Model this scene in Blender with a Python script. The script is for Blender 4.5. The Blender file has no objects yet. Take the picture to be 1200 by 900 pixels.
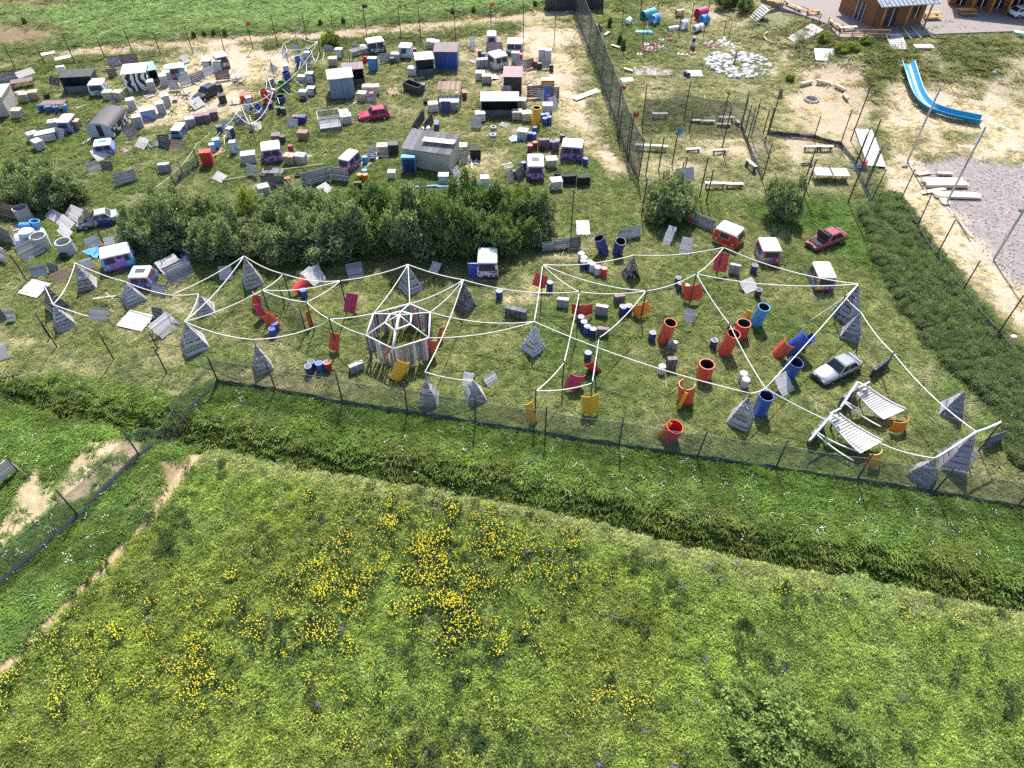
import bpy, math, random
import numpy as np
from mathutils import Vector, Matrix, Euler
random.seed(7); rng = np.random.default_rng(11)
sc = bpy.context.scene
col = sc.collection
R = math.radians

# ------------------------------------------------------------------ camera, sky, sun, exposure
FPX, PITCH, CAMH = 832.0, R(47.0), 42.0          # focal length in photo pixels (1200 wide), tilt below horizontal, drone height
cd = bpy.data.cameras.new('drone_camera'); cam = bpy.data.objects.new('drone_camera', cd); col.objects.link(cam)
cd.sensor_width = 36.0; cd.lens = 36.0*FPX/1200.0; cd.clip_start = .5; cd.clip_end = 6000
cam.location = (0, 0, CAMH); cam.rotation_euler = (R(90)-PITCH, 0, 0)
sc.camera = cam
SUN_EL = R(51.0)
w = bpy.data.worlds.new('World'); sc.world = w; w.use_nodes = True
nt = w.node_tree; bg = nt.nodes['Background']
sky = nt.nodes.new('ShaderNodeTexSky'); sky.sky_type = 'NISHITA'; sky.sun_disc = False
sky.sun_elevation = SUN_EL; sky.sun_rotation = 0.0; sky.air_density = 1.0; sky.dust_density = 1.6
nt.links.new(sky.outputs[0], bg.inputs[0]); bg.inputs[1].default_value = 0.142
sl = bpy.data.lights.new('sun', 'SUN'); so = bpy.data.objects.new('sun', sl); col.objects.link(so)
sl.energy = 4.9; sl.angle = R(.53); sl.color = (1.0, .955, .88); so.rotation_euler = (-(R(90)-SUN_EL), 0, R(-4))
so.location = (0, 60, 80)
sc.view_settings.view_transform = 'Standard'; sc.view_settings.look = 'None'
sc.view_settings.gamma = 1.0; sc.view_settings.exposure = 0.72
sc.cycles.use_denoising = False; sc.cycles.use_adaptive_sampling = True; sc.cycles.adaptive_threshold = .03
sc.cycles.max_bounces = 5; sc.cycles.diffuse_bounces = 2; sc.cycles.transparent_max_bounces = 16

# ------------------------------------------------------------------ where a photo point lies on the ground
SP, CP = math.sin(PITCH), math.cos(PITCH)
def proj0(x, y, z=0.0):
    """world -> photo pixel"""
    dz = CAMH - z
    d = y*CP + dz*SP; dn = dz*CP - y*SP
    return 600 + FPX*x/d, 450 + FPX*dn/d
def P(px, py, z=0.0):
    u, v = px-600, py-450
    t = (CAMH-z)/(FPX*SP + v*CP)
    return Vector((u*t, (FPX*CP - v*SP)*t, z))
def sstep(a, b, x):
    t = np.clip((x-a)/(b-a), 0, 1); return t*t*(3-2*t)
DITCH = np.array([P(*q)[:2] for q in [(-420,392),(-200,424),(0,466),(60,481),(130,499),(200,515),(262,526),(350,546),(500,569),(600,589),(700,610),(800,638),(900,659),(1000,675),(1100,696),(1200,716),(1400,760),(1600,800)]])
def seg_dist(x, y, pl):
    best = np.full(np.shape(x), 1e9); sgn = np.zeros(np.shape(x))
    for (ax, ay), (bx, by) in zip(pl[:-1], pl[1:]):
        dx, dy = bx-ax, by-ay; L = dx*dx+dy*dy
        t = np.clip(((x-ax)*dx+(y-ay)*dy)/L, 0, 1)
        ex, ey = x-(ax+t*dx), y-(ay+t*dy); d = np.hypot(ex, ey)
        m = d < best; best = np.where(m, d, best); sgn = np.where(m, np.sign(dx*ey-dy*ex), sgn)
    return best*sgn                                # + beyond the ditch (field side), - meadow side
def vnoise(x, y, s, seed=0):
    x = np.asarray(x)/s+seed*17.3; y = np.asarray(y)/s-seed*9.1
    xi, yi = np.floor(x), np.floor(y); fx, fy = x-xi, y-yi
    fx = fx*fx*(3-2*fx); fy = fy*fy*(3-2*fy)
    h = lambda a, b: np.modf(np.abs(np.sin(a*127.1+b*311.7+seed*13.7)*43758.5453))[0]
    return (h(xi,yi)*(1-fx)+h(xi+1,yi)*fx)*(1-fy)+(h(xi,yi+1)*(1-fx)+h(xi+1,yi+1)*fx)*fy
def fbm(x, y, s, seed=0):
    return (vnoise(x,y,s,seed)*.5+vnoise(x,y,s*.5,seed+1)*.28+vnoise(x,y,s*.25,seed+2)*.22)
def height(x, y):
    x = np.asarray(x, float); y = np.asarray(y, float)
    px, py = proj0(x, np.maximum(y, 1))
    z = 2.2*sstep(835, 930, px)*sstep(128-70*sstep(1000, 880, px), 62-45*sstep(1000, 880, px), py)          # bank up to the terrace and the slide
    d = seg_dist(x, y, DITCH)
    side = np.where(d > 0, sstep(3.0, .3, d), sstep(.9, .15, -d))
    z = z - 1.4*side*(y < 75)
    z = z + .16*(fbm(x, y, 9, 3)-.5)*sstep(0, 3, np.abs(d))
    mead = (d < -.8)
    z = z + np.where(mead, .25*sstep(.8, 3, -d)+.35*(fbm(x, y, 5, 8)-.4)*sstep(.8, 3, -d), 0)
    return z
def hz(x, y): return float(height(np.array([x]), np.array([y]))[0])
def G(px, py):
    z = 0.0
    for _ in range(7):
        p = P(px, py, z); z = hz(p.x, p.y)
    p.z = z; return p
def yaw(a, b): return math.atan2(b.y-a.y, b.x-a.x)

# ------------------------------------------------------------------ materials
MATS = {}
def nodes(name):
    m = bpy.data.materials.new(name); m.use_nodes = True
    n = m.node_tree.nodes; l = m.node_tree.links
    return m, n, l, n['Principled BSDF'], n['Material Output']
def mixc(n, l, fac, a, b, blend='MIX'):
    k = n.new('ShaderNodeMix'); k.data_type = 'RGBA'; k.blend_type = blend
    for s, v in ((k.inputs[0], fac), (k.inputs[6], a), (k.inputs[7], b)):
        if hasattr(v, 'is_output'): l.new(v, s)
        else: s.default_value = v if not isinstance(v, tuple) or len(v) == 4 else v+(1,)
    return k.outputs[2]
def ramp(n, l, src, stops):
    r = n.new('ShaderNodeValToRGB'); e = r.color_ramp.elements
    while len(e) < len(stops): e.new(.5)
    for k, (p, c) in zip(e, stops): k.position = p; k.color = c if len(c) == 4 else c+(1,)
    l.new(src, r.inputs[0]); return r.outputs[0]
def noise(n, l, scale, detail=4, coord='Object', rough=.6):
    tc = n.new('ShaderNodeTexCoord'); t = n.new('ShaderNodeTexNoise')
    t.inputs['Scale'].default_value = scale; t.inputs['Detail'].default_value = detail; t.inputs['Roughness'].default_value = rough
    l.new(tc.outputs[coord], t.inputs['Vector']); return t.outputs['Fac']
def pm(name, rgb, rough=.55, var=.18, scale=3.0, metal=0.0, rand=.12, dirt=.25):
    """painted / plastic / wood: base colour, blotchy wear, a shade of its own per object"""
    if name in MATS: return MATS[name]
    m, n, l, b, o = nodes(name)
    f = noise(n, l, scale, 5, 'Generated' if False else 'Object')
    c = tuple(rgb)
    lo = tuple(max(0, x*(1-var)) for x in c); hi = tuple(min(1, x*(1+var)) for x in c)
    cc = ramp(n, l, f, [(.3, lo), (.7, hi)])
    if dirt:
        f2 = noise(n, l, 1.7, 6)
        g = ramp(n, l, f2, [(.52, (0,0,0)), (.72, (1,1,1))])
        gm = n.new('ShaderNodeMath'); gm.operation = 'MULTIPLY'; l.new(g, gm.inputs[0]); gm.inputs[1].default_value = dirt
        cc = mixc(n, l, gm.outputs[0], cc, tuple(.6*x+.06*y for x, y in zip(c, (.9,.8,.6))))
    if dirt:
        f3 = noise(n, l, 7.0, 8, 'Object', .8); g3 = ramp(n, l, f3, [(.56, (0,0,0)), (.66, (dirt*1.6,)*3)])
        cc = mixc(n, l, g3, cc, tuple(min(1, x*.5+.22) for x in c))
        f4 = noise(n, l, 3.1, 7, 'Object', .75); g4 = ramp(n, l, f4, [(.58, (0,0,0)), (.70, (dirt*1.7,)*3)])
        cc = mixc(n, l, g4, cc, (.10,.085,.06))
    oi = n.new('ShaderNodeObjectInfo'); mr = n.new('ShaderNodeMapRange'); l.new(oi.outputs['Random'], mr.inputs[0])
    mr.inputs[3].default_value = 1-rand; mr.inputs[4].default_value = 1+rand
    cc = mixc(n, l, 1.0, cc, mr.outputs[0], 'MULTIPLY')
    l.new(cc, b.inputs['Base Color']); b.inputs['Roughness'].default_value = rough; b.inputs['Metallic'].default_value = metal
    MATS[name] = m; return m
def wood(name, rgb, rand=.38):
    if name in MATS: return MATS[name]
    m, n, l, b, o = nodes(name)
    tc = n.new('ShaderNodeTexCoord'); mp = n.new('ShaderNodeMapping'); mp.inputs['Scale'].default_value = (1.2, 14, 14)
    l.new(tc.outputs['Object'], mp.inputs[0]); t = n.new('ShaderNodeTexNoise'); t.inputs['Scale'].default_value = 1.6; t.inputs['Detail'].default_value = 5
    l.new(mp.outputs[0], t.inputs['Vector'])
    cc = ramp(n, l, t.outputs['Fac'], [(.25, tuple(x*.6 for x in rgb)), (.5, rgb), (.8, tuple(min(1, x*1.25) for x in rgb))])
    oi = n.new('ShaderNodeObjectInfo'); mr = n.new('ShaderNodeMapRange'); l.new(oi.outputs['Random'], mr.inputs[0])
    mr.inputs[3].default_value = 1-rand; mr.inputs[4].default_value = 1+rand
    cc = mixc(n, l, 1.0, cc, mr.outputs[0], 'MULTIPLY')
    l.new(cc, b.inputs['Base Color']); b.inputs['Roughness'].default_value = .8
    MATS[name] = m; return m
def graffiti(name, cols, scale=1.6):
    """spray-painted panels: blotches of a few colours with soft wandering edges"""
    if name in MATS: return MATS[name]
    m, n, l, b, o = nodes(name)
    tc = n.new('ShaderNodeTexCoord'); nz = n.new('ShaderNodeTexNoise'); nz.inputs['Scale'].default_value = scale*.8; nz.inputs['Detail'].default_value = 3
    oi = n.new('ShaderNodeObjectInfo'); ad = n.new('ShaderNodeVectorMath'); ad.operation = 'MULTIPLY_ADD'
    cx = n.new('ShaderNodeCombineXYZ'); l.new(oi.outputs['Random'], cx.inputs[0]); l.new(oi.outputs['Random'], cx.inputs[1])
    l.new(cx.outputs[0], ad.inputs[0]); ad.inputs[1].default_value = (37, 19, 0); l.new(tc.outputs['Object'], ad.inputs[2])
    l.new(ad.outputs[0], nz.inputs['Vector'])
    k = len(cols); st = []
    for i, c in enumerate(cols):
        a = .28+.44*i/k; bb = .28+.44*(i+1)/k
        st += [(a+.015, c), (bb-.015, c)]
    cc = ramp(n, l, nz.outputs['Fac'], st)
    l.new(cc, b.inputs['Base Color']); b.inputs['Roughness'].default_value = .45
    MATS[name] = m; return m
def zebra(name, scale=1.1):
    if name in MATS: return MATS[name]
    m, n, l, b, o = nodes(name)
    tc = n.new('ShaderNodeTexCoord'); wv = n.new('ShaderNodeTexWave'); wv.inputs['Scale'].default_value = scale; wv.inputs['Distortion'].default_value = 7.5
    wv.inputs['Detail'].default_value = 1.2; wv.inputs['Detail Scale'].default_value = 1.4
    l.new(tc.outputs['Object'], wv.inputs['Vector'])
    cc = ramp(n, l, wv.outputs['Fac'], [(.47, (.02,.02,.03)), (.53, (.72,.72,.74))])
    l.new(cc, b.inputs['Base Color']); b.inputs['Roughness'].default_value = .6
    MATS[name] = m; return m
def leafmat(name, rgb, trans=.42, var=.35, tint=False):
    if name in MATS: return MATS[name]
    m = bpy.data.materials.new(name); m.use_nodes = True; n = m.node_tree.nodes; l = m.node_tree.links; n.clear()
    o = n.new('ShaderNodeOutputMaterial'); d = n.new('ShaderNodeBsdfDiffuse'); t = n.new('ShaderNodeBsdfTranslucent'); mx = n.new('ShaderNodeMixShader')
    g = n.new('ShaderNodeNewGeometry')
    if tint:
        at = n.new('ShaderNodeAttribute'); at.attribute_type = 'INSTANCER'; at.attribute_name = 'tint'; base = at.outputs['Color']
        base = mixc(n, l, 1.0, base, rgb, 'MULTIPLY')
    else: base = None
    mr = n.new('ShaderNodeMapRange'); l.new(g.outputs['Random Per Island'], mr.inputs[0]); mr.inputs[3].default_value = 1-var; mr.inputs[4].default_value = 1+var
    c = mixc(n, l, 1.0, base if base is not None else rgb, mr.outputs[0], 'MULTIPLY')
    wn = n.new('ShaderNodeTexNoise'); wn.inputs['Scale'].default_value = 1.1; wn.inputs['Detail'].default_value = 3; l.new(g.outputs['Position'], wn.inputs['Vector'])
    c = mixc(n, l, 1.0, c, ramp(n, l, wn.outputs['Fac'], [(.32, (.68,.72,.70)), (.68, (1.34,1.28,1.2))]), 'MULTIPLY')
    l.new(c, d.inputs[0])
    c2 = mixc(n, l, 1.0, c, (1.15, 1.25, .55), 'MULTIPLY'); l.new(c2, t.inputs[0])
    mx.inputs[0].default_value = trans; l.new(d.outputs[0], mx.inputs[1]); l.new(t.outputs[0], mx.inputs[2]); l.new(mx.outputs[0], o.inputs[0])
    MATS[name] = m; return m
def netmat(name, rgb, alpha):
    if name in MATS: return MATS[name]
    m, n, l, b, o = nodes(name)
    b.inputs['Base Color'].default_value = rgb+(1,); b.inputs['Roughness'].default_value = .9
    f = noise(n, l, .9, 3); mr = n.new('ShaderNodeMapRange'); l.new(f, mr.inputs[0]); mr.inputs[1].default_value = .3; mr.inputs[2].default_value = .7
    mr.inputs[3].default_value = alpha*.8; mr.inputs[4].default_value = alpha*1.2
    l.new(mr.outputs[0], b.inputs['Alpha'])
    MATS[name] = m; return m

def M_(k): return MATS[k]
WGREY = wood('weathered_grey_wood', (.37,.355,.37)); WDARK = wood('dark_grey_wood', (.13,.125,.145)); WPALE = wood('pale_wood', (.62,.56,.50))
WBROWN = wood('brown_wood', (.22,.15,.11)); WNEW = wood('fresh_sawn_wood', (.70,.60,.42), .1); WSHADE = wood('shade_toned_wood', (.27,.26,.32))  # lilac tone: blue skylight shade put into the colour of grey boards
WORANGE = wood('orange_varnished_wood', (.55,.25,.07), .1); WWHITE = wood('bleached_wood', (.54,.51,.50), .12)
ROPE = pm('white_rope', (.78,.77,.72), .8, .05, 3, 0, .04, .1)
WHITE = pm('white_paint', (.76,.76,.75), .5); CREAM = pm('cream_plastic', (.58,.49,.36), .5, .12); TOTEW = pm('milky_plastic', (.66,.64,.59), .45, .08)
TOTEO = pm('sun_yellowed_plastic', (.56,.36,.21), .5, .12); PINKISH = pm('dusty_pink_plastic', (.50,.40,.36), .6)
BLUE = pm('blue_plastic', (.03,.085,.36), .4); DBLUE = pm('navy_paint', (.025,.04,.16), .45); LBLUE = pm('light_blue_plastic', (.07,.28,.60), .4)
TEAL = pm('teal_paint', (.10,.38,.42), .5); RED = pm('red_plastic', (.60,.045,.035), .45); ORED = pm('orange_red_plastic', (.62,.085,.05), .45)
PINK = pm('magenta_plastic', (.55,.03,.12), .45); DRED = pm('dark_red_paint', (.28,.03,.035), .5); ORANGE = pm('orange_plastic', (.80,.22,.02), .4)
YELLOW = pm('amber_plastic', (.75,.40,.03), .4); GREEN = pm('green_plastic', (.04,.33,.09), .5); DGREEN = pm('dark_green_paint', (.03,.09,.05), .6)
DARK = pm('dark_steel', (.035,.035,.04), .6, .3); BLACK = pm('black_rubber', (.018,.018,.02), .8); GREY = pm('grey_paint', (.34,.34,.37), .6); LGREY = pm('light_grey_paint', (.55,.55,.58), .6)
CONC = pm('concrete', (.42,.42,.42), .9, .15, 5); PURPLE = pm('purple_paint', (.22,.08,.34), .5); BEIGE = pm('beige_sheet', (.50,.46,.38), .7); PLUM = pm('plum_sheet', (.20,.13,.15), .7)
STEEL = pm('galvanised_steel', (.45,.46,.48), .4, .1, 3, .7); POLE = pm('dark_pole_wood', (.055,.045,.04), .8); BROWN = pm('brown_board', (.28,.17,.10), .7); MAROON = pm('faded_maroon_paint', (.30,.055,.075), .35)
LIDW = pm('chalky_white_lid', (.70,.69,.68), .6); LIDO = pm('peach_lid', (.72,.50,.36), .6); LIDB = pm('pale_blue_lid', (.35,.55,.75), .5)
CARPINK = pm('crimson_car_paint', (.50,.03,.10), .25, .08, 2, .1, .02, .2); SILVER = pm('silver_car_paint', (.40,.42,.47), .25, .06, 2, .8, .02, .15)
GLASS = pm('dark_car_glass', (.012,.014,.018), .12, .1, 3, 0, .02, 0)
NET = netmat('green_black_net', (.085,.105,.105), .40); NETG = netmat('grey_net', (.16,.17,.18), .34); NETD = netmat('dense_net_hem', (.05,.06,.08), .72)
DRUMP = {'b': BLUE, 'n': DBLUE, 'r': RED, 'd': DRED, 'w': LGREY, 'k': DARK, 'g': DGREEN, 'l': LBLUE, 'y': YELLOW, 'o': ORANGE}

# ------------------------------------------------------------------ objects
SHAPE = {}
def mesh_from(name, v, f, mat, smooth=False):
    me = bpy.data.meshes.new(name); me.from_pydata([tuple(q) for q in v], [], f); 
    if mat: me.materials.append(mat)
    if smooth: me.polygons.foreach_set('use_smooth', [True]*len(me.polygons))
    me.update(); return me
BV = [(-.5,-.5,-.5),(.5,-.5,-.5),(.5,.5,-.5),(-.5,.5,-.5),(-.5,-.5,.5),(.5,-.5,.5),(.5,.5,.5),(-.5,.5,.5)]
BF = [(0,3,2,1),(4,5,6,7),(0,1,5,4),(1,2,6,5),(2,3,7,6),(3,0,4,7)]
def unit_box(mat):
    k = ('box', mat.name)
    if k not in SHAPE: SHAPE[k] = mesh_from('box_piece', BV, BF, mat)
    return SHAPE[k]
def lathe_geo(prof, seg=16, cap0=True, cap1=True):
    v, f = [], []
    for r, z in prof:
        for i in range(seg):
            a = 2*math.pi*i/seg; v.append((r*math.cos(a), r*math.sin(a), z))
    for k in range(len(prof)-1):
        for i in range(seg):
            j = (i+1) % seg; f.append((k*seg+i, k*seg+j, (k+1)*seg+j, (k+1)*seg+i))
    if cap0: f.append(tuple(range(seg))[::-1])
    if cap1: f.append(tuple((len(prof)-1)*seg+i for i in range(seg)))
    return v, f
def lathe(key, prof, mat, seg=16, cap0=True, cap1=True, smooth=False):
    k = (key, mat.name)
    if k not in SHAPE:
        v, f = lathe_geo(prof, seg, cap0, cap1); SHAPE[k] = mesh_from(key, v, f, mat, smooth)
    return SHAPE[k]
def tube_geo(pts, r, seg=6, caps=True):
    pts = [Vector(p) for p in pts]; v, f = [], []
    rr = r if isinstance(r, (list, tuple)) else [r]*len(pts)
    for i, p in enumerate(pts):
        t = (pts[min(i+1, len(pts)-1)]-pts[max(i-1, 0)]).normalized()
        up = Vector((0,0,1)) if abs(t.z) < .9 else Vector((1,0,0))
        a = t.cross(up).normalized(); b = t.cross(a)
        for k in range(seg):
            q = 2*math.pi*k/seg; v.append(p+a*math.cos(q)*rr[i]+b*math.sin(q)*rr[i])
    for i in range(len(pts)-1):
        for k in range(seg):
            j = (k+1) % seg; f.append((i*seg+k, i*seg+j, (i+1)*seg+j, (i+1)*seg+k))
    if caps: f.append(tuple(range(seg))[::-1]); f.append(tuple((len(pts)-1)*seg+k for k in range(seg)))
    return v, f
def join(geos):
    V, F = [], []
    for v, f in geos:
        b = len(V); V += [tuple(q) for q in v]; F += [tuple(i+b for i in q) for q in f]
    return V, F
def boxgeo(size, c, rot=None):
    m = Euler(rot).to_matrix() if rot else None; out = []
    for q in BV:
        p = Vector((q[0]*size[0], q[1]*size[1], q[2]*size[2]))
        if m: p = m @ p
        out.append(p+Vector(c))
    return out, BF
THINGS = []
class Thing:
    def __init__(s, name, desc, cat, loc, rz=0.0, group=None, rot=None, label=None):
        s.o = bpy.data.objects.new(name, None); col.objects.link(s.o); s.o.empty_display_size = .3
        s.o.location = loc; s.o.rotation_euler = rot if rot else (0, 0, rz)
        s.o['category'] = cat
        if group: s.o['group'] = group
        THINGS.append((s.o, desc, cat, Vector(loc), label)); s.desc = desc
    def part(s, name, me, loc=(0,0,0), rot=(0,0,0), scale=(1,1,1), parent=None):
        o = bpy.data.objects.new(name, me); col.objects.link(o); o.parent = parent or s.o
        o.location = loc; o.rotation_euler = rot; o.scale = scale; return o
    def box(s, name, size, c, mat, rot=(0,0,0), parent=None):
        return s.part(name, unit_box(mat), c, rot, size, parent)
    def tube(s, name, pts, r, mat, seg=6, parent=None):
        v, f = tube_geo(pts, r, seg); return s.part(name, mesh_from(name, v, f, mat, True), parent=parent)
    def geo(s, name, geos, mat, parent=None, smooth=False):
        v, f = join(geos); return s.part(name, mesh_from(name, v, f, mat, smooth), parent=parent)
def single(name, desc, cat, me, loc=(0,0,0), rot=(0,0,0), scale=(1,1,1), group=None, ref=None, label=None):
    o = bpy.data.objects.new(name, me); col.objects.link(o); o.location = loc; o.rotation_euler = rot; o.scale = scale
    o['category'] = cat
    if group: o['group'] = group
    THINGS.append((o, desc, cat, Vector(ref if ref is not None else loc), label)); return o
# ================================================================== GROUND
def inpoly(px, py, poly):
    c = np.zeros(np.shape(px), bool); n = len(poly)
    for i in range(n):
        x1, y1 = poly[i]; x2, y2 = poly[(i+1) % n]
        if y1 == y2: continue
        c ^= ((y1 > py) != (y2 > py)) & (px < (x2-x1)*(py-y1)/(y2-y1)+x1)
    return c
def polydist(px, py, pl):
    best = np.full(np.shape(px), 1e9)
    for (ax, ay), (bx, by) in zip(pl[:-1], pl[1:]):
        dx, dy = bx-ax, by-ay; t = np.clip(((px-ax)*dx+(py-ay)*dy)/(dx*dx+dy*dy), 0, 1)
        best = np.minimum(best, np.hypot(px-(ax+t*dx), (py-(ay+t*dy))*1.4))
    return best
GR, GY, DR, SD = (.125,.158,.060), (.185,.190,.088), (.32,.28,.19), (.46,.375,.285)
FF, LU, ME, GV, DK, BR = (.20,.265,.12), (.085,.15,.04), (.17,.21,.065), (.27,.24,.24), (.06,.068,.03), (.19,.14,.09)
FIELD_POLY = [(-300,60),(0,74),(640,20),(690,20),(745,215),(1010,245),(1185,560),(1100,578),(640,508),(257,450),(200,480),(0,440),(-300,400)]
MEADOW_POLY = [(236,526),(262,530),(350,549),(500,573),(600,592),(700,613),(800,641),(900,662),(1000,679),(1100,700),(1200,720),(1500,800),(1500,1300),(-500,1300),(-120,900),(0,792),(110,678)]
SCRUB_POLY = [(1008,250),(1050,225),(1080,270),(1130,340),(1185,405),(1290,500),(1290,600),(1190,545),(1165,480),(1100,420),(1058,360),(1030,310)]
GRAVEL_POLY = [(1066,190),(1130,182),(1165,192),(1290,190),(1290,450),(1205,350),(1160,305),(1120,255),(1075,215)]
# (kind, geometry, colour, alpha, soft width in photo pixels, edge raggedness)
Z = []
def zp(poly, c, a, jag=8): Z.append(('p', poly, c, a, jag))
def zl(line, wd, c, a): Z.append(('l', line, c, a, wd))
def ze(x, y, rx, ry, c, a): Z.append(('e', (x, y, rx, ry), c, a, 0))
zp([(-900,-400),(640,-400),(655,-5),(640,10),(380,36),(200,48),(0,72),(-900,150)], FF, 1, 4)
ze(10, 38, 60, 18, BR, .9); ze(20, 2, 70, 8, BR, .7)
zl([(-200,96),(0,76),(100,60),(210,50),(330,43),(420,38),(520,28),(600,22),(690,14)], 10, (.38,.30,.215), 1)
zl([(-200,88),(0,66),(100,50),(210,42),(330,34),(420,30),(520,20),(640,10)], 9, DK, .45)
zl([(-200,104),(0,86),(100,74),(210,62),(420,48),(520,44),(640,36)], 7, DK, .5)
ze(20, 70, 60, 12, GR, .6)
ze(255, 82, 66, 26, SD, 1); ze(215, 108, 52, 32, SD, .95); ze(188, 128, 34, 20, SD, .85); ze(300, 74, 46, 16, SD, .95); ze(265,115,30,22,SD,.8); ze(150, 80, 30, 10, DR, .7)
ze(110, 100, 40, 12, DR, .35); ze(175, 140, 25, 10, SD, .5)
ze(655, 48, 48, 20, SD, .95); ze(610, 92, 34, 36, SD, .85); ze(665, 95, 28, 50, SD, .9); ze(690,125,22,30,SD,.85); ze(560, 85, 25, 25, DR, .7); ze(540, 60, 30, 10, DR, .7); ze(585,50,45,10,SD,.5)
zl([(672,100),(690,130),(704,160),(722,200)], 15, SD, .95); zl([(690,160),(700,185),(720,205)], 12, SD, .7)
ze(575, 190, 28, 12, SD, .55); ze(660,175,35,14,DR,.6); ze(545,205,20,10,SD,.5); ze(470, 130, 50, 20, DR, .3); ze(500,95,60,16,DR,.3)
zl([(672,50),(684,110),(710,150),(735,205)], 5, DK, .5)
zp([(690,15),(900,0),(1010,120),(1010,240),(745,215)], DR, .42, 6)
ze(740, 40, 45, 25, GR, .8); ze(800,60,50,12,GR,.6); ze(700,100,12,60,GR,.5); ze(770,110,30,18,DR,.6); ze(800,132,60,16,GR,.6); ze(830,170,40,10,DR,.8); ze(850,60,50,16,DR,.5)
ze(780,196,50,14,SD,.45); ze(865,170,30,20,SD,.7); ze(820,12,60,10,DR,.7); ze(840,25,40,12,SD,.35)
ze(962,120,54,34,(.42,.33,.24), .95); ze(1000,140,16,50,(.42,.33,.24), .8); ze(945,172,40,18,SD,.55); ze(960,205,40,10,DR,.6); ze(920,100,16,14,GR,.5)
zl([(930,55),(920,70),(905,85)], 9, SD, .7)
zp([(935,45),(1005,45),(1200,40),(1400,40),(1400,180),(1130,182),(1065,188),(1030,180),(1015,140),(1020,90),(960,62)], (.15,.155,.07), .9, 8)
ze(1105,140,66,36,SD,1); ze(1170,158,70,32,SD,1); ze(1060,165,24,30,SD,.8); ze(1055,110,12,30,SD,.6); ze(1190,100,30,30,SD,.55); ze(1080,80,14,20,SD,.3); ze(1150,50,40,10,DR,.6); ze(1125,160,30,6,GR,.7)
zp(GRAVEL_POLY, GV, 1, 3)
zl([(1058,200),(1078,236),(1120,282),(1160,326),(1205,374),(1250,420)], 30, SD, 1); zl([(1072,256),(1130,322),(1185,385),(1230,430)], 8, (.30,.24,.16), .5)
zl([(900,252),(950,262),(1010,300)], 20, LU, .8); ze(945,245,60,14,LU,.8); ze(990,275,30,20,LU,.6)
zl([(1015,300),(1050,360),(1085,410),(1130,470),(1165,520)], 13, LU, .7); zp(SCRUB_POLY, (.055,.062,.03), 1, 6)
ze(760,262,40,10,LU,.5); ze(400,195,60,10,GR,.8); ze(330,170,80,14,GR,.6); ze(60,180,50,20,GR,.7); ze(30,125,30,12,LU,.5)
for q in [(612,350,26,7),(640,340,22,6),(622,330,14,5),(655,302,30,5),(690,290,16,5),(700,318,18,6),(575,345,12,5),(470,345,16,5),(490,330,12,4),(590,395,14,5),(745,415,16,6),(865,370,14,6),(890,305,12,5),(920,335,14,6),(910,350,20,6),(960,352,20,6),(850,420,10,5),(360,330,20,5),(210,360,40,8),(170,300,20,5),(325,300,14,4),(640,470,14,6),(740,505,10,6),(765,500,14,8),(1000,395,16,6),(1085,435,14,10),(1135,475,14,8),(1145,540,18,6),(955,470,18,6),(815,430,14,6),(300,445,60,10),(350,458,50,8),(190,415,30,8),(20,400,24,10),(60,405,20,6),(410,345,20,6)]: ze(*q, SD if q[2] > 20 and q[1] < 360 else DR, .75)
zl([(1032,310),(1060,380),(1100,430),(1150,500)], 5, (.40,.33,.24), .35)
zp([(-300,395),(0,440),(120,448),(200,470),(257,450),(400,474),(640,512),(800,534),(1000,568),(1200,600),(1500,660),(1500,800),(1200,716),(1000,676),(800,640),(600,590),(350,548),(236,526),(110,678),(0,792),(-300,1000)], LU, .92, 7)
zp([(112,512),(170,514),(176,536),(134,576),(98,592),(62,602),(0,660),(-60,730),(-60,670),(0,614),(28,588),(60,572),(84,544),(96,528)], (.40,.32,.21), .95, 3); zp([(40,538),(55,545),(50,575),(25,610),(0,640),(0,600),(28,570)], (.40,.32,.21), .9, 3); zl([(70,570),(40,590),(10,640),(-60,720)], 12, (.40,.32,.21), .95); zl([(45,548),(38,575),(25,600)], 10, (.40,.32,.21), .8)
zp([(232,530),(190,542),(145,590),(140,610),(185,590),(222,548)], (.26,.19,.12), .9, 3)
pass
zl([(225,545),(170,610),(110,672),(0,775)], 6, (.09,.15,.02), .5)
zp(MEADOW_POLY, ME, 1, 3); zl([(236,528),(200,580),(150,640),(110,682),(40,750),(0,790),(-120,900)], 8, (.42,.30,.19), 1)
zl([(262,534),(350,553),(500,577),(600,597),(700,618),(800,646),(900,667),(1000,684),(1200,724)], 12, (.21,.21,.075), .8)
ze(710,780,24,12,(.36,.27,.13),.9); ze(235,740,8,6,BR,.8); ze(1010,692,40,10,(.28,.22,.10),.8); ze(1185,770,20,12,DK,.7)
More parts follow.
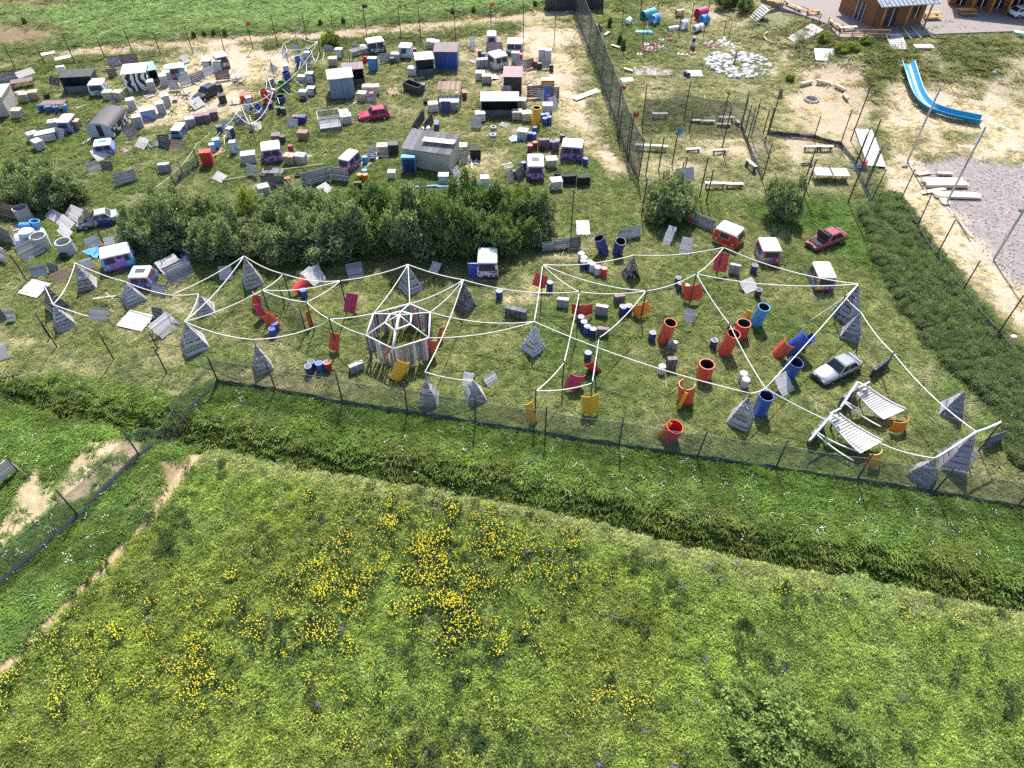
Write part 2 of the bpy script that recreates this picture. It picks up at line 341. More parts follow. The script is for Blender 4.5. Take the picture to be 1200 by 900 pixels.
def ground_colour(x, y):
    px, py = proj0(x, np.maximum(y, 2.0))
    n1 = fbm(x, y, 5, 21); n2 = fbm(x, y, 1.6, 31); n3 = fbm(x, y, 14, 41)
    c = np.empty(np.shape(x)+(3,))
    k = np.clip((n1-.36)*3.2, 0, 1)[..., None]; c[:] = np.array(GR)*(1-k)+np.array(GY)*k
    k = (np.clip((n2-.44)*4.0, 0, 1)*np.clip((n3-.30)*3, 0, 1)*.85)[..., None]; c = c*(1-k)+np.array(DR)*k
    jx, jy = (fbm(x, y, 3, 51)-.5), (fbm(x, y, 3, 61)-.5)
    for kind, g, cc, a, wd in Z:
        if kind == 'p': m = inpoly(px+jx*wd*3, py+jy*wd*2, g)*1.0
        elif kind == 'l': m = sstep(1.0, .45, polydist(px+jx*wd, py+jy*wd*.6, g)/wd)
        else:
            ex, ey, rx, ry = g; m = sstep(1.4, .6, np.hypot((px-ex)/rx, (py-ey)/ry)+(n1-.5)*1.3+(n2-.5)*.7)
        m = (m*a)[..., None]; c = c*(1-m)+np.array(cc)*m
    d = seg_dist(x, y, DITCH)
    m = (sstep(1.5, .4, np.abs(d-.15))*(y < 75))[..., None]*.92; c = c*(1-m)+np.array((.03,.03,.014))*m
    return c
def axis(lo, hi, step, ext):
    a = list(np.arange(lo, hi+1e-6, step)); s = step
    while a[-1] < ext[1]: s *= 1.35; a.append(a[-1]+s)
    s = step; b = [a[0]]
    while b[-1] > ext[0]: s *= 1.35; b.append(b[-1]-s)
    return np.array(b[::-1][:-1]+a)
xs = axis(-92, 92, .42, (-2500, 2500)); ys = axis(6, 124, .42, (-400, 3500))
X, Y = np.meshgrid(xs, ys); Zg = height(X, Y)
nx, ny = len(xs), len(ys)
me = bpy.data.meshes.new('ground')
me.vertices.add(nx*ny); me.vertices.foreach_set('co', np.stack([X, Y, Zg], -1).ravel())
idx = np.arange(nx*ny).reshape(ny, nx)
quads = np.stack([idx[:-1,:-1], idx[:-1,1:], idx[1:,1:], idx[1:,:-1]], -1).reshape(-1, 4)
me.loops.add(quads.size); me.loops.foreach_set('vertex_index', quads.ravel())
me.polygons.add(len(quads)); me.polygons.foreach_set('loop_start', np.arange(0, quads.size, 4)); me.polygons.foreach_set('loop_total', np.full(len(quads), 4))
me.polygons.foreach_set('use_smooth', np.ones(len(quads), bool))
me.update(calc_edges=True); me.validate()
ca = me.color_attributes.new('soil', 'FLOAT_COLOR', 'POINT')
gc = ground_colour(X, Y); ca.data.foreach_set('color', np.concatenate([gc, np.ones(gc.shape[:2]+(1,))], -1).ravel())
gm, n, l, b, o = nodes('soil_and_turf')
at = n.new('ShaderNodeAttribute'); at.attribute_name = 'soil'
f1 = noise(n, l, 2.6, 8, 'Object', .75); f2 = noise(n, l, .35, 5)
c = mixc(n, l, 1.0, at.outputs['Color'], ramp(n, l, f1, [(.28, (.50,.52,.50)), (.5, (.98,.98,.98)), (.72, (1.5,1.45,1.4))]), 'MULTIPLY')
c = mixc(n, l, 1.0, c, ramp(n, l, f2, [(.3, (.84,.86,.84)), (.7, (1.14,1.12,1.12))]), 'MULTIPLY')
l.new(c, b.inputs['Base Color']); b.inputs['Roughness'].default_value = .95; b.inputs['Specular IOR Level'].default_value = .1
bp = n.new('ShaderNodeBump'); bp.inputs['Strength'].default_value = .7; bp.inputs['Distance'].default_value = .12; l.new(f1, bp.inputs['Height']); l.new(bp.outputs[0], b.inputs['Normal'])
me.materials.append(gm)
go = bpy.data.objects.new('ground', me); col.objects.link(go); go['kind'] = 'structure'
go['label'] = 'uneven ground of turf, dry grass, sand and a ditch'; go['category'] = 'ground'

# ================================================================== GRASS AND WEEDS (nobody could count them)
lib = bpy.data.collections.new('plant_library')          # not linked: only instanced
def tuft_mesh(name, nb, h, spread, wd, droop, mat, seed, extra=None):
    r = random.Random(seed); v, f, mi = [], [], []
    for i in range(nb):
        a = r.uniform(0, 6.283); d = spread*math.sqrt(r.random()); bx, by = d*math.cos(a), d*math.sin(a)
        hh = h*r.uniform(.55, 1.1); la = a+r.uniform(-.9, .9); ln = droop*hh*r.uniform(.4, 1.2)
        ox, oy = math.cos(la), math.sin(la); ta = la+1.57+r.uniform(-.5, .5); tx, ty = math.cos(ta)*wd*.5, math.sin(ta)*wd*.5
        k = len(v)
        v += [(bx-tx, by-ty, -.05), (bx+tx, by+ty, -.05), (bx+ox*ln*.35+tx, by+oy*ln*.35+ty, hh*.62), (bx+ox*ln*.35-tx, by+oy*ln*.35-ty, hh*.62), (bx+ox*ln, by+oy*ln, hh*(1-.25*droop))]
        f += [(k, k+1, k+2, k+3), (k+3, k+2, k+4)]; mi += [0, 0]
    mats = [mat]
    if extra:
        emat, ne, es, zlo, zhi, rad = extra; mats.append(emat)
        for i in range(ne):
            a = r.uniform(0, 6.283); d = rad*math.sqrt(r.random()); c = Vector((d*math.cos(a), d*math.sin(a), r.uniform(zlo, zhi)))
            s = es*r.uniform(.7, 1.2); k = len(v)
            v += [c+Vector((s,0,0)), c+Vector((0,s,0)), c+Vector((-s,0,0)), c+Vector((0,-s,0)), c+Vector((0,0,s*.7)), c-Vector((0,0,s*.5))]
            for q in range(4): f += [(k+q, k+(q+1) % 4, k+4), (k+(q+1) % 4, k+q, k+5)]; mi += [1, 1]
    m = bpy.data.meshes.new(name); m.from_pydata([tuple(q) for q in v], [], f)
    for q in mats: m.materials.append(q)
    m.polygons.foreach_set('material_index', mi); m.update()
    o = bpy.data.objects.new(name, m); return o
GB = leafmat('grass_blade', (1.0,1.0,1.0), .40, .38, True)
WB = leafmat('weed_leaf', (.11,.15,.07), .35, .4)
FB = leafmat('flower_stem', (.075,.12,.06), .3, .35)
YF = pm('yellow_petal', (.88,.72,.03), .6, .15, 6, 0, .1, 0); VF = pm('violet_petal', (.22,.09,.34), .6, .2, 6, 0, .1, 0); WF = pm('white_petal', (.70,.72,.68), .6, .1, 6, 0, .1, 0)
def leafy_mesh(name, nl, rad, h, ls, mat, seed):
    """low cushion of small leaves: bumpy top, every leaf its own tilt"""
    r = random.Random(seed); v, f = [], []; bumps = [(r.uniform(-rad,rad), r.uniform(-rad,rad), r.uniform(.3,.8)) for _ in range(7)]
    for i in range(nl):
        a = r.uniform(0, 6.283); d = rad*math.sqrt(r.random()); x, y = d*math.cos(a), d*math.sin(a)
        top = h*(.55+.45*max(math.exp(-((x-bx)**2+(y-by)**2)/.05)*k*1.6 for bx, by, k in bumps)); zz = top*(1-.55*r.random()**2)
        c = Vector((x, y, zz)); ax = Vector((r.gauss(0,1), r.gauss(0,1), r.gauss(.45,.6))).normalized(); sd = ax.cross(Vector((r.gauss(0,1), r.gauss(0,1), r.gauss(0,1)))).normalized()
        s = ls*r.uniform(.6,1.5); k = len(v); v += [c-ax*s, c+sd*s*.38, c+ax*s, c-sd*s*.38]; f.append((k,k+1,k+2,k+3))
    m = bpy.data.meshes.new(name); m.from_pydata([tuple(q) for q in v], [], f); m.materials.append(mat); m.update(); return bpy.data.objects.new(name, m)
def scatter(name, protos, pts, scl, tint, pick, label, cat):
    """one object: tufts stood on every point"""
    cl = bpy.data.collections.new(name+'_plants')
    for i, p in enumerate(protos): p.name = '%s_sprig_%02d' % (name, i); cl.objects.link(p)
    N = len(pts); m = bpy.data.meshes.new(name); m.vertices.add(N); m.vertices.foreach_set('co', np.asarray(pts, float).ravel())
    def attr(nm, ty, key, arr):
        a = m.attributes.new(nm, ty, 'POINT'); a.data.foreach_set(key, np.asarray(arr).ravel())
    rot = np.stack([rng.normal(0, .08, N), rng.normal(0, .08, N), rng.uniform(0, 6.283, N)], -1)
    attr('turn', 'FLOAT_VECTOR', 'vector', rot); attr('size', 'FLOAT_VECTOR', 'vector', scl); attr('pick', 'INT', 'value', pick)
    attr('tint', 'FLOAT_COLOR', 'color', np.concatenate([tint, np.ones((N,1))], -1))
    o = bpy.data.objects.new(name, m); col.objects.link(o); o['kind'] = 'stuff'; o['label'] = label; o['category'] = cat
    ng = bpy.data.node_groups.new(name+'_scatter', 'GeometryNodeTree')
    ng.interface.new_socket('Geometry', in_out='INPUT', socket_type='NodeSocketGeometry'); ng.interface.new_socket('Geometry', in_out='OUTPUT', socket_type='NodeSocketGeometry')
    gi = ng.nodes.new('NodeGroupInput'); gq = ng.nodes.new('NodeGroupOutput'); ip = ng.nodes.new('GeometryNodeInstanceOnPoints'); ci = ng.nodes.new('GeometryNodeCollectionInfo')
    ci.inputs['Collection'].default_value = cl; ci.inputs['Separate Children'].default_value = True; ci.inputs['Reset Children'].default_value = True
    def na(nm, dt):
        k = ng.nodes.new('GeometryNodeInputNamedAttribute'); k.data_type = dt; k.inputs['Name'].default_value = nm; return k.outputs['Attribute']
    er = ng.nodes.new('FunctionNodeEulerToRotation'); L = ng.links.new
    L(gi.outputs[0], ip.inputs['Points']); L(ci.outputs[0], ip.inputs['Instance']); ip.inputs['Pick Instance'].default_value = True
    L(na('pick', 'INT'), ip.inputs['Instance Index']); L(na('turn', 'FLOAT_VECTOR'), er.inputs[0]); L(er.outputs[0], ip.inputs['Rotation']); L(na('size', 'FLOAT_VECTOR'), ip.inputs['Scale'])
    L(ip.outputs[0], gq.inputs[0])
    md = o.modifiers.new('scatter', 'NODES'); md.node_group = ng; return o
EDGE = [(236,528),(200,580),(150,640),(110,682),(40,750),(0,790),(-120,900)]
def candidates(n, y0, y1, margin=60, dens_pow=1.0):
    """random ground points inside (a bit more than) the camera's footprint, density falling with distance"""
    py = rng.uniform(y0, y1, n); px = rng.uniform(-margin, 1200+margin, n)
    u, v = px-600, py-450; t = CAMH/(FPX*SP+v*CP); x, y = u*t, (FPX*CP-v*SP)*t
    return x, y, px, py
def lift(x, y): return np.stack([x, y, height(x, y)], -1)

# meadow in front
x, y, px, py = candidates(26000, 500, 1010, 140)
ok = inpoly(px, py, MEADOW_POLY) & (polydist(px, py, EDGE) > 9+.025*np.maximum(py-500, 0)); x, y, px, py = x[ok], y[ok], px[ok], py[ok]
n1 = fbm(x, y, 3.5, 71); n2 = fbm(x, y, 1.2, 81); n3 = fbm(x, y, 9, 91)
tint = np.array((.285,.365,.112))*(.60+.92*n1)[:,None]
k = np.clip((n3-.45)*4, 0, 1)[:,None]; tint = tint*(1-k)+tint*np.array((1.14,1.05,.95))*k
k = np.clip((n2-.55)*4, 0, 1)[:,None]*.6; tint = tint*(1-k)+np.array((.42,.49,.22))*k
dd = seg_dist(x, y, DITCH); k = (sstep(3.2, 1.0, -dd)*.75)[:,None]; tint = tint*(1-k)+np.array((.44,.46,.24))*k
bare = (np.hypot((px-710)/20, (py-782)/10) < 1) | (np.hypot((px-235)/7, (py-740)/6) < 1)
hgt = (.55+.75*n1)*(1+.5*(n3-.4))*rng.uniform(.75, 1.25, len(x)); hgt[bare] *= .25
scl = np.stack([rng.uniform(.8, 1.3, len(x))]*2+[hgt], -1)
protos = [leafy_mesh('t', 300, .60, .42, .060, GB, s) for s in (1,2,3,4)]
scatter('meadow_grass', protos, lift(x, y), scl, tint, rng.integers(0, 4, len(x)), 'tall yellow-green meadow grass below the ditch', 'grass')
# darker weeds and flowers standing in it
def gauss_field(px, py, gs): return sum(a*np.exp(-((px-cx)/rx)**2-((py-cy)/ry)**2) for cx, cy, rx, ry, a in gs)
x, y, px, py = candidates(16000, 520, 960, 100); ok = inpoly(px, py, MEADOW_POLY); x, y, px, py = x[ok], y[ok], px[ok], py[ok]
FL = [(450,660,80,60,1.1),(540,690,60,50,1.1),(600,640,70,40,.8),(520,620,80,30,.7),(650,670,50,40,.5),(60,770,60,50,.5),(150,760,70,40,.5),(270,770,60,30,.6),(390,740,80,40,.6),(250,800,60,50,.5),(720,820,30,25,.8),(30,830,40,30,.5),(340,690,60,40,.5),(560,740,60,40,.5),(1090,720,30,20,.3),(940,715,40,20,.3),(440,850,90,40,.25),(180,700,70,30,.4)]
fl = .78*gauss_field(px, py, FL)*np.clip((fbm(x, y, 1.5, 101)-.37)*4.5, 0.14, 1.1)
r_ = rng.random(len(x)); dark = (fbm(x, y, 2.0, 111) > .60) & (r_ > .80)
ok = (r_ < .9*fl) | dark | (r_ > .996); isf = (r_ < .9*fl)
x, y, px, py, isf, dark, r_ = [q[ok] for q in (x, y, px, py, isf, dark, r_)]
pick = np.where(isf, rng.integers(0, 3, len(x)), np.where(r_ > .996, 5, rng.integers(3, 5, len(x))))
protos = [tuft_mesh('t', 46, .72, .30, .05, .5, FB, 11, (YF, 14, .035, .55, .90, .36)), tuft_mesh('t', 40, .80, .26, .05, .5, FB, 12, (YF, 9, .035, .62, .95, .32)), tuft_mesh('t', 44, .66, .28, .045, .6, FB, 13, (YF, 5, .033, .55, .85, .3)),
          leafy_mesh('t', 160, .34, .60, .06, WB, 14), leafy_mesh('t', 140, .30, .66, .055, FB, 15), tuft_mesh('t', 30, .55, .2, .045, .5, WB, 16, (VF, 10, .045, .5, .8, .14))]
s = rng.uniform(.75, 1.25, len(x)); scatter('meadow_flowers', protos, lift(x, y), np.stack([s, s, s], -1), np.full((len(x), 3), .1), pick, 'yellow and violet wildflowers with dark weeds in the meadow', 'wildflowers')
# lush verge, ditch banks
x, y, px, py = candidates(30000, 430, 830, 140)
d = seg_dist(x, y, DITCH)
VERGE = [(-300,395),(0,436),(110,446),(190,462),(257,452),(400,477),(640,514),(800,536),(1000,570),(1200,602),(1500,660),(1500,800),(1200,716),(1000,676),(800,640),(600,590),(350,548),(236,526),(236,530),(110,676),(0,788),(-300,1000)]
c0 = ground_colour(x, y); lush = c0[:,0] < .16
ok = inpoly(px, py, VERGE) & (polydist(px, py, EDGE) > 8+.012*np.maximum(py-500, 0)) & (lush | (rng.random(len(x)) < .08)); x, y, px, py, d, c0 = [q[ok] for q in (x, y, px, py, d, c0)]
n1 = fbm(x, y, 2.5, 121); n2 = fbm(x, y, 6, 131); n4 = fbm(x, y, 1.1, 141)
tint = np.array((.17,.265,.07))*(.45+1.1*n1)[:,None]
k = (sstep(3.2, 1.2, np.abs(d-1.6))*np.clip((fbm(x, y, 1.8, 151)-.30)*3, 0, 1)*(px > -50)*.38)[:,None]; tint = tint*(1-k)+np.array((.30,.27,.09))*k
k = np.clip((n4-.62)*6, 0, 1)[:,None]*.5; tint = tint*(1-k)+np.array((.17,.26,.13))*k
bank = sstep(3.6, .8, d)*sstep(-.9, .2, d)
hgt = (.55+.6*n1)*(1+.15*bank)*rng.uniform(.7, 1.3, len(x)); hgt *= np.where(px < 236, .8, 1)
bed = (d > -.7) & (d < .5); keep = ~bed | (rng.random(len(x)) < .10); x, y, tint, hgt = x[keep], y[keep], tint[keep], hgt[keep]
scl = np.stack([rng.uniform(.9, 1.4, len(x))]*2+[hgt], -1)
protos = [tuft_mesh('t', 70, .46, .36, .045, 1.2, GB, s) for s in (21,22)]+[leafy_mesh('t', 150, .42, .42, .06, GB, 23), tuft_mesh('t', 70, .5, .34, .05, .9, GB, 24, (WF, 4, .038, .4, .6, .3))]
pk = rng.integers(0, 3, len(x)); pk[rng.random(len(x)) < .35] = 2; pk[rng.random(len(x)) < .05] = 3
scatter('verge_grass', protos, lift(x, y), scl, tint, pk, 'lush green grass on the ditch banks and verge', 'grass')
# short turf of the field, wherever the soil is green
x, y, px, py = candidates(48000, -20, 600, 60)
c0 = ground_colour(x, y)
greenness = np.clip((c0[:,1]/np.maximum(c0[:,0], 1e-3)-.78)*3.2, 0, 1)
ok = (rng.random(len(x)) < .025+.975*greenness) & ~inpoly(px, py, GRAVEL_POLY) & ~inpoly(px, py, VERGE) & ~inpoly(px, py, MEADOW_POLY) & ~((px > 895) & (py < 40))
x, y, px, py, c0, greenness = [q[ok] for q in (x, y, px, py, c0, greenness)]
c0 = c0*(.72+.62*fbm(x, y, 1.4, 161))[:,None]*np.array((1.30,1.36,1.25))
far = np.clip((y-60)/60, 0, 1)
hgt = .62*(.22+.30*fbm(x, y, 4, 171))*(.5+.6*greenness)*rng.uniform(.6, 1.3, len(x))*(1+.5*far)
hgt *= np.where((px > 880) & (py > 215) & (px < 1200) & (c0[:,0] < .08), 2.0, 1.0)
wsc = rng.uniform(.8, 1.3, len(x))*(1+.9*far); scl = np.stack([wsc, wsc, hgt*1.0], -1)
protos = [tuft_mesh('t', 60, .5, .46, .05, 1.5, GB, s) for s in (31,32,33)]
scatter('field_turf', protos, lift(x, y), scl, c0, rng.integers(0, 3, len(x)), 'short mown turf over the playing field', 'grass')

# ================================================================== SHRUBS AND TREES
LW = leafmat('willow_leaf', (.25,.295,.18), .35, .5); LWY = leafmat('fresh_yellow_green_leaf', (.24,.29,.085), .4, .4); LD = leafmat('dark_green_leaf', (.165,.23,.105), .35, .45); LO = leafmat('olive_scrub_leaf', (.215,.265,.15), .3, .5)
LB = leafmat('meadow_bush_leaf', (.25,.335,.115), .4, .4); BARK = pm('bark', (.10,.08,.06), .9)
def crown_mesh(key, mat, lobes, nleaf, ls, seed, spray=.5):
    if key in SHAPE: return SHAPE[key]
    r = np.random.default_rng(seed); V, F = [], []
    wgt = np.array([a*b*c for _, _, _, a, b, c in lobes])**.67; wgt /= wgt.sum()
    which = r.choice(len(lobes), nleaf, p=wgt)
    dirs = r.normal(size=(nleaf, 3)); dirs /= np.linalg.norm(dirs, axis=1)[:,None]
    dirs[:,2] = np.where(dirs[:,2] < -.35, -dirs[:,2], dirs[:,2])
    rad = 1-.42*r.random(nleaf)**1.6
    lob = np.array(lobes)[which]
    bump = 1+.22*(np.sin(dirs[:,0]*7+seed)*np.sin(dirs[:,1]*6+2*seed)+np.sin(dirs[:,2]*9))
    c = lob[:,:3]+dirs*lob[:,3:]*(rad*bump)[:,None]
    c[:,2] = np.maximum(c[:,2], .05)
    ax = dirs*.6+r.normal(size=(nleaf,3))*.55+np.array((0,0,spray)); ax /= np.linalg.norm(ax, axis=1)[:,None]
    sd = np.cross(ax, r.normal(size=(nleaf,3))); sd /= np.linalg.norm(sd, axis=1)[:,None]
    s = ls*r.uniform(.6, 1.35, nleaf)
    a = c+ax*s[:,None]; b = c-ax*s[:,None]; e = c+sd*(s*.42)[:,None]; g = c-sd*(s*.42)[:,None]
    V = np.stack([b, e, a, g], 1).reshape(-1, 3)
    m = bpy.data.meshes.new(key); m.vertices.add(len(V)); m.vertices.foreach_set('co', V.ravel())
    m.loops.add(nleaf*4); m.loops.foreach_set('vertex_index', np.arange(nleaf*4)); m.polygons.add(nleaf)
    m.polygons.foreach_set('loop_start', np.arange(0, nleaf*4, 4)); m.polygons.foreach_set('loop_total', np.full(nleaf, 4)); m.update(calc_edges=True); m.materials.append(mat)
    SHAPE[key] = m; return m
def lobes_for(seed, wid, hgt, n=8, upright=False):
    n = n+7
    r = random.Random(seed); out = [(0, 0, hgt*.34, wid*.36, wid*.36, hgt*.40)]
    for i in range(n):
        a = 6.283*i/n+r.uniform(-.3, .3); d = wid*r.uniform(.24, .36)
        q = wid*r.uniform(.10, .20); out.append((d*math.cos(a), d*math.sin(a), hgt*r.uniform(.12, .62), q, q, q*(1.5 if upright else 1.15)))
    for i in range(7): out.append((r.uniform(-.27,.27)*wid, r.uniform(-.27,.27)*wid, hgt*r.uniform(.62, .9), wid*r.uniform(.06,.13), wid*r.uniform(.06,.13), hgt*r.uniform(.14,.24)))
    return out
def trunk_mesh(seed, hgt):
    k = ('stems', seed)
    if k not in SHAPE:
        r = random.Random(seed); gs = []
        for i in range(7):
            a = 6.283*i/7+r.uniform(-.3, .3); d = hgt*r.uniform(.15, .34)
            gs.append(tube_geo([(0.06*math.cos(a), .06*math.sin(a), -.1), (d*.4*math.cos(a), d*.4*math.sin(a), hgt*.35), (d*math.cos(a), d*math.sin(a), hgt*r.uniform(.6, .8))], [.09, .06, .025], 5))
        v, f = join(gs); SHAPE[k] = mesh_from('stems', v, f, BARK)
    return SHAPE[k]
def shrub(name, desc, cat, px, py, wid, hgt, mat, kind, group=None, label=None, n=12000, ls=.105, upright=False):
    p = G(px, py); base = 4.0
    t = Thing(name, desc, cat, p, random.uniform(0, 6.28), group, label=label)
    t.part('trunk', trunk_mesh(kind % 3, 3.0), scale=(wid/base*.9, wid/base*.9, hgt/3.0))
    t.part('crown', crown_mesh('crown_%s_%d' % (mat.name, kind), mat, lobes_for(kind*7+3, base, 3.0, 9, upright), n, ls, kind+5), scale=(wid/base, wid/base, hgt/3.0))
    return t
HG = 'willow shrubs of the hedge across the field'
hedge = [(200,264,4.8,3.2),(228,262,4.8,3.2),(262,262,5.0,3.4),(300,262,5.0,3.4),(335,264,5.0,3.4),(368,266,5.0,3.4),(400,268,4.8,3.6),(440,268,4.8,4.0),(478,268,4.8,4.2),(520,270,4.8,4.2),(552,268,4.8,4.0),(590,268,4.6,4.0),(625,268,3.8,3.4),(162,272,3.2,3.0),(176,286,3.4,3.0),(190,290,4.4,3.2),(215,278,4.6,3.8),(240,292,4.4,3.3),(262,298,4.6,3.4),(286,284,4.6,3.6),(312,296,4.4,3.6),(338,302,4.6,3.6),(362,290,4.8,3.8),(388,300,4.8,3.9),(412,290,4.6,4.0),(436,294,4.8,4.4),(462,288,4.8,4.6),(486,296,4.8,4.6),(512,290,4.8,4.6),(536,296,4.6,4.3),(560,290,4.8,4.4),(588,294,4.6,4.2),(612,284,4.6,4.2),(636,282,3.8,3.6),(322,276,4.6,3.2),(255,272,4.4,3.2)]
for i, (a, b_, wd, h) in enumerate(hedge):
    dk = 410 < a < 620
    shrub('willow_shrub', 'dense dark green willow shrub' if dk else 'dense grey-green willow shrub', 'shrub', a+random.uniform(-5,5), b_, wd*random.uniform(.95,1.25), h*random.uniform(.7,1.35)*(1.12 if 420 < a < 600 else 1), LD if dk and i % 3 else LW, i % 4, HG)
for a, b_, wd, h in [(297,268,2.2,4.6),(352,262,2.0,3.2),(428,268,2.2,3.8),(500,268,2.4,3.6),(606,250,2.0,3.4),(530,262,2.0,3.0)]:
    shrub('willow_sapling', 'bright yellow-green sapling rising behind the hedge', 'shrub', a, b_, wd*1.5, h*.95, LWY, 5, 'bright saplings behind the hedge', n=6000)
for a, b_, wd, h in [(28,236,4.8,3.4),(50,238,5.2,3.6),(78,236,4.6,3.2),(46,222,5.0,3.4)]:
    shrub('willow_shrub', 'grey-green willow of the round clump', 'shrub', a, b_, wd*1.08, h, LW, (int(a) % 4), 'willows of the round clump')
shrub('willow_shrub', 'round', 'shrub', 783, 254, 6.0, 4.6, LW, 1, label='round willow shrub beside the net fence corner and red drum')
shrub('willow_shrub', 'round', 'shrub', 911, 254, 4.6, 4.2, LW, 2, label='smaller round willow standing before the table tennis table')
shrub('wild_bush', 'wide', 'bush', 893, 848, 5.2, 1.9, LB, 3, label='wide low bush in the meadow casting a dark shadow', n=9000, ls=.11)
shrub('wild_bush', 'dark', 'bush', 985, 868, 3.4, 1.5, LB, 0, label='smaller dark bush beside the wide low meadow bush', n=7000, ls=.10)
shrub('wild_bush', 'grey', 'bush', 1012, 710, 4.4, .5, LB, 2, label='pale grassy mound of weeds near the ditch', n=7000, ls=.10)
for a, b_ in [(30,28),(228,44),(240,43),(251,42),(264,42),(376,30),(403,28),(530,17),(627,8),(555,15)]:
    shrub('young_conifer', 'small dark conifer seedling at the far field edge', 'shrub', a, b_, .8, 1.0, LD, 1, 'seedlings along the far field edge')
for a, b_, wd, h in [(850,10,4,2.4),(872,14,3,2),(862,2,5,3),(1000,58,2,.8),(965,48,2.2,1.0),(985,60,2.4,.9),(1015,50,2,.8),(925,95,1.3,.8),(388,52,3.0,1.6),(420,215,.9,.8),(375,245,.8,.7)]:
    shrub('garden_shrub', 'leafy green garden shrub', 'shrub', a, b_, wd, h, LWY if b_ > 40 else LD, 0, 'small leafy shrubs')
# olive scrub strip: one mass of low bushes
x, y, px, py = candidates(60000, 200, 620, 130)
ok = inpoly(px+fbm(x, y, 3, 5)*14-7, py, SCRUB_POLY); x, y = x[ok], y[ok]
sub = rng.permutation(len(x))[:4600]; x, y = x[sub], y[sub]
protos = []
for s_ in range(3):
    mm = crown_mesh('scrub_%d' % s_, LO, [(0,0,.35,.5,.5,.45),(.25,.1,.4,.3,.3,.35),(-.2,.2,.4,.3,.3,.35)], 560, .058, 60+s_, .6); protos.append(bpy.data.objects.new('s', mm))
s = .72*rng.uniform(.75, 1.5, len(x))*(.55+.9*fbm(x, y, 4, 44)); scatter('scrub_undergrowth', protos, lift(x, y), np.stack([s, s, s*rng.uniform(.5, 1.1, len(x))], -1), np.full((len(x), 3), .1), rng.integers(0, 3, len(x)), 'dense olive scrub strip along the side fence', 'scrub')

# loose stones of the gravel yard
STN = pm('yard_stone', (.34,.31,.30), .9, .3, 2, 0, .35, 0)
x, y, px, py = candidates(60000, 170, 480, 120); ok = inpoly(px, py, GRAVEL_POLY); x, y = x[ok], y[ok]
protos = []
for s_ in range(3):
    r = random.Random(s_); v, f = lathe_geo([(.02,0),(.13,.02),(.15,.07),(.08,.12),(.02,.13)], 6); v = [(a*r.uniform(.8,1.3), b_*r.uniform(.8,1.3), c*r.uniform(.7,1.2)) for a, b_, c in v]; protos.append(bpy.data.objects.new('g', mesh_from('g', v, f, STN)))
s = .42*rng.uniform(.3, 1.25, len(x))**2; scatter('gravel', protos, lift(x, y), np.stack([s, s, s], -1), np.full((len(x), 3), .1), rng.integers(0, 3, len(x)), 'grey gravel spread over the yard', 'gravel')
# ================================================================== BUILDERS
def Zm(ox, oy, k=6.0): return lambda x, y: (ox+x/k, oy+y/k)
DRUM_PROF = [(.285,0),(.30,.02),(.30,.28),(.312,.30),(.30,.32),(.30,.56),(.312,.58),(.30,.60),(.30,.84),(.312,.87),(.285,.885)]
CN = {'b':'blue','n':'navy','r':'red','d':'dark red','w':'pale grey','k':'black','g':'dark green','l':'light blue','y':'amber','o':'orange'}
LN = {'w':('chalky white lid', LIDW),'o':('peach lid', LIDO),'l':('pale blue lid', LIDB),'b':('blue lid', BLUE),'r':('red lid', RED)}
def drum(px, py, c='n', lid='w', lying=None):
    p = G(px, py); s = random.uniform(.98, 1.06)
    t = Thing('steel_drum', '%s drum with %s' % (CN[c], LN[lid][0]), 'drum', p, random.uniform(0, 6.28), 'drums set out as cover')
    me = lathe('drum_body', DRUM_PROF, DRUMP[c], 18)
    ld = lathe('drum_lid', [(.27,0),(.282,.005),(.282,.03),(.262,.03),(.25,.012)], LN[lid][1], 18)
    if lying is not None:
        t.o.rotation_euler = (R(90), 0, lying); t.o.location.z += .31
    b = t.part('body', me, scale=(s, s, s)); t.part('lid', ld, (0,0,.872*s), scale=(s, s, s))
    return t
def tote_cage():
    g = []
    for z in (.16,.4,.64,.88,1.12):
        for (sx, sy, cx, cy) in ((1.2,.022,0,.5),(1.2,.022,0,-.5),(.022,1.0,.6,0),(.022,1.0,-.6,0)): g.append(boxgeo((sx, sy, .022), (cx, cy, z)))
    for k in range(7):
        x = -.6+.2*k
        for y in (-.512,.512): g.append(boxgeo((.02,.02,1.0), (x, y, .63)))
    for k in range(1, 6):
        y = -.5+1.0*k/6
        for x in (-.612,.612): g.append(boxgeo((.02,.02,1.0), (x, y, .63)))
    return join(g)
def rbox_geo(sx, sy, z0, z1, r=.1, seg=3, top=.06):
    """box with rounded upright corners and a soft top edge"""
    v, f = [], []; lv = [(z0, 0), (z1-top, 0), (z1-top*.3, top*.5), (z1, top)]
    for z, ins in lv:
        for cx, cy, a0 in ((1,1,0),(-1,1,90),(-1,-1,180),(1,-1,270)):
            for k in range(seg+1):
                a = R(a0+90*k/seg); rr = max(r-ins*.5, .01)
                v.append((cx*(sx/2-r)+math.cos(a)*rr-(ins*.5*cx), cy*(sy/2-r)+math.sin(a)*rr-(ins*.5*cy), z))
    m = 4*(seg+1)
    for k in range(len(lv)-1):
        for i in range(m): j = (i+1) % m; f.append((k*m+i, k*m+j, (k+1)*m+j, (k+1)*m+i))
    f.append(tuple(range(m))[::-1]); f.append(tuple((len(lv)-1)*m+i for i in range(m))); return v, f
def rbox(key, mat, sx, sy, z0, z1, r=.1, top=.06):
    k = (key, mat.name, sx, sy, z0, z1)
    if k not in SHAPE: v, f = rbox_geo(sx, sy, z0, z1, r, 3, top); SHAPE[k] = mesh_from(key, v, f, mat)
    return SHAPE[k]
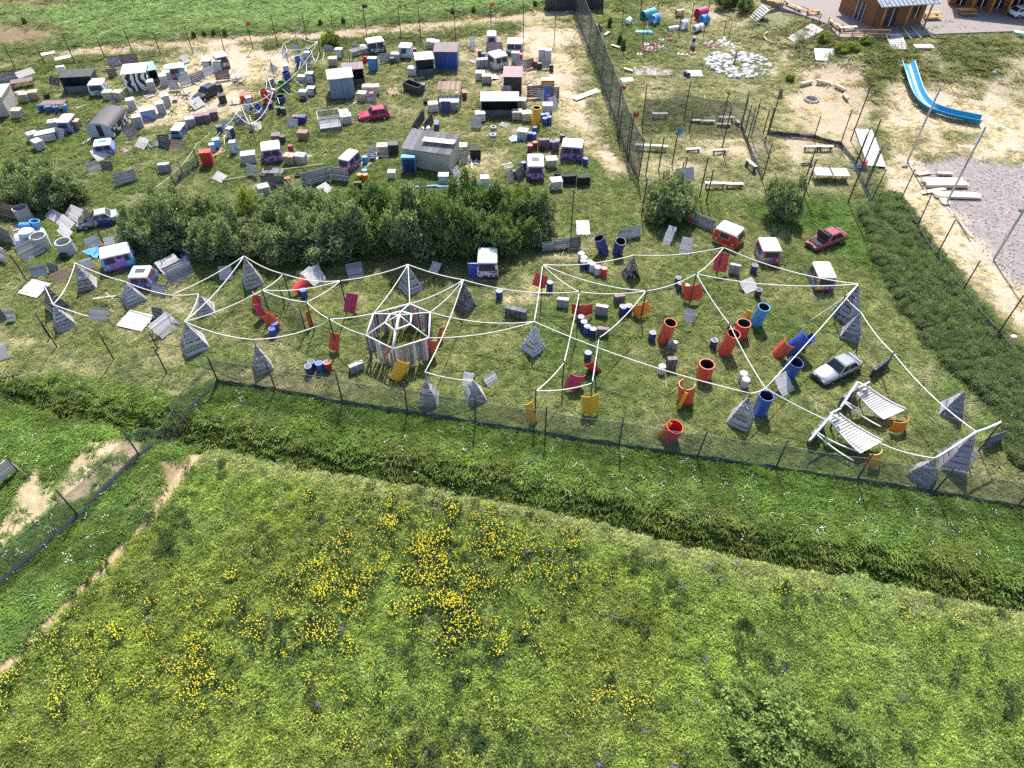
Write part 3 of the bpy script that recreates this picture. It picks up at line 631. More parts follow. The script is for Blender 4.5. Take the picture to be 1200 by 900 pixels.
TN = {'w':('milky white', TOTEW),'c':('cream', CREAM),'o':('sun-yellowed', TOTEO),'p':('dusty pink', PINKISH)}
CAGE = None
def tote(px, py, c='w', rz=0.0, s=1.0):
    global CAGE
    if CAGE is None: v, f = tote_cage(); CAGE = mesh_from('cage', v, f, STEEL)
    p = G(px, py); t = Thing('liquid_tote', '%s plastic tank in a wire cage' % TN[c][0], 'tank', p, R(rz+random.uniform(-14, 14)), 'caged plastic tanks')
    t.part('tank', rbox('tank', TN[c][1], 1.16, .96, .14, 1.14, .12, .1), scale=(s,s,s))
    t.part('cage', CAGE, scale=(s,s,s)); t.part('cap', lathe('cap', [(.11,0),(.11,.05)], DARK, 10), (0,0,1.13*s))
    t.box('pallet', (1.2*s,1.0*s,.11*s), (0,0,.065*s), WDARK); return t
def barricade(a, b, length=1.3, tilt=20, mat=WGREY, desc='grey slatted board panel', legs=True, lift_=.12, gap=.05, pw=None, name='board_panel', vertical=False, cat='barricade', label=None):
    """planks from the photo's base edge a->b, rising and leaning away by tilt"""
    A, B = G(*a), G(*b); L = (B-A).length; rz = yaw(A, B); ti = R(tilt)
    t = Thing(name, desc, cat, (A+B)/2, rz, 'plank panels set up as cover', label=label)
    up = Vector((0, math.sin(ti), math.cos(ti))); pw = pw or .21
    if vertical:
        n = max(3, round(L/pw)); st = L/n
        for i in range(n): c = up*(length/2)+Vector((-L/2+st*(i+.5), 0, lift_)); t.box('plank', (st-gap*.5, .03, length*random.uniform(.95,1.03)), c, mat, (-ti, 0, random.gauss(0,.01)))
    else:
        n = max(3, round(length/pw)); st = length/n
        for i in range(n):
            c = up*(st*(i+.5))+Vector((random.gauss(0,.015), random.gauss(0,.006), lift_)); t.box('plank', (L*random.uniform(.97,1.02), .03, st-gap*.5), c, mat, (-ti, random.gauss(0,.008), 0))
    if legs:
        top = up*length
        for sx in (-1, 1):
            x = sx*L*.38
            t.tube('post', [(x, .045+up.y*length*.1, lift_+up.z*length*.1), (x, top.y+.045, lift_+top.z)], .04, WDARK, 4)
            if abs(tilt) > 8: t.tube('prop', [(x, top.y*.86+.06, lift_+top.z*.86), (x, top.y*.86+.1*math.copysign(1, tilt)+(.25 if tilt>=0 else 0), -.05)], .04, WDARK, 4)
            else: t.tube('prop', [(x, top.y+.05, lift_+top.z*.8), (x, top.y+.6, -.05)], .04, WDARK, 4)
    return t
def pyramid(px, py, wd=2.0, h=2.7, rz=45, sides=4, mat=WGREY, post=.4, open_front=False, desc='grey plank pyramid bunker', label=None, skip=()):
    p = G(px, py); t = Thing('pyramid_bunker', desc, 'pyramid', p, R(rz), 'plank pyramids between the ropes', label=label)
    nl = 7; top = .06
    cor = [(wd/math.sqrt(2)*math.cos(2*math.pi*(i+.5)/sides), wd/math.sqrt(2)*math.sin(2*math.pi*(i+.5)/sides)) for i in range(sides)]
    for i in range(sides):
        if i in skip: continue
        x0, y0 = cor[i]; x1, y1 = cor[(i+1) % sides]; nrm = Vector(((x0+x1)/2, (y0+y1)/2, 0)).normalized()
        for k in range(nl):
            if open_front and k >= nl-3 and i == 0: continue
            a, b_ = k/nl+.008+random.uniform(0,.01), (k+1)/nl-.014-random.uniform(0,.012)
            def pt(q, f): s = 1-f*(1-top); return Vector((q[0]*s, q[1]*s, .04+f*h))
            off = nrm*random.uniform(0, .05)+Vector((random.gauss(0,.012),random.gauss(0,.012),0)); j = random.gauss(0, .05)
            vs = [pt((x0,y0),a)+off, pt((x1,y1),a)+off, pt((x1,y1),b_+j*.2)+off, pt((x0,y0),b_)+off]
            vv = vs+[q-nrm*.03 for q in vs]
            me = mesh_from('plank', vv, [(0,1,2,3),(7,6,5,4),(0,4,5,1),(1,5,6,2),(2,6,7,3),(3,7,4,0)], mat); t.part('plank', me)
    t.tube('post', [(0,0,0),(0,0,h+post)], .055, WDARK, 6); return t
def pole(px, py, h, r=.06, mat=POLE, desc='dark wooden rope pole', label=None, lean=(0,0), name='rope_pole', cat='pole', grp='poles carrying the ropes'):
    p = G(px, py); t = Thing(name, desc, cat, p, 0, grp, label=label); t.tube('shaft', [(0,0,-.1),(lean[0]*.5,lean[1]*.5,h*.5),(lean[0],lean[1],h)], r, mat, 6)
    t.part('cap', lathe('pole_cap', [(.07,0),(.075,.04),(.03,.08)], mat, 8), (lean[0],lean[1],h-.01)); return t
def rope(pts, sag=.25, r=.055, mat=ROPE, desc='white rope strung between poles', label=None):
    """pts: (px, py, z) tie points"""
    Wp = [P(*q) for q in pts]; path = []
    for a, b_ in zip(Wp[:-1], Wp[1:]):
        L = (b_-a).length; n = 10
        for i in range(n): f = i/n; q = a.lerp(b_, f); q.z -= sag*4*f*(1-f)*min(1.6, L/6); path.append(q)
    path.append(Wp[-1]); mid = path[len(path)//2]; o0 = Vector(Wp[0])
    v, f = tube_geo([q-o0 for q in path], r, 6)
    single('rope', desc, 'rope', mesh_from('rope', v, f, mat, True), o0, group='white ropes strung over the field', ref=Vector((mid.x, mid.y, 0)), label=label)
def pipe(px, py, r=.55, h=1.9, mat=ORED, desc='orange-red plastic pipe standing open', lean=(0,0), arc=360, a0=0, name='pipe_bunker', base_lift=0.0, label=None):
    """standing length of big plastic pipe, or a shell cut from one"""
    p = G(px, py); t = Thing(name, desc, 'pipe', p, 0, 'cut plastic pipes set up as cover', rot=(R(lean[0]), R(lean[1]), 0), label=label); t.o.location.z += base_lift
    seg = 24 if arc == 360 else 14; th = .045; v, f = [], []
    angs = [R(a0+arc*i/seg) for i in range(seg if arc == 360 else seg+1)]
    for z in (0.0, h*.34, h*.36, h*.64, h*.66, h):
        bul = .012 if 0 < z < h else 0
        for a in angs: v.append(((r+bul)*math.cos(a), (r+bul)*math.sin(a), z))
    m = len(angs); L = 6
    for z in (h, 0.0):
        for a in angs: v.append(((r-th)*math.cos(a), (r-th)*math.sin(a), z))
    ring = lambda k: range(k*m, k*m+m)
    rows = list(range(8))+[0]
    for k0, k1 in zip(rows[:-1], rows[1:]):
        for i in range(m if arc == 360 else m-1):
            j = (i+1) % m; f.append((k0*m+i, k0*m+j, k1*m+j, k1*m+i))
    if arc != 360:
        f.append(tuple(k*m for k in range(8))[::-1]); f.append(tuple(k*m+m-1 for k in range(8)))
    me = mesh_from('shell', v, f, mat, False); t.part('shell', me)
    if arc == 360 and mat is not RED: t.part('dark_sleeve', lathe('pipe_dark_sleeve_%.2f_%.2f' % (r, h), [(r-th-.004,.01),(r-th-.004,h-.05)], BLACK, 24, True, False))  # black sleeve added to keep the pipe's inside dark against direct sun
    if arc == 360: t.part('rim', lathe('pipe_rim_%.2f' % r, [(r-th,0),(r+.02,0),(r+.02,.05),(r-th,.05),(r-th,0)], mat, 24, False, False), (0,0,h-.02))
    else: t.box('batten', (.06,.06,h*.9), ((r-.1)*math.cos(R(a0+arc/2)), (r-.1)*math.sin(R(a0+arc/2)), h*.45), WDARK)
    return t
VD = dict(w=.85)
def van(a, b, depth=2.0, h=1.75, roof=WHITE, body=WHITE, accent=PURPLE, wins=('f','r'), desc='painted van cab shell', hatch=False, label=None, belt=.5, slant=.0, doors=()):
    """cut-off van cabin: photo base edge a->b is its front side; it runs back by depth"""
    A, B = G(*a), G(*b); L = (B-A).length; rz = yaw(A, B)
    t = Thing('van_cab', desc, 'van cab', (A+B)/2, rz, 'painted van cabs used as cover', label=label)
    def ring(z, ins, insf):
        x0, x1, y0, y1 = -L/2+ins, L/2-ins-slant*max(0, (z/h-belt))*L*.8, insf, depth-ins; r = .16; out = []
        for cx, cy, a0 in ((x1-r,y1-r,0),(x0+r,y1-r,90),(x0+r,y0+r,180),(x1-r,y0+r,270)):
            for k in range(4): q = R(a0+30*k); out.append((cx+r*math.cos(q), cy+r*math.sin(q), z))
        return out
    zb = belt*h; lv = [(.12,.05,.05),(.3,0,0),(zb,0,0),(h*.84,.10,.14),(h*.885,.12,.17)]
    v, f = [], []
    for z, i1, i2 in lv: v += ring(z, i1, i2)
    for k in range(len(lv)-1):
        for i in range(16): j = (i+1) % 16; f.append((k*16+i, k*16+j, (k+1)*16+j, (k+1)*16+i))
    f.append(tuple(range(16))[::-1]); me = mesh_from('body', v, f, body); t.part('body', me)
    v, f = [], []; lv2 = [(h*.87,.08,.12),(h*.93,.10,.16),(h*.975,.20,.30),(h,.42,.52)]
    for z, i1, i2 in lv2: v += ring(z, i1, i2)
    for k in range(3):
        for i in range(16): j = (i+1) % 16; f.append((k*16+i, k*16+j, (k+1)*16+j, (k+1)*16+i))
    f.append(tuple(48+i for i in range(16))); ro = t.part('roof', mesh_from('roof', v, f, roof, False))
    if hatch: t.box('roof_hatch', (L*.42, depth*.28, .05), (0, depth*.5, h+.01), hatch if not hatch is True else GREY)
    z0, z1 = zb+.06, h*.82
    def quad_slab(nm, c4, nrm, d, mat, parent=None):
        vv = [q+nrm*d for q in c4]+[q-nrm*.02 for q in c4]
        return t.part(nm, mesh_from(nm, vv, [(0,1,2,3),(0,4,5,1),(1,5,6,2),(2,6,7,3),(3,7,4,0)], mat), parent=parent)
    def win(side, f0, f1, za=z0, zb_=z1, mat=DARK, nm='window'):
        def ins(z): k = min(1, max(0, (z-zb)/(h*.84-zb))); return (.10*k, .14*k)
        c4 = []
        for z, fr in ((za,f0),(za,f1),(zb_,f1),(zb_,f0)):
            i1, i2 = ins(z)
            if side == 'f': c4.append(Vector((-L/2+.17+i1+(L-.34-2*i1)*fr, i2, z)))
            elif side == 'r': c4.append(Vector((L/2-i1-slant*max(0, z/h-belt)*L*.8, .17+i2+(depth-.34-i1-i2)*fr, z)))
            else: c4.append(Vector((-L/2+i1, depth-.17-i1-(depth-.34-i1-i2)*fr, z)))
        nrm = (c4[1]-c4[0]).cross(c4[3]-c4[0]).normalized(); cen = sum(c4, Vector())/4
        o = quad_slab(nm+'_frame', [cen+(q-cen)*1.13 for q in c4], nrm, .012, accent)
        quad_slab(nm, c4, nrm, .022, mat, o)
    for wkey in wins:
        if wkey == 'f': win('f', .08, .92)
        elif wkey == 'f2': win('f', .06, .46); win('f', .56, .94)
        elif wkey == 'fd': win('f', .06, .42); win('f', .52, .74, .22, h*.80, DARK, 'door_opening'); win('f', .80, .97)
        elif wkey == 'fs': win('f', .22, .66)
        elif wkey == 'r': win('r', .1, .9)
        elif wkey == 'r2': win('r', .05, .45); win('r', .55, .95)
        elif wkey == 'l': win('l', .1, .9)
        elif wkey == 'l2': win('l', .05, .45); win('l', .55, .95)
    for sx in (-1,1): t.part('headlight', lathe('van_headlight', [(.10,0),(.11,.03),(.07,.05)], LGREY, 10), (sx*L*.34,.0,belt*h*.72), (R(90),0,0)); t.box('door_seam', (.02,.02,h*.42), (sx*L*.18,-.004,h*.30), DARK)
    t.box('gutter', (L*.90,.05,.035), (0,.12,h*.872), accent)
    t.box('bumper', (L*.92, .06, .14), (0, -.035, .28), accent); t.box('sill', (L*.96, depth*.94, .12), (0, depth*.5, .07), DARK)
    return t
def block(name, desc, cat, px, py, size, rz=0, mat=GREY, top=None, group=None, label=None, legs=False, door=None):
    """cabinet, fridge, crate: body, lid and door"""
    p = G(px, py); t = Thing(name, desc, cat, p, R(rz), group, label=label); sx, sy, sz = size
    t.part('body', rbox('cabinet_body', mat, sx, sy, .03, sz, .05, .03)); t.box('lid', (sx*1.03, sy*1.03, .04), (0,0,sz+.022), top or mat)
    t.box('door', (sx*.86, .03, sz*.82), (0,-sy/2-.012,sz*.5), door or top or mat); t.box('handle', (.03,.04,sz*.25), (sx*.34,-sy/2-.04,sz*.55), DARK)
    return t
def crate_wall(a, b, h=1.0, th=.35, mat=GREY, desc='grey crate wall', label=None, rows=3, name='crate_wall'):
    A, B = G(*a), G(*b); L = (B-A).length; t = Thing(name, desc, 'barricade', (A+B)/2, yaw(A, B), 'low walls of crates and blocks', label=label)
    nc = max(2, round(L/.5)); cw, ch = L/nc, h/rows
    for i in range(nc):
        for k in range(rows): t.box('crate', (cw-.035, th*random.uniform(.94,1.05), ch-.03), (-L/2+cw*(i+.5), th/2, ch*(k+.5)+.02), mat, (0,0,random.gauss(0,.02)))
    t.box('backing', (L*.98, th*.7, h*.96), (0, th/2, h*.5), DARK); return t
def tyre(px, py, mat=BLACK, r=.34, desc='old tyre lying flat', n=1, group='tyres', plant=None, z=0):
    p = G(px, py); t = Thing('tyre_planter' if plant else 'tyre_stack', desc, 'tyre', p, 0, group)
    prof = [(r*.58,0),(r*.92,0),(r,.05),(r,.15),(r*.92,.2),(r*.58,.2),(r*.58,0)]
    for k in range(n): t.part('tyre', lathe('tyre_%.2f' % r, prof, mat, 16, False, False), (0,0,.01+.2*k), scale=(1,1,1))
    t.part('soil' if plant else 'core', lathe('soil_%.2f' % r, [(r*.57,0),(r*.57,.12)], DK_SOIL, 12), (0,0,.2*(n-1)+.01)); 
    if plant:
        v, f = [], []
        for i in range(14):
            a = random.uniform(0,6.28); d = random.uniform(0, r*.5); q = Vector((d*math.cos(a), d*math.sin(a), random.uniform(.15,.3))); k = len(v); s = .06
            v += [q+Vector((s,0,0)), q+Vector((0,s,0)), q+Vector((-s,0,0)), q+Vector((0,-s,0)), q+Vector((0,0,s))]
            f += [(k,k+1,k+4),(k+1,k+2,k+4),(k+2,k+3,k+4),(k+3,k,k+4)]
        t.part('blossom', mesh_from('blossom', v, f, plant))
    return t
DK_SOIL = pm('planter_soil', (.05,.04,.03), .95)
def car(px, py, rz, paint, L=4.1, wd=1.65, kind='hatch', open_bonnet=False, desc='', label=None, stripped=False):
    p = G(px, py); t = Thing('parked_car', desc, 'car', p, rz, label=label); hw = wd/2
    # nose at +x. stations: x, bottom, top of the lower body, half width
    if kind == 'hatch': st = [(.5,.32,.55,.80),(.46,.22,.66,.94),(.30,.2,.78,1.0),(.12,.2,.86,1.0),(-.25,.2,.90,1.0),(-.44,.22,.92,.96),(-.5,.32,.80,.84)]
    else: st = [(.5,.34,.56,.80),(.465,.22,.68,.94),(.30,.2,.78,1.0),(.14,.2,.85,1.0),(-.22,.2,.90,1.0),(-.32,.2,.92,1.0),(-.47,.24,.90,.94),(-.5,.34,.80,.84)]
    v, f = [], []
    for xf, zb, zt, k in st:
        w_ = hw*k; mz = (zb+zt)/2
        for y, z in ((-w_*.92,zb),(-w_,mz-.06),(-w_,mz+.06),(-w_*.95,zt-.05),(-w_*.8,zt),(0,zt+.025),(w_*.8,zt),(w_*.95,zt-.05),(w_,mz+.06),(w_,mz-.06),(w_*.92,zb)): v.append((xf*L, y, z))
    m = 11
    for k in range(len(st)-1):
        for i in range(m): j = (i+1) % m; f.append((k*m+i, (k+1)*m+i, (k+1)*m+j, k*m+j))
    f.append(tuple(range(m))); f.append(tuple((len(st)-1)*m+i for i in range(m))[::-1])
    t.part('body', mesh_from('body', v, f, paint, True))
    if kind == 'hatch': xs_ = (.16, .03, -.34, -.47)
    else: xs_ = (.14, .0, -.26, -.37)
    zb, zr = .86, 1.36; x0, x1, x2, x3 = [q*L for q in xs_]; wb, wr = hw*.93, hw*.74
    C = lambda x, y, z: Vector((x, y, z))
    F1, F2, R1, R2 = C(x0,-wb,zb), C(x0,wb,zb), C(x3,-wb,zb+.03), C(x3,wb,zb+.03); T1, T2, S1, S2 = C(x1,-wr,zr), C(x1,wr,zr), C(x2,-wr,zr-.01), C(x2,wr,zr-.01)
    vv = [F1,F2,R1,R2,T1,T2,S1,S2]; t.part('cabin', mesh_from('cabin', vv, [(0,1,5,4),(1,3,7,5),(3,2,6,7),(2,0,4,6),(4,5,7,6)], paint))
    def pane(nm, q, s=.86):
        c = sum(q, Vector())/4; nrm = (q[1]-q[0]).cross(q[3]-q[0]).normalized()
        q2 = [c+(k-c)*s for k in q]; w4 = [k+nrm*.012 for k in q2]+[k-nrm*.02 for k in q2]
        t.part(nm, mesh_from(nm, w4, [(0,1,2,3),(0,4,5,1),(1,5,6,2),(2,6,7,3),(3,7,4,0)], GLASS))
    pane('windscreen', [F1,F2,T2,T1], .9); pane('rear_window', [R2,R1,S1,S2])
    for sgn in (1,-1):
        a, b_, c_, d_ = (F2,R2,S2,T2) if sgn > 0 else (R1,F1,T1,S1)
        m0, m1 = a.lerp(b_, .48), d_.lerp(c_, .48); pane('side_window', [a,m0,m1,d_], .82); pane('side_window', [m0,b_,c_,m1], .82)
    cx = (x1+x2)/2; v, f = rbox_geo(abs(x2-x1)*1.06, wr*2.02, 0, .07, .12, 3, .1); t.part('roof', mesh_from('roof', v, f, paint), (cx,0,zr-.02))
    tyr = lathe('car_tyre', [(.16,-.09),(.27,-.09),(.30,-.06),(.30,.06),(.27,.09),(.16,.09)], BLACK, 16); rim = lathe('car_rim', [(.17,-.095),(.17,.097),(.06,.10)], STEEL, 12)
    for sx in (.30,-.31):
        for sy in (-1,1):
            q = t.part('wheel', tyr, (sx*L, sy*(hw-.06), .29), (R(90),0,0)); t.part('rim', rim, (0,0,0), parent=q)
    for sy in (-1,1):
        t.box('headlight', (.05,.30,.12), (.492*L,sy*hw*.56,.56), LGREY); t.box('tail_light', (.04,.24,.14), (-.495*L,sy*hw*.62,.70), DRED); t.box('mirror', (.10,.14,.10), (x0-.15, sy*(hw+.06), .95), DARK)
    t.box('bumper', (.10,wd*.9,.16), (.50*L,0,.37), DARK); t.box('bumper', (.10,wd*.9,.16), (-.50*L,0,.38), DARK); t.box('grille', (.03,wd*.4,.10), (.498*L,0,.56), BLACK)
    for sy in (-1,1):
        for xf in (.15,-.06,-.27): t.box('door_gap', (.018,.02,.46), (xf*L, sy*(hw*.997), .58), BLACK)
        for xf in (-.02,-.23): t.box('door_handle', (.16,.03,.035), (xf*L, sy*(hw+.005), .72), DARK)
        t.box('sill_trim', (L*.5,.03,.06), (-.05*L, sy*hw*.98, .27), DARK)
    t.box('bonnet_gap', (.02,wd*.8,.01), (.155*L,0,.875), BLACK); t.box('number_plate', (.02,.5,.11), (-.525*L,0,.5), WHITE)
    if kind != 'hatch': t.box('boot_lip', (.18,wd*.8,.05), (-.47*L,0,.93), paint)
    if open_bonnet:
        t.box('engine_bay', (L*.26,wd*.76,.06), (.31*L,0,.80), BLACK); t.box('bonnet', (.05,wd*.86,1.0), (.17*L,0,1.28), DARK, (0,R(18),0))
    return t
def shed(a, b, depth, h, wall, roof, desc, label, roof_t=.08, over=.12, slope=0.0, open_front=False, pitch=0, planks=0, cat='shed', name='shed', roof_planks=0, front=None):
    """hut on the photo base edge a->b"""
    A, B = G(*a), G(*b); L = (B-A).length; t = Thing(name, desc, cat, (A+B)/2, yaw(A, B), label=label); th = .06
    hb = h+slope
    t.box('wall', (L, th, hb), (0, depth, hb/2), wall)
    for sx in (-1, 1):
        v = [(sx*L/2,th/2,0),(sx*L/2,depth-th/2,0),(sx*L/2,depth-th/2,hb),(sx*L/2,th/2,h)]; v += [(x-sx*th,y,z) for x,y,z in v]
        t.part('wall', mesh_from('wall', v, [(0,1,2,3),(7,6,5,4),(0,4,5,1),(1,5,6,2),(2,6,7,3),(3,7,4,0)], wall))
    if open_front:
        for x in (-L/2, L/2): t.box('post', (.09,.09,h), (x,0,h/2), WDARK)
        t.box('counter', (L*.9,.06,h*.42), (0,0,h*.21), front or wall)
    elif planks:
        n = max(3, round(L/.28))
        for i in range(n): t.box('plank', (L/n-.02,.05,h), (-L/2+L/n*(i+.5),0,h/2), front or wall)
    else: t.box('wall', (L, th, h), (0, 0, h/2), front or wall)
    ang = math.atan2(slope, depth); dl = (depth+2*over)/math.cos(ang)
    n = roof_planks or 1
    for i in range(n): t.box('roof' if n == 1 else 'roof_board', ((L+2*over)/n-(.02 if n > 1 else 0), dl, roof_t), (-(L+2*over)/2+(L+2*over)/n*(i+.5), depth/2, (h+hb)/2+roof_t/2+.01), roof, (ang,0,0))
    t.dims = (L, depth, h); return t
# ================================================================== ROPES, POLES, PYRAMIDS
def zfrom(ax, ay, by):
    lo, hi = 0.0, 9.0
    for _ in range(30):
        m = (lo+hi)/2; q = P(ax, ay, m)
        if proj0(q.x, q.y)[1] < by: lo = m
        else: hi = m
    return lo
def base_of(ax, ay, z):
    q = P(ax, ay, z); return proj0(q.x, q.y, 0)
N = {}
def node(k, ax, ay, by=None, z=None): N[k] = (ax, ay, z if z else zfrom(ax, ay, by))
def pyr(k, ax, ay, by, wd, rz, **kw):
    node(k, ax, ay, by); a, b_ = base_of(*N[k]); po = kw.pop('post', .35); pyramid(a, b_, wd*.86, N[k][2]-po, rz, post=po, **kw)
pyr('a1', 88, 308, 335, 1.9, 20); pyr('a0', 50, 331, 362, 1.9, 50, skip=(0,), mat=WDARK, desc='tall dark pyramid bunker with an open side'); pyr('a3', 62, 357, 382, 1.9, 40)
pyr('a2', 146, 330, 353, 2.2, 42); pyr('b1', 286, 300, 332, 2.0, 28); pyr('a5', 233, 344, 364, 1.9, 20, open_front=True, desc='pyramid bunker with missing boards')
pyr('b4', 216, 377, 406, 2.4, 32, post=.3, mat=WGREY); pyr('b9', 297, 398, 431, 1.7, 30, post=.7)
pyr('c1', 478, 310, 338, 2.0, 38); pyr('c2', 543, 328, 361, 1.8, 50, mat=WDARK, post=.5); pyr('c4', 626, 377, 409, 1.9, 45, mat=LGREY, post=.5, desc='grey pyramid bunker covered in cloth')
pyr('c6', 498, 436, 470, 1.9, 0, post=.9, skip=(1,), desc='pyramid bunker open at the top with pale edges'); pyr('c11', 555, 446, 466, 1.9, 20, post=.1); pyr('d2', 743, 299, 326, 1.8, 12, mat=WDARK, skip=(2,))
pyr('d7', 879, 461, 494, 2.0, 58, post=.5); pyr('e1', 1006, 333, 370, 2.1, 35, mat=WSHADE, post=.2); pyr('e3', 1009, 366, 394, 1.8, 62, mat=WSHADE, post=.2)
pyr('e9', 1131, 459, 484, 1.9, 60, mat=WSHADE, post=.1); pyr('e6', 1096, 537, 560, 2.0, 40, mat=WSHADE, post=.2); pyr('e5', 1144, 506, 544, 2.1, 70, mat=WSHADE, post=.3)
for k, ax, ay, by in [('b2',332,321,352),('b3',307,340,372),('b6',359,354,390),('b7',399,329,366),('b8',386,374,411),('c3',636,310,347),('c5',679,342,376),('c7',628,458,494),('c8',694,449,478),('c9',702,396,432),('c10',661,425,452),('d1',848,290,322),('d3',816,321,358),('d4',757,341,374),('d5',855,380,410),('e2',990,348,378),('e4',1047,414,442),('e7',1174,494,530)]:
    node(k, ax, ay, by); a, b_ = base_of(*N[k]); pole(a, b_, N[k][2]+.12)
node('d6', 897, 455, z=2.6); node('e8', 1033, 520, z=1.7); node('m1', 200, 346, z=2.4); node('m2', 367, 384, z=2.2)
HZ = 2.6; HEX = [(437.5,367.5),(480,356),(504,366),(502.5,396),(461,409),(429,393)]; HIN = [(457.5,368),(470,365),(482,368),(481,380),(462.5,387),(451,378)]
for i, q in enumerate(HEX): N['h%d' % i] = q+(HZ,)
for s_ in ['a1 a2 m1 a5','a1 a3','a0 a3','a5 b4','b1 b4','b3 b4','b1 b2','b2 b7','b2 b3','b3 b6','b1 m1','b6 b7','b3 b7','b6 b8 h5','b8 h0','b4 b9 m2 b8','b7 c1','c1 h0','c1 h1','c2 h1','c2 h2','c1 c2','c2 c6','h2 c4','c2 c5','c3 c4','c3 c5','c3 d4','c3 d2','d2 d1','c4 d7','c5 c10 c7','c7 c8','c8 c9','c9 d4','c5 d4','d4 d3 d1','d3 d5 d6 e8','d3 e1','d1 e1','e1 d6','d6 d7','e1 e2','e2 e3','e3 e4 e5','e5 e6','e5 e7','e8 e6','c6 c11','h3 c4']:
    rope([N[k] for k in s_.split()], random.uniform(.15,.42), .040 if s_ not in ('e5 e6','e5 e7') else .085)
rope([N['e2'], (949,376,.1)], .1, .04); rope([N['a3'], (104,371,1.0)], .15, .05)
# upper rope tangle between the two upper fields
zb_ = Zm(200, 0)
U = {k: (zb_(x, y)[0], zb_(x, y)[1], z) for k, x, y, z in [('p',875,238,3.0),('q',1035,290,2.8),('r',795,300,2.8),('s',700,425,2.4),('t',665,490,2.2),('u',490,735,2.4),('v',460,795,2.2),('w',380,885,1.6),('x',720,640,2.2),('y',560,870,2.0),('z',925,195,3.6),('o',820,350,2.4)]}
for s_ in ['z p q','p r s t','r o q','s q','t x','u x','u v w','v y x','u y','o s']: rope([U[k] for k in s_.split()], .6, .034, desc='white rope in the tangle below the sandy patch')
rope([U['x'], U['q']], .5, .022, desc='thin long rope beside the tangle')
for i in range(22):
    f_ = i/21; bx, by = 375-112*f_+random.gauss(0,8), 52+102*f_+random.gauss(0,6)
    rope([(bx, by, random.uniform(.8,2.0)), (bx+random.uniform(-10,12), by+random.uniform(2,14), random.uniform(.6,1.8))], random.uniform(.3,.8), .032, desc='short white rope in the tangle')
for k in 'pqrstuxy': a, b_ = base_of(*U[k]); pole(a, b_, U[k][2]+.1, .04, desc='thin pole under the rope tangle')
for a, b_ in (((330,66),(338,72)),((342,60),(350,62)),((316,82),(324,88)),((285,128),(292,134)),((272,140),(280,146)),((262,152),(272,150))):
    barricade(a, b_, .9, 25, WWHITE, 'torn white cloth panel under the rope tangle', legs=True, name='cloth_panel')
for i in range(20):
    f_ = i/19; bx, by = 378-112*f_+random.gauss(0,7), 58+104*f_+random.gauss(0,6); k = i % 4
    if k < 2: barricade((bx-5,by+random.uniform(-3,3)),(bx+5,by+random.uniform(-3,3)),random.uniform(.8,1.4),random.choice([5,20,40]),random.choice([WGREY,WSHADE,WWHITE,WDARK]),'grey pallet panel in the rope tangle')
    elif k == 2: block('old_cabinet','scrap cabinet in the rope tangle','cabinet',bx,by,(random.uniform(.7,1.1),.7,random.uniform(.8,1.4)),random.uniform(-40,40),random.choice([GREY,LGREY,DBLUE,LBLUE]),LGREY)
    else: drum(bx,by,random.choice('bndw'),random.choice('wl'))
# ---------------- hexagonal slat hut under the rope web
cen = sum((P(*N['h%d' % i]) for i in range(6)), Vector())/6
HUTP = wood('faded_rose_wood', (.34,.24,.25)); hut = Thing('slat_hut', 'hexagon', 'hut', (cen.x, cen.y, 0), label='hexagonal hut of grey upright slats under a white rope web')
loc = lambda q: Vector((q.x-cen.x, q.y-cen.y, q.z))
for i in range(6):
    a, b_ = loc(P(*N['h%d' % i])), loc(P(*N['h%d' % ((i+1) % 6)])); L = (b_-a).length; nn = max(6, int(L/.19)); an = math.atan2(b_.y-a.y, b_.x-a.x)
    for k in range(nn):
        if random.random() < .05: continue
        q = a.lerp(b_, (k+.5)/nn); hh = HZ*random.uniform(.80, .97); mt = random.choice([WGREY, WSHADE, WDARK, WGREY, HUTP, WPALE])
        hut.box('plank', (L/nn*random.uniform(.72,1.0), .03, hh), (q.x+random.gauss(0,.03), q.y+random.gauss(0,.03), HZ-hh/2-.05), mt, (random.gauss(0,.03), random.gauss(0,.04), an))
    hut.tube('ring_beam', [a, b_], .065, ROPE); hut.tube('corner_post', [Vector((a.x,a.y,0)), a], .06, WDARK)
hin = [loc(P(*q, 3.35)) for q in HIN]; apx = loc(P(467.5, 369, 3.75))
for i in range(6):
    hut.tube('inner_ring', [hin[i], hin[(i+1) % 6]], .075, ROPE); j = (i+0) % 6
    hut.tube('spoke', [hin[i], loc(P(*N['h%d' % i]))], .05, ROPE); hut.tube('spoke', [hin[i], apx], .04, ROPE)
hut.tube('main_beam', [apx, loc(P(459,413,2.5))], .10, ROPE)
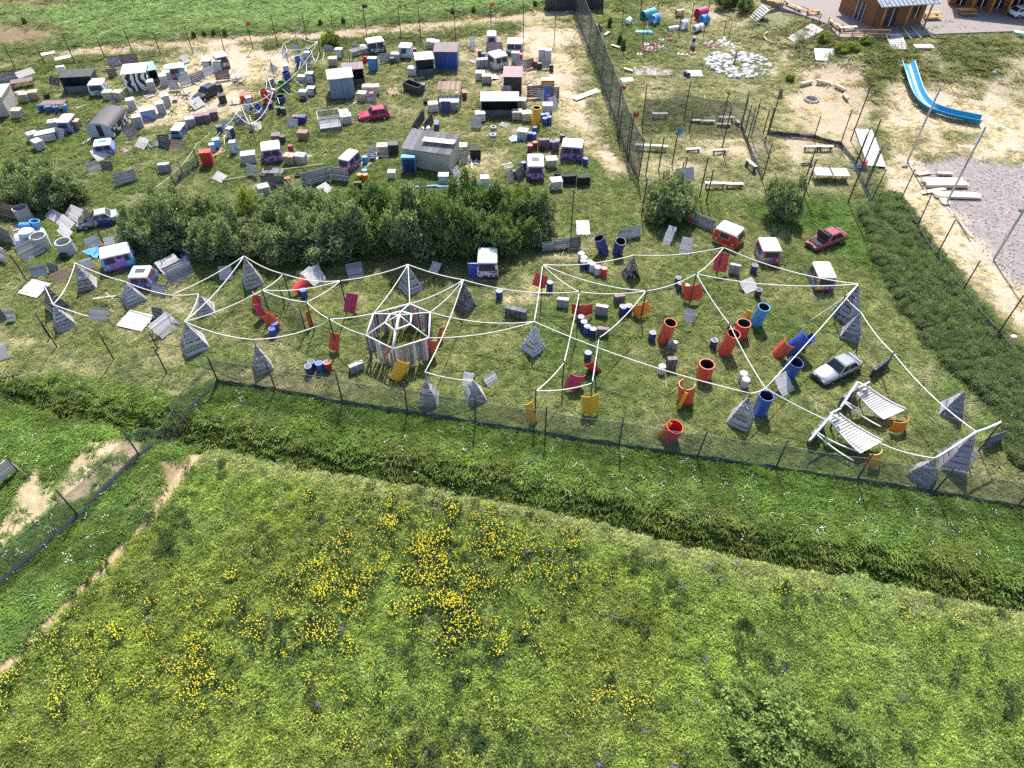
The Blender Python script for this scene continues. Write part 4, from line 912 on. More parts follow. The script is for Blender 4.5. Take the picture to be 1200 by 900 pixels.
# ---------------- curved plastic panels and standing pipes
def shell(px, py, mat, desc, r=.85, h=1.4, arc=110, face=270, lean=(0,0), lift_=.15): pipe(px, py, r*.86, h*1.08, mat, desc, (lean[0]*1.5-4, lean[1]*1.9), arc, face-arc/2, 'curved_panel', lift_)
shell(408,366,PINK,'magenta curved plastic panel hung on a pole',.8,1.6,100,290,(-18,8)); shell(393,409,ORED,'orange-red curved panel hung on a pole',.6,1.5,120,255,(-8,6)); shell(463,442,YELLOW,'amber curved panel hung before the hexagonal hut',.8,1.6,110,280,(-10,14))
shell(501,417,ORED,'orange-red curved panel hung on the hexagonal hut',.7,1.6,120,280,(-6,8)); shell(511,396,ORED,'narrow red curved panel behind the hexagonal hut',.5,1.3,90,330,(0,8)); shell(485,378,RED,'red curved panel inside the hexagonal hut',.6,1.5,110,270,(0,0))
shell(447,420,ORED,'slim orange-red panel leaning on the hexagonal hut',.35,1.6,70,300,(0,18)); shell(667,451,PINK,'dark magenta curved panel on a pole',1.0,1.3,110,285,(-4,10)); shell(691,479,YELLOW,'amber curved panel on a pole',1.0,1.5,100,275,(-6,-4))
shell(624,494,YELLOW,'narrow amber curved panel on a pole',.5,1.7,110,300,(-6,-8)); shell(700,430,RED,'red curved panel beside a navy drum',.8,1.5,90,250,(10,-18)); shell(681,366,RED,'long low red plastic shell',1.3,.85,110,270,(-12,0))
shell(632,336,RED,'red plastic shell leaning towards a navy drum',1.0,1.1,90,250,(-14,10)); shell(840,318,RED,'red folded plastic panel below the rope post',1.0,1.6,100,270,(-16,4)); shell(811,349,RED,'red plastic shell hung on a rope pole',1.1,1.3,120,275,(-10,-6)); shell(803,344,YELLOW,'small amber edge panel beside the red shell',.4,1.1,70,240,(-8,-6))
shell(752,366,ORANGE,'orange plastic shell hung on a rope pole',1.1,1.0,110,275,(-8,-12)); shell(1045,500,ORANGE,'orange curved panel at the low end of a plank ramp',1.0,.9,120,290,(-4,0)); shell(1020,543,YELLOW,'amber curved panel at the end of the plank ramp by the net',.7,1.2,120,290,(-4,-6))
shell(303,358,RED,'red plastic shell at the net',.6,1.3,120,250,(0,8)); shell(311,372,PINK,'pinkish red panel on the net poles',.5,1.5,100,270,(0,-6)); shell(325,384,ORED,'faded red panel beside two blue drums',.6,1.5,120,300,(0,-14)); shell(321,376,ORED,'small faded red panel between net and drums',.4,1.0,120,260,(0,-6)); shell(363,382,ORED,'slim red panel at the net end',.35,1.5,90,320,(0,0)); shell(346,345,RED,'red plastic trough leaning on a blue drum',.7,1.4,110,250,(-30,30))
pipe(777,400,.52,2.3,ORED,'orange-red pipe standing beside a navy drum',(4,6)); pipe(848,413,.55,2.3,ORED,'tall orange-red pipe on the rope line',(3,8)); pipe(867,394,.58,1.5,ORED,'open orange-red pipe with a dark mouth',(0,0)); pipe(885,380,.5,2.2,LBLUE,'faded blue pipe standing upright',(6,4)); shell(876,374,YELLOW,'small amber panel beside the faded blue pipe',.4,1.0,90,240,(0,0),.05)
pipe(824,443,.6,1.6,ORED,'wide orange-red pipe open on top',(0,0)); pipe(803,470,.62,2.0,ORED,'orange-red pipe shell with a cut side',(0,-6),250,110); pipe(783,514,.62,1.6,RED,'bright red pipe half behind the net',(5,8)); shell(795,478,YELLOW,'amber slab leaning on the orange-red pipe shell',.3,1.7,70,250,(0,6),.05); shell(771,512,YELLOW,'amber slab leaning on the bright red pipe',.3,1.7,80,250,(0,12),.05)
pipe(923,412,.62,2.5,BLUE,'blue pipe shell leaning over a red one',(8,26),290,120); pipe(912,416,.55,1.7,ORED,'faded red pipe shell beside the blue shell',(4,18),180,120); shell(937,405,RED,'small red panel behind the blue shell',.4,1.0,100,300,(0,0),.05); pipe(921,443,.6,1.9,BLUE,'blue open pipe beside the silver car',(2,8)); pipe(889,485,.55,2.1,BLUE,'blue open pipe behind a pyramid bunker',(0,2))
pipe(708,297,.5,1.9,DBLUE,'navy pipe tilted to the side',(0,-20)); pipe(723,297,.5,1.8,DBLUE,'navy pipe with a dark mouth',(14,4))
z = Zm(200, 0)
pipe(*z(685,735),.42,1.9,RED,'tall red pipe with a blue rim',(0,-6)); block('red_box','red plastic box beside the red pipe','box',*z(540,715),(1.5,.8,.9),10,RED); pipe(*z(782,725),.55,.9,DBLUE,'short blue pipe with red bands'); pipe(*z(790,630),.5,1.0,GREEN,'bright green pipe',(0,0)); pipe(*z(832,570),.5,1.2,BLUE,'blue pipe in the rope tangle',(0,-10)); pipe(*z(905,475),.4,1.4,BLUE,'blue pipe with a white top in the rope tangle'); pipe(*z(645,815),.42,1.4,BLUE,'blue pipe leaning in the rope tangle',(0,-14)); drum(*z(765,800),'g','w'); drum(*z(800,805),'g','w')
# ---------------- drums
z = Zm(180, 270)
for q in [(847,742,'b','l'),(866,705,'b','o'),(1065,470,'b','l')]: drum(*z(*q[:2]), *q[2:])
z = Zm(200, 380)
for q in [(980,350,'n','w'),(1002,318,'n','o'),(1057,328,'b','l'),(1112,322,'d','o')]: drum(*z(*q[:2]), *q[2:])
z = Zm(540, 270)
for q in [(843,212,'w','w'),(862,240,'w','w'),(858,268,'n','w'),(898,272,'n','w'),(922,286,'w','w'),(958,308,'w','w'),(1003,318,'r','r'),(624,418,'n','l'),(272,480,'n','w'),(840,662,'n','o'),(862,694,'n','o'),(884,726,'b','l'),(924,745,'n','w'),(1132,588,'n','w'),(1172,578,'n','o')]: drum(*z(*q[:2]), *q[2:])
drum(*Zm(560,380)(770,252),'n','l')
z = Zm(720, 250)
for q in [(440,505,'n','o'),(456,545,'n','o'),(492,560,'w','w'),(55,712,'n','w'),(97,704,'n','w'),(260,892,'n','w'),(690,945,'n','w'),(972,418,'n','o'),(1000,590,'k','w'),(525,58,'r','w')]: drum(*z(*q[:2]), *q[2:])
z = Zm(720, 380)
for q in [(326,345,'w','w'),(892,398,'w','w'),(908,440,'w','w')]: drum(*z(*q[:2]), *q[2:])
z = Zm(0, 0)
for q in [(300,788,'b','b'),(358,795,'b','w'),(410,795,'b','w'),(470,785,'l','l'),(487,645,'n','b')]: drum(*z(*q[:2]), *q[2:])
z = Zm(400, 0)
for q in [(515,388,'d','w'),(362,450,'g','g' if False else 'w'),(575,640,'b','w'),(217,700,'d','w'),(868,695,'d','w'),(672,900,'b','w'),(172,440,'r','r')]: drum(*z(*q[:2]), *q[2:])
z = Zm(540, 0)
for q in [(160,418,'b','l'),(135,400,'d','w'),(203,580,'d','d' if False else 'w'),(420,425,'r','w'),(522,475,'d','w'),(552,488,'k','w'),(636,500,'k','w'),(590,880,'b','w'),(620,870,'b','w'),(575,850,'b','w')]: drum(*z(*q[:2]), *q[2:])
z = Zm(540, 130)
for q in [(485,202,'b','w'),(520,160,'b','b'),(513,205,'b','w'),(486,290,'d','w'),(520,270,'d','r'),(628,262,'b','l'),(676,252,'b','l'),(714,215,'k','w'),(874,382,'b','l'),(440,410,'n','w'),(385,470,'k','w'),(605,70,'b','w')]: drum(*z(*q[:2]), *q[2:])
z = Zm(180, 130)
for q in [(916,225,'k','w'),(1005,85,'d','w'),(950,520,'d','o'),(970,290,'d','r')]: drum(*z(*q[:2]), *q[2:])
z = Zm(360, 130)
for q in [(412,372,'l','l'),(912,138,'n','l'),(757,180,'n','w'),(410,465,'l','o'),(415,495,'o','o'),(375,495,'o','o')]: drum(*z(*q[:2]), *q[2:])
# ---------------- caged tanks
z = Zm(0, 0)
for q in [(190,715,'c',20),(255,700,'o',15),(140,828,'c',15),(845,700,'c',0),(775,700,'c',10),(545,905,'o',-15),(395,910,'w',25)]: tote(*z(*q[:2]), *q[2:])
z = Zm(0, 130)
for q in [(285,268,'w',-25),(250,215,'w',30)]: tote(*z(*q[:2]), *q[2:])
z = Zm(200, 0)
for q in [(1147,462,'c',10)]: tote(*z(*q[:2]), *q[2:])
z = Zm(400, 0)
for q in [(385,430,'p',0),(632,338,'w',0),(664,345,'c',0),(505,530,'w',5),(187,660,'w',0),(240,660,'w',0),(152,708,'c',0),(25,840,'w',10),(42,868,'w',10),(648,782,'w',5),(168,378,'w',0)]: tote(*z(*q[:2]), *q[2:])
z = Zm(540, 0)
for q in [(137,562,'w',0),(182,585,'p',0),(320,655,'p',0),(137,850,'w',0),(395,838,'p',0),(462,848,'c',0),(424,755,'p',0),(608,790,'w',0)]: tote(*z(*q[:2]), *q[2:])
z = Zm(540, 130)
for q in [(436,195,'w',0),(635,395,'c',5),(668,545,'w',5),(10,300,'c',0)]: tote(*z(*q[:2]), *q[2:])
z = Zm(180, 130)
for q in [(965,370,'o',0),(1042,368,'w',0),(785,590,'w',20)]: tote(*z(*q[:2]), *q[2:])
z = Zm(360, 130)
for q in [(278,85,'w',0),(535,300,'c',5)]: tote(*z(*q[:2]), *q[2:])
# ================================================================== PLANK PANELS
S1 = 'bleached slatted panel tilted on posts'; S2 = 'grey slatted panel leaning on posts'; S3 = 'dark plank panel'; S4 = 'lilac-grey slatted panel'
z = Zm(0, 230)
def bar(a, b_, *k, **kw): barricade(z(*a), z(*b_), *k, **kw)
bar((318,150),(396,195),1.1,62,WGREY,S2); bar((395,195),(480,265),1.2,60,WWHITE,S1); bar((450,150),(540,190),1.5,60,WWHITE,S1); bar((400,250),(475,315),1.0,60,WWHITE,S1)
bar((178,470),(325,395),1.6,28,WGREY,S2); bar((632,385),(722,350),1.1,38,WGREY,S2); bar((228,580),(338,560),1.1,35,WGREY,S2); bar((585,530),(672,505),1.0,45,WGREY,S2); bar((395,625),(520,570),1.0,45,WBROWN,'brown plank panel'); bar((10,140),(140,170),1.5,8,WBROWN,'dark brown plank wall beside the concrete ring'); bar((0,300),(100,350),1.6,8,WDARK,S3)
barricade(z(130,690),z(265,725),1.9,84,WWHITE,'white board sheet lying flat in the grass',legs=False,lift_=.17,gap=.02,label='white board sheet lying in the grass beside a dark pyramid')
bar((-20,450),(45,480),1.5,20,WPALE,'pale plank panel'); bar((740,355),(815,340),.8,50,WGREY,'grey board behind the white and purple van cab')
bar((1065,700),(1165,715),1.1,35,WGREY,S2)
z = Zm(0, 330)
bar((-10,305),(60,270),1.6,20,WDARK,S3); bar((60,290),(120,285),1.2,20,WPALE,'narrow pale plank panel'); bar((630,280),(760,290),1.2,48,WGREY,S2)
barricade(z(820,320),z(1000,360),2.0,86,WWHITE,'x',legs=False,lift_=.17,gap=.02,label='large bleached board lying flat beside the slatted panels')
bar((-20,575),(80,540),1.3,40,WPALE,'pale board panel with an orange strip')
z = Zm(180, 270)
bar((75,320),(215,250),1.5,62,WWHITE,S1); bar((125,395),(300,310),1.7,30,WSHADE,S4); bar((330,200),(415,225),1.4,62,WWHITE,S1); bar((470,360),(560,350),1.3,38,WGREY,S2); bar((65,775),(195,665),1.6,50,WGREY,S2); bar((1130,400),(1195,345),1.7,55,WWHITE,S1)
z = Zm(360, 270)
bar((55,390),(140,350),1.7,55,WWHITE,S1); bar((290,350),(400,330),1.4,40,WSHADE,S4); bar((850,300),(910,320),1.2,60,WWHITE,S1)
z = Zm(380, 360)
crate_wall(z(190,480),z(290,440),.85,.4,GREY,'small grey crate block by the hexagonal hut'); bar((965,560),(1035,575),1.2,50,WWHITE,'pale leaning panel beside a pyramid'); bar((1150,570),(1230,520),.9,50,WGREY,'grey panel leaning beside a pyramid')
z = Zm(540, 270)
crate_wall(z(308,605),z(455,640),1.0,.5,WDARK,'dark stacked slat wall',rows=4); crate_wall(z(672,545),z(755,555),1.0,.4,GREY,'grey crate wall beside the red shell'); crate_wall(z(940,595),z(1028,610),1.05,.4,GREY,'dotted grey crate wall beside the red shell'); crate_wall(z(952,750),z(1035,760),.95,.4,PLUM,'plum-grey crate wall beside four drums')
barricade(z(572,155),z(655,150),1.0,10,WGREY,'grey plank panel of the low wall'); barricade(z(640,140),z(765,128),1.1,10,WGREY,'longest plank panel of the low wall'); barricade(z(765,135),z(842,128),1.2,10,WDARK,'dark plank panel of the low wall'); crate_wall(z(1078,530),z(1150,520),1.0,.4,PLUM,'plum crate wall behind two drums'); crate_wall(z(1140,320),z(1200,345),1.0,.3,WGREY,'grey board wall beside the dark pyramid')
z = Zm(720, 250)
barricade(z(25,190),z(105,185),1.1,8,WGREY,'grey plank wall beside the navy pipes'); barricade(z(106,180),z(182,168),1.2,8,WGREY,'taller grey plank wall beside the navy pipes')
bar((330,215),(385,235),1.9,45,WWHITE,'bleached panel tilted before the round willow'); bar((450,290),(528,305),1.7,45,WWHITE,'bleached striped panel behind the rope'); crate_wall(z(795,425),z(872,440),1.1,.3,GREY,'grey scribbled board beside the red folded panel'); bar((480,765),(550,780),1.2,40,WWHITE,'bleached board below the red hung shell'); bar((920,575),(1010,540),1.3,60,WWHITE,'bleached board beside the black drum')
barricade(z(540,75),z(690,135),1.2,12,WSHADE,'long lilac-grey plank wall between red drum and van cab')
z = Zm(720, 380)
crate_wall(z(365,170),z(432,185),.8,.35,GREY,'grey crate block beside the tall orange-red pipe'); crate_wall(z(362,325),z(432,320),1.2,.4,PLUM,'plum-grey crate wall beside a pale grey drum')
z = Zm(860, 380)
bar((335,520),(425,470),1.7,50,WWHITE,'bleached panel on a frame before the silver car'); crate_wall(z(965,385),z(1080,290),1.0,.25,DARK,'dark wreck panel behind the plank ramp')
# plank ramps near the corner
def ramp_bridge(ta, tb, ba, bb, desc, label):
    """slatted ramp: top edge ta-tb (px,py,z), low edge ba-bb"""
    q = [P(*k) for k in (ta, tb, ba, bb)]; c = sum(q, Vector())/4; t = Thing('plank_ramp', desc, 'ramp', (c.x, c.y, 0), label=label); q = [k-Vector((c.x, c.y, 0)) for k in q]
    n = 15
    for i in range(n):
        f = (i+.5)/n; a, b_ = q[0].lerp(q[2], f), q[1].lerp(q[3], f); sg = Vector((0,0,-.16*4*f*(1-f))); m = (a+b_)/2+sg
        an = math.atan2(b_.y-a.y, b_.x-a.x); sl = math.asin((b_.z-a.z)/(b_-a).length)
        t.box('plank', ((b_-a).length, (q[2]-q[0]).length/n*.84, .04), m, WWHITE, (random.gauss(0,.05), -sl, an))
    for k in (0, 1):
        pts = [q[k].lerp(q[k+2], f/8)+Vector((0,0,-.16*4*(f/8)*(1-f/8)+.06)) for f in range(9)]; t.tube('side_rope', pts, .05, ROPE)
    t.tube('post', [Vector((q[0].x,q[0].y,0)), q[0]+Vector((0,0,.5))], .07, WDARK); t.tube('post', [Vector((q[1].x,q[1].y,0)), q[1]+Vector((0,0,.5))], .07, WDARK)
    t.tube('cross_beam', [q[0]+Vector((0,0,.5)), q[1]+Vector((0,0,.5))], .075, ROPE)
    return t
# far end high, near end low beside the curved panel
ramp_bridge((1003,460,1.9),(1016,453,1.9),(1035,492,.9),(1062,480,.9),'r','white plank ramp rising from the orange curved panel')
ramp_bridge((970,490,1.9),(982,484,1.9),(1008,532,.9),(1035,517,.9),'r','white plank ramp rising from the amber curved panel')
for (a, b_, la) in [(((985,478,1.8),(1005,448,2.4),(1018,455,2.0)),((990,470,1.4),(1040,490,.8)),'o'),(((948,517,1.6),(975,486,2.4),(985,492,2.0)),((955,505,1.5),(1010,530,.8)),'a')]:
    rope(a, 0, .09, desc='thick white hose bent over the %s ramp' % ('orange' if la == 'o' else 'amber')); rope(b_, .4, .06, desc='white hose sagging below the %s ramp' % ('orange' if la == 'o' else 'amber'))
rope([(955,507,1.2),(1000,540,.6)], .3, .06, desc='lower white hose below the amber ramp'); rope([(990,472,1.0),(1032,500,.6)], .3, .06, desc='lower white hose below the orange ramp')
crate_wall((948,524),(965,503),1.3,.3,WDARK,'dark plank stand under the amber ramp'); crate_wall((984,480),(1002,465),1.3,.3,WDARK,'dark plank stand under the orange ramp')
barricade((1105,545),(1128,558),1.9,35,WWHITE,'bleached slat panel between two corner pyramids'); barricade((1120,540),(1140,528),1.5,30,WDARK,'dark plank panel behind the corner pyramids'); barricade((1150,528),(1172,520),1.2,10,WDARK,'dark board under the thick corner rope')
rope([(949,458,.06),(955,464,.05),(966,468,.05)],0,.05,desc='white hose lying in the grass before the silver car')
# upper fields
z = Zm(0, 0)
bar((5,610),(140,580),1.3,12,WSHADE,'long lilac-grey panel at the far edge'); bar((135,560),(255,520),1.0,55,WWHITE,S1); bar((770,485),(855,478),1.5,12,WSHADE,'lilac-grey panel behind the zebra hut'); bar((858,475),(985,462),1.5,18,PLUM,'plum sheet panel behind the zebra hut'); bar((768,550),(830,545),1.1,5,PLUM,'plum board square beside the zebra hut')
for a, b_ in (((295,402),(395,382)),((390,435),(510,412))): barricade(z(*a), z(*b_), .9, 86, WWHITE, 'white board lying on the track beyond the fence', legs=False, lift_=.17, gap=.02)
block('white_sign','white box board on the dark shelter','box',*z(450,530),(1.0,.5,1.2),20,WHITE)
z = Zm(200, 0)
bar((95,455),(145,440),1.2,50,WWHITE,S1); bar((-5,640),(65,635),1.2,5,GREY,'grey board at the end of the slatted wall'); bar((75,615),(150,598),1.2,22,WWHITE,'bleached slatted wall panel with wide stripes'); bar((150,592),(245,560),1.1,12,WSHADE,'lilac-grey wall panel between striped panels'); bar((245,550),(340,505),1.0,25,WWHITE,'striped wall panel before the dark cabinets'); bar((320,572),(425,560),1.1,10,PLUM,'plum wall panel on the sandy patch'); bar((430,560),(510,555),1.1,72,WWHITE,'white board sloping on the sand'); bar((175,780),(250,740),1.3,50,WWHITE,S1)
for q in [(150,885),(205,865),(258,855),(308,835)]: block('dark_crate','dark grey block','block',*z(*q),(1.1,.9,1.0),random.uniform(5,20),GREY if q[0] < 160 else PLUM,group='dark blocks on the sandy patch')
for q, m_ in [((267,492),DARK),((345,492),DBLUE)]: block('dark_cabinet','dark cabinet before the striped van cab','cabinet',*z(*q),(1.1,.8,1.3),5,m_,LGREY)
for q in [(345,648),(372,722)]: block('black_crate','black crate beside the black car','crate',*z(*q),(.9,.7,1.0),30,BLACK,DARK,group='black crates by the black car')
for q, m_, s in [((992,592),DBLUE,1.5),((942,698),GREY,1.1),((996,668),DBLUE,1.0),((930,865),DBLUE,.9),((1192,405),WSHADE,1.2),((930,580),LGREY,.9)]: block('old_cabinet','old cabinet with a pale top in the grass','cabinet',*z(*q),(1.0,.8,s),-5,m_,LGREY if s > .95 else m_)
def hedgehog(px, py, desc):
    p = G(px, py); t = Thing('steel_hedgehog', desc, 'obstacle', p, random.uniform(0,3), 'crossed steel beam obstacles')
    for a in ((.8,.0,.75),(-.4,.7,.75),(-.4,-.7,.75)): v = Vector(a); t.tube('beam', [v+Vector((0,0,.0)), Vector((-v.x,-v.y,.0))*.9+Vector((0,0,.05)) if False else Vector((-v.x*.8,-v.y*.8,.02))], .06, DARK, 4)
for q in [(110,690),(15,800),(65,665),(150,770)]: hedgehog(*z(*q), 'dark crossed beam obstacle on the sand')
for q in [(455,595),(500,600)]: hedgehog(*z(*q), 'dark beam obstacle at the sand edge')
z = Zm(180, 130)
block('dark_crate','brown crate in the upper grass','crate',*z(1060,200),(1.2,.9,1.0),-5,BROWN,BROWN); block('dark_crate','dark plum box beside a black drum','box',*z(870,215),(1.0,.9,.9),5,PLUM); block('old_cabinet','blue cabinet with a white top','cabinet',*z(575,295),(.7,.7,1.4),8,LBLUE,LIDW); block('old_cabinet','grey stone-like pedestal under the rope ladder','pedestal',*z(678,360),(1.6,1.1,1.1),15,CONC)
block('red_box','bright red','box',*z(392,380),(1.2,.9,1.7),12,RED,label='bright red tall box leaning beside the rope tangle'); block('old_cabinet','small blue cabinet under the rope tangle','cabinet',*z(455,260),(.8,.7,1.1),20,LBLUE,LIDB); block('old_cabinet','tiny blue cabinet beside the red box','cabinet',*z(425,290),(.6,.6,1.0),20,LBLUE,LIDB)
crate_wall(z(45,440),z(130,430),1.0,.5,GREY,'grey block low wall near the rope fence'); bar((40,250),(120,245),1.2,20,WDARK,S3); bar((115,270),(220,280),1.1,50,WBROWN,'brown plank panel lying low'); bar((410,480),(480,515),1.1,65,WWHITE,'white board propped behind the hedge')
bar((765,535),(925,540),1.2,8,WDARK,'dark plank stall front before the hedge'); bar((790,470),(850,465),1.1,10,WBROWN,'brown board back of the plank stall')
z = Zm(360, 130)
bar((-30,540),(170,490),1.5,6,WSHADE,'long weathered plank wall of the bent wall'); bar((172,490),(295,505),1.5,6,WGREY,'shorter plank wall of the bent wall'); bar((435,345),(488,345),1.4,14,WWHITE,'pale board beside the cream tank'); block('dark_crate','black box beside the cream tank','box',*z(612,295),(1.1,1.0,1.2),3,DARK)
bar((95,655),(135,660),1.0,60,WWHITE,S1); bar((120,600),(185,560),1.2,60,WWHITE,S1); crate_wall(z(338,570),z(390,570),1.1,.4,DARK,'dark crate wall beside orange drums'); block('white_cabinet','white box behind the hedge','box',*z(600,475),(.8,.7,.9),0,WHITE); block('white_cabinet','small grey cabinet with white top behind the hedge','cabinet',*z(962,505),(1.1,.8,1.0),0,GREY,LIDW)
for q, w_ in [((720,550),2.0),((895,540),1.6),((970,545),1.6)]:
    p = G(*z(*q)); t = Thing('blue_pipe','light blue pipe lying behind the hedge','pipe',p,R(4),'blue pipes lying behind the hedge'); t.part('shell', lathe('lying_pipe', [(.16,0),(.16,2.0),(.13,2.0),(.13,0),(.16,0)], LBLUE, 12, False, False), (-w_/2,0,.17), (0,R(90),0), (1,1,w_/2)); t.part('collar', lathe('pipe_collar', [(.19,0),(.19,.12)], LBLUE, 12), (0,0,.17), (0,R(90),0))
block('blue_kiosk','bright blue door box on the beige shed','box',*z(722,428),(1.5,.7,1.9),0,LBLUE,LBLUE,door=DBLUE); bar((1080,380),(1135,360),1.2,12,GREY,'grey board beside the beige shed'); block('dark_crate','black crate','crate',*Zm(540,130)(105,330),(1.2,1.0,1.2),0,BLACK,label='black crate beside the caged tank behind the beige shed')
# bench-like black panels
bar((750,180),(830,60),1.3,6,DARK,'black board wall beside two navy drums'); bar((830,170),(890,90),1.3,6,DARK,'second black board wall beside navy drums'); block('white_cabinet','low white','box',*z(838,150),(.9,.6,.6),20,WHITE,label='low white box between the black board walls')
bar((1055,520),(1090,480),1.6,20,WPALE,'pale plank panel near the blue pool'); bar((1090,610),(1140,580),1.4,30,WWHITE,'bleached plank panel near the blue pool')
z = Zm(540, 130)
bar((335,520),(380,505),1.4,25,WWHITE,'bleached board beside the purple van cab'); bar((400,520),(458,470),1.5,15,WDARK,'dark slatted panel against the purple van cab'); crate_wall(z(705,525),z(810,520),1.1,.5,BLACK,'black tyre-like wall beside the white tank'); crate_wall(z(818,535),z(908,530),1.1,.6,BLACK,'longer black wall beside the white tank'); crate_wall(z(548,275),z(625,270),1.2,.5,PLUM,'dark plum wall between blue drums'); crate_wall(z(640,290),z(690,285),1.2,.5,PLUM,'short dark plum wall before the graffiti van cab')
barricade(z(815,880),z(910,880),2.2,85,WWHITE,'x',legs=False,lift_=.17,gap=.02,label='white board walkway lying beside the tall dark pole')
p = G(*z(145,560)); t = Thing('round_pool','p','pool',p,0,label='round blue pool ring with a grey cabinet in it'); t.part('rim', lathe('pool_rim', [(1.0,0),(1.05,.1),(1.05,.4),(.95,.5),(.82,.4),(.82,0)], LBLUE, 24, False, False)); t.part('floor', lathe('pool_floor', [(.84,0),(.84,.06)], DBLUE, 24))
block('old_cabinet','grey','cabinet',*z(170,545),(.9,.8,1.4),5,LGREY,LIDW,label='grey cabinet standing in the round blue pool'); pipe(*z(262,600),.6,.5,TOTEO,'low peach plastic ring behind the hedge')
for q in [(230,132),(226,186)]: tyre(*z(*q), GREY, .42, 'grey tyre pair in the grass by the long dark shelter', 2, 'grey tyre stacks')
z = Zm(540, 0)
bar((385,495),(465,490),1.2,20,GREY,'grey board wall beside the red drum'); bar((465,490),(512,475),1.2,5,PLUM,'plum slatted board wall'); bar((570,490),(625,485),1.2,8,GREY,'grey board between two black drums'); bar((465,695),(578,688),1.5,8,PLUM,'plum slatted panel beside the blue panel'); bar((638,705),(692,702),1.5,8,PLUM,'narrow plum slatted panel beside the blue panel'); block('old_cabinet','brown','box',*z(610,625),(1.7,1.0,1.3),0,BROWN,TOTEO,label='brown box behind the blue panel'); bar((582,740),(636,742),2.2,15,BLUE,'b',label='tall blue board panel in the cluster of tanks')
bar((640,785),(690,770),1.6,35,WWHITE,'white triangular board beside the blue panel'); pipe(*z(530,885),.5,2.3,YELLOW,'tall amber pipe beside blue drums'); crate_wall(z(115,485),z(195,480),1.2,.8,GREY,'grey block wall before the white van cab')
for q in [(568,425),(612,430)]: block('old_fridge','white fridge with black trim beside the sandy patch','fridge',*z(*q),(.9,.8,1.6),0,WHITE,LIDW,group='white fridges by the sandy patch',door=LGREY)
block('old_cabinet','grey scrap block beside the white van cab','cabinet',*z(385,440),(1.1,.8,1.4),-10,GREY)
bar((195,385),(300,375),1.5,45,PLUM,'plum ramp board before the far van cab'); bar((810,715),(985,650),.9,86,WWHITE,'w',legs=False,lift_=.17,gap=.02,label='white plank walkway at the foot of the net fence'); bar((62,350),(95,352),1.6,8,WHITE,'white upright board behind the blue shed')
z = Zm(400, 0)
bar((90,400),(130,395),1.5,4,GREY,'grey board wall behind the plank platform'); bar((275,450),(350,440),1.2,12,GREY,'grey board before the white van cab'); block('blue_fridge','blue','fridge',*z(228,495),(1.2,.8,1.7),-4,BLUE,LIDB,label='blue fridge standing beside the plank platform',door=LBLUE)
# trough, table, cages
p = G(*z(510,650)); t = Thing('open_trough','t','trough',p,R(-40),label='black open trough container beside a blue drum')
for s_, c in (((2.6,.06,1.2),(0,-.55,.6)),((2.6,.06,1.2),(0,.55,.6)),((.06,1.1,1.2),(-1.3,0,.6)),((.06,1.1,1.2),(1.3,0,.6)),((2.6,1.1,.06),(0,0,.06))): t.box('panel', s_, c, DARK)
def platform(a, b_, depth, h, mat, desc, label, leg=WDARK):
    A, B = G(*a), G(*b_); L = (B-A).length; t = Thing('plank_platform', desc, 'platform', (A+B)/2, yaw(A, B), label=label); n = max(4, round(L/.3))
    for i in range(n): t.box('plank', (L/n-.02, depth, .05), (-L/2+L/n*(i+.5), depth/2, h), mat)
    for x in (-L/2+.1, L/2-.1):
        for y in (.1, depth-.1): t.box('leg', (.09,.09,h), (x, y, h/2-.03), leg)
    return t
platform(z(85,455),z(200,420),1.2,1.6,WDARK,'d','dark plank platform on legs behind the wooden hut'); platform(Zm(0,0)(95,640),Zm(0,0)(250,615),1.3,.9,PLUM,'d','dark low table top behind the beige hut')
t = platform(Zm(0,0)(300,790),Zm(0,0)(470,785),1.2,.95,PLUM,'d','dark tarp roof resting over four blue drums')
t = platform(z(680,740),z(845,740),2.4,2.0,WBROWN,'open brown frame','open brown timber frame on a grey box wall'); crate_wall(z(690,785),z(830,785),1.2,2.0,GREY,'grey box wall under the brown timber frame',label='grey box wall under the brown timber frame'); bar((705,800),(768,800),1.4,10,DBLUE,'dark blue slatted panel against the grey box wall')
def cage_box(a, b_, depth, h, label):
    A, B = G(*a), G(*b_); L = (B-A).length; t = Thing('wire_cage', '', 'cage', (A+B)/2, yaw(A, B), label=label)
    for x in (-L/2, 0, L/2):
        for y in (0, depth): t.box('upright', (.05,.05,h), (x, y, h/2), LGREY)
    for y in (0, depth):
        for zz in (.05, h*.5, h): t.box('rail', (L,.05,.05), (0,y,zz), LGREY)
    for x in (-L/2, L/2):
        for zz in (.05, h*.5, h): t.box('rail', (.05,depth,.05), (x,depth/2,zz), LGREY)
    t.part('net', mesh_from('net', [(-L/2,.01,0),(L/2,.01,0),(L/2,.01,h),(-L/2,.01,h)], [(0,1,2,3)], NETG)); t.part('net', mesh_from('net', [(-L/2,depth,0),(L/2,depth,0),(L/2,depth,h),(-L/2,depth,h)], [(0,1,2,3)], NETG)); t.box('plinth', (L*.96,depth*.95,.5), (0,depth/2,.25), GREY)
cage_box(Zm(360,130)(95,155),Zm(360,130)(250,135),2.2,1.7,'grey wire cage box beside two white tanks')
platform(Zm(180,130)(770,490),Zm(180,130)(920,490),1.0,.9,WDARK,'d','dark plank stall counter before the hedge')
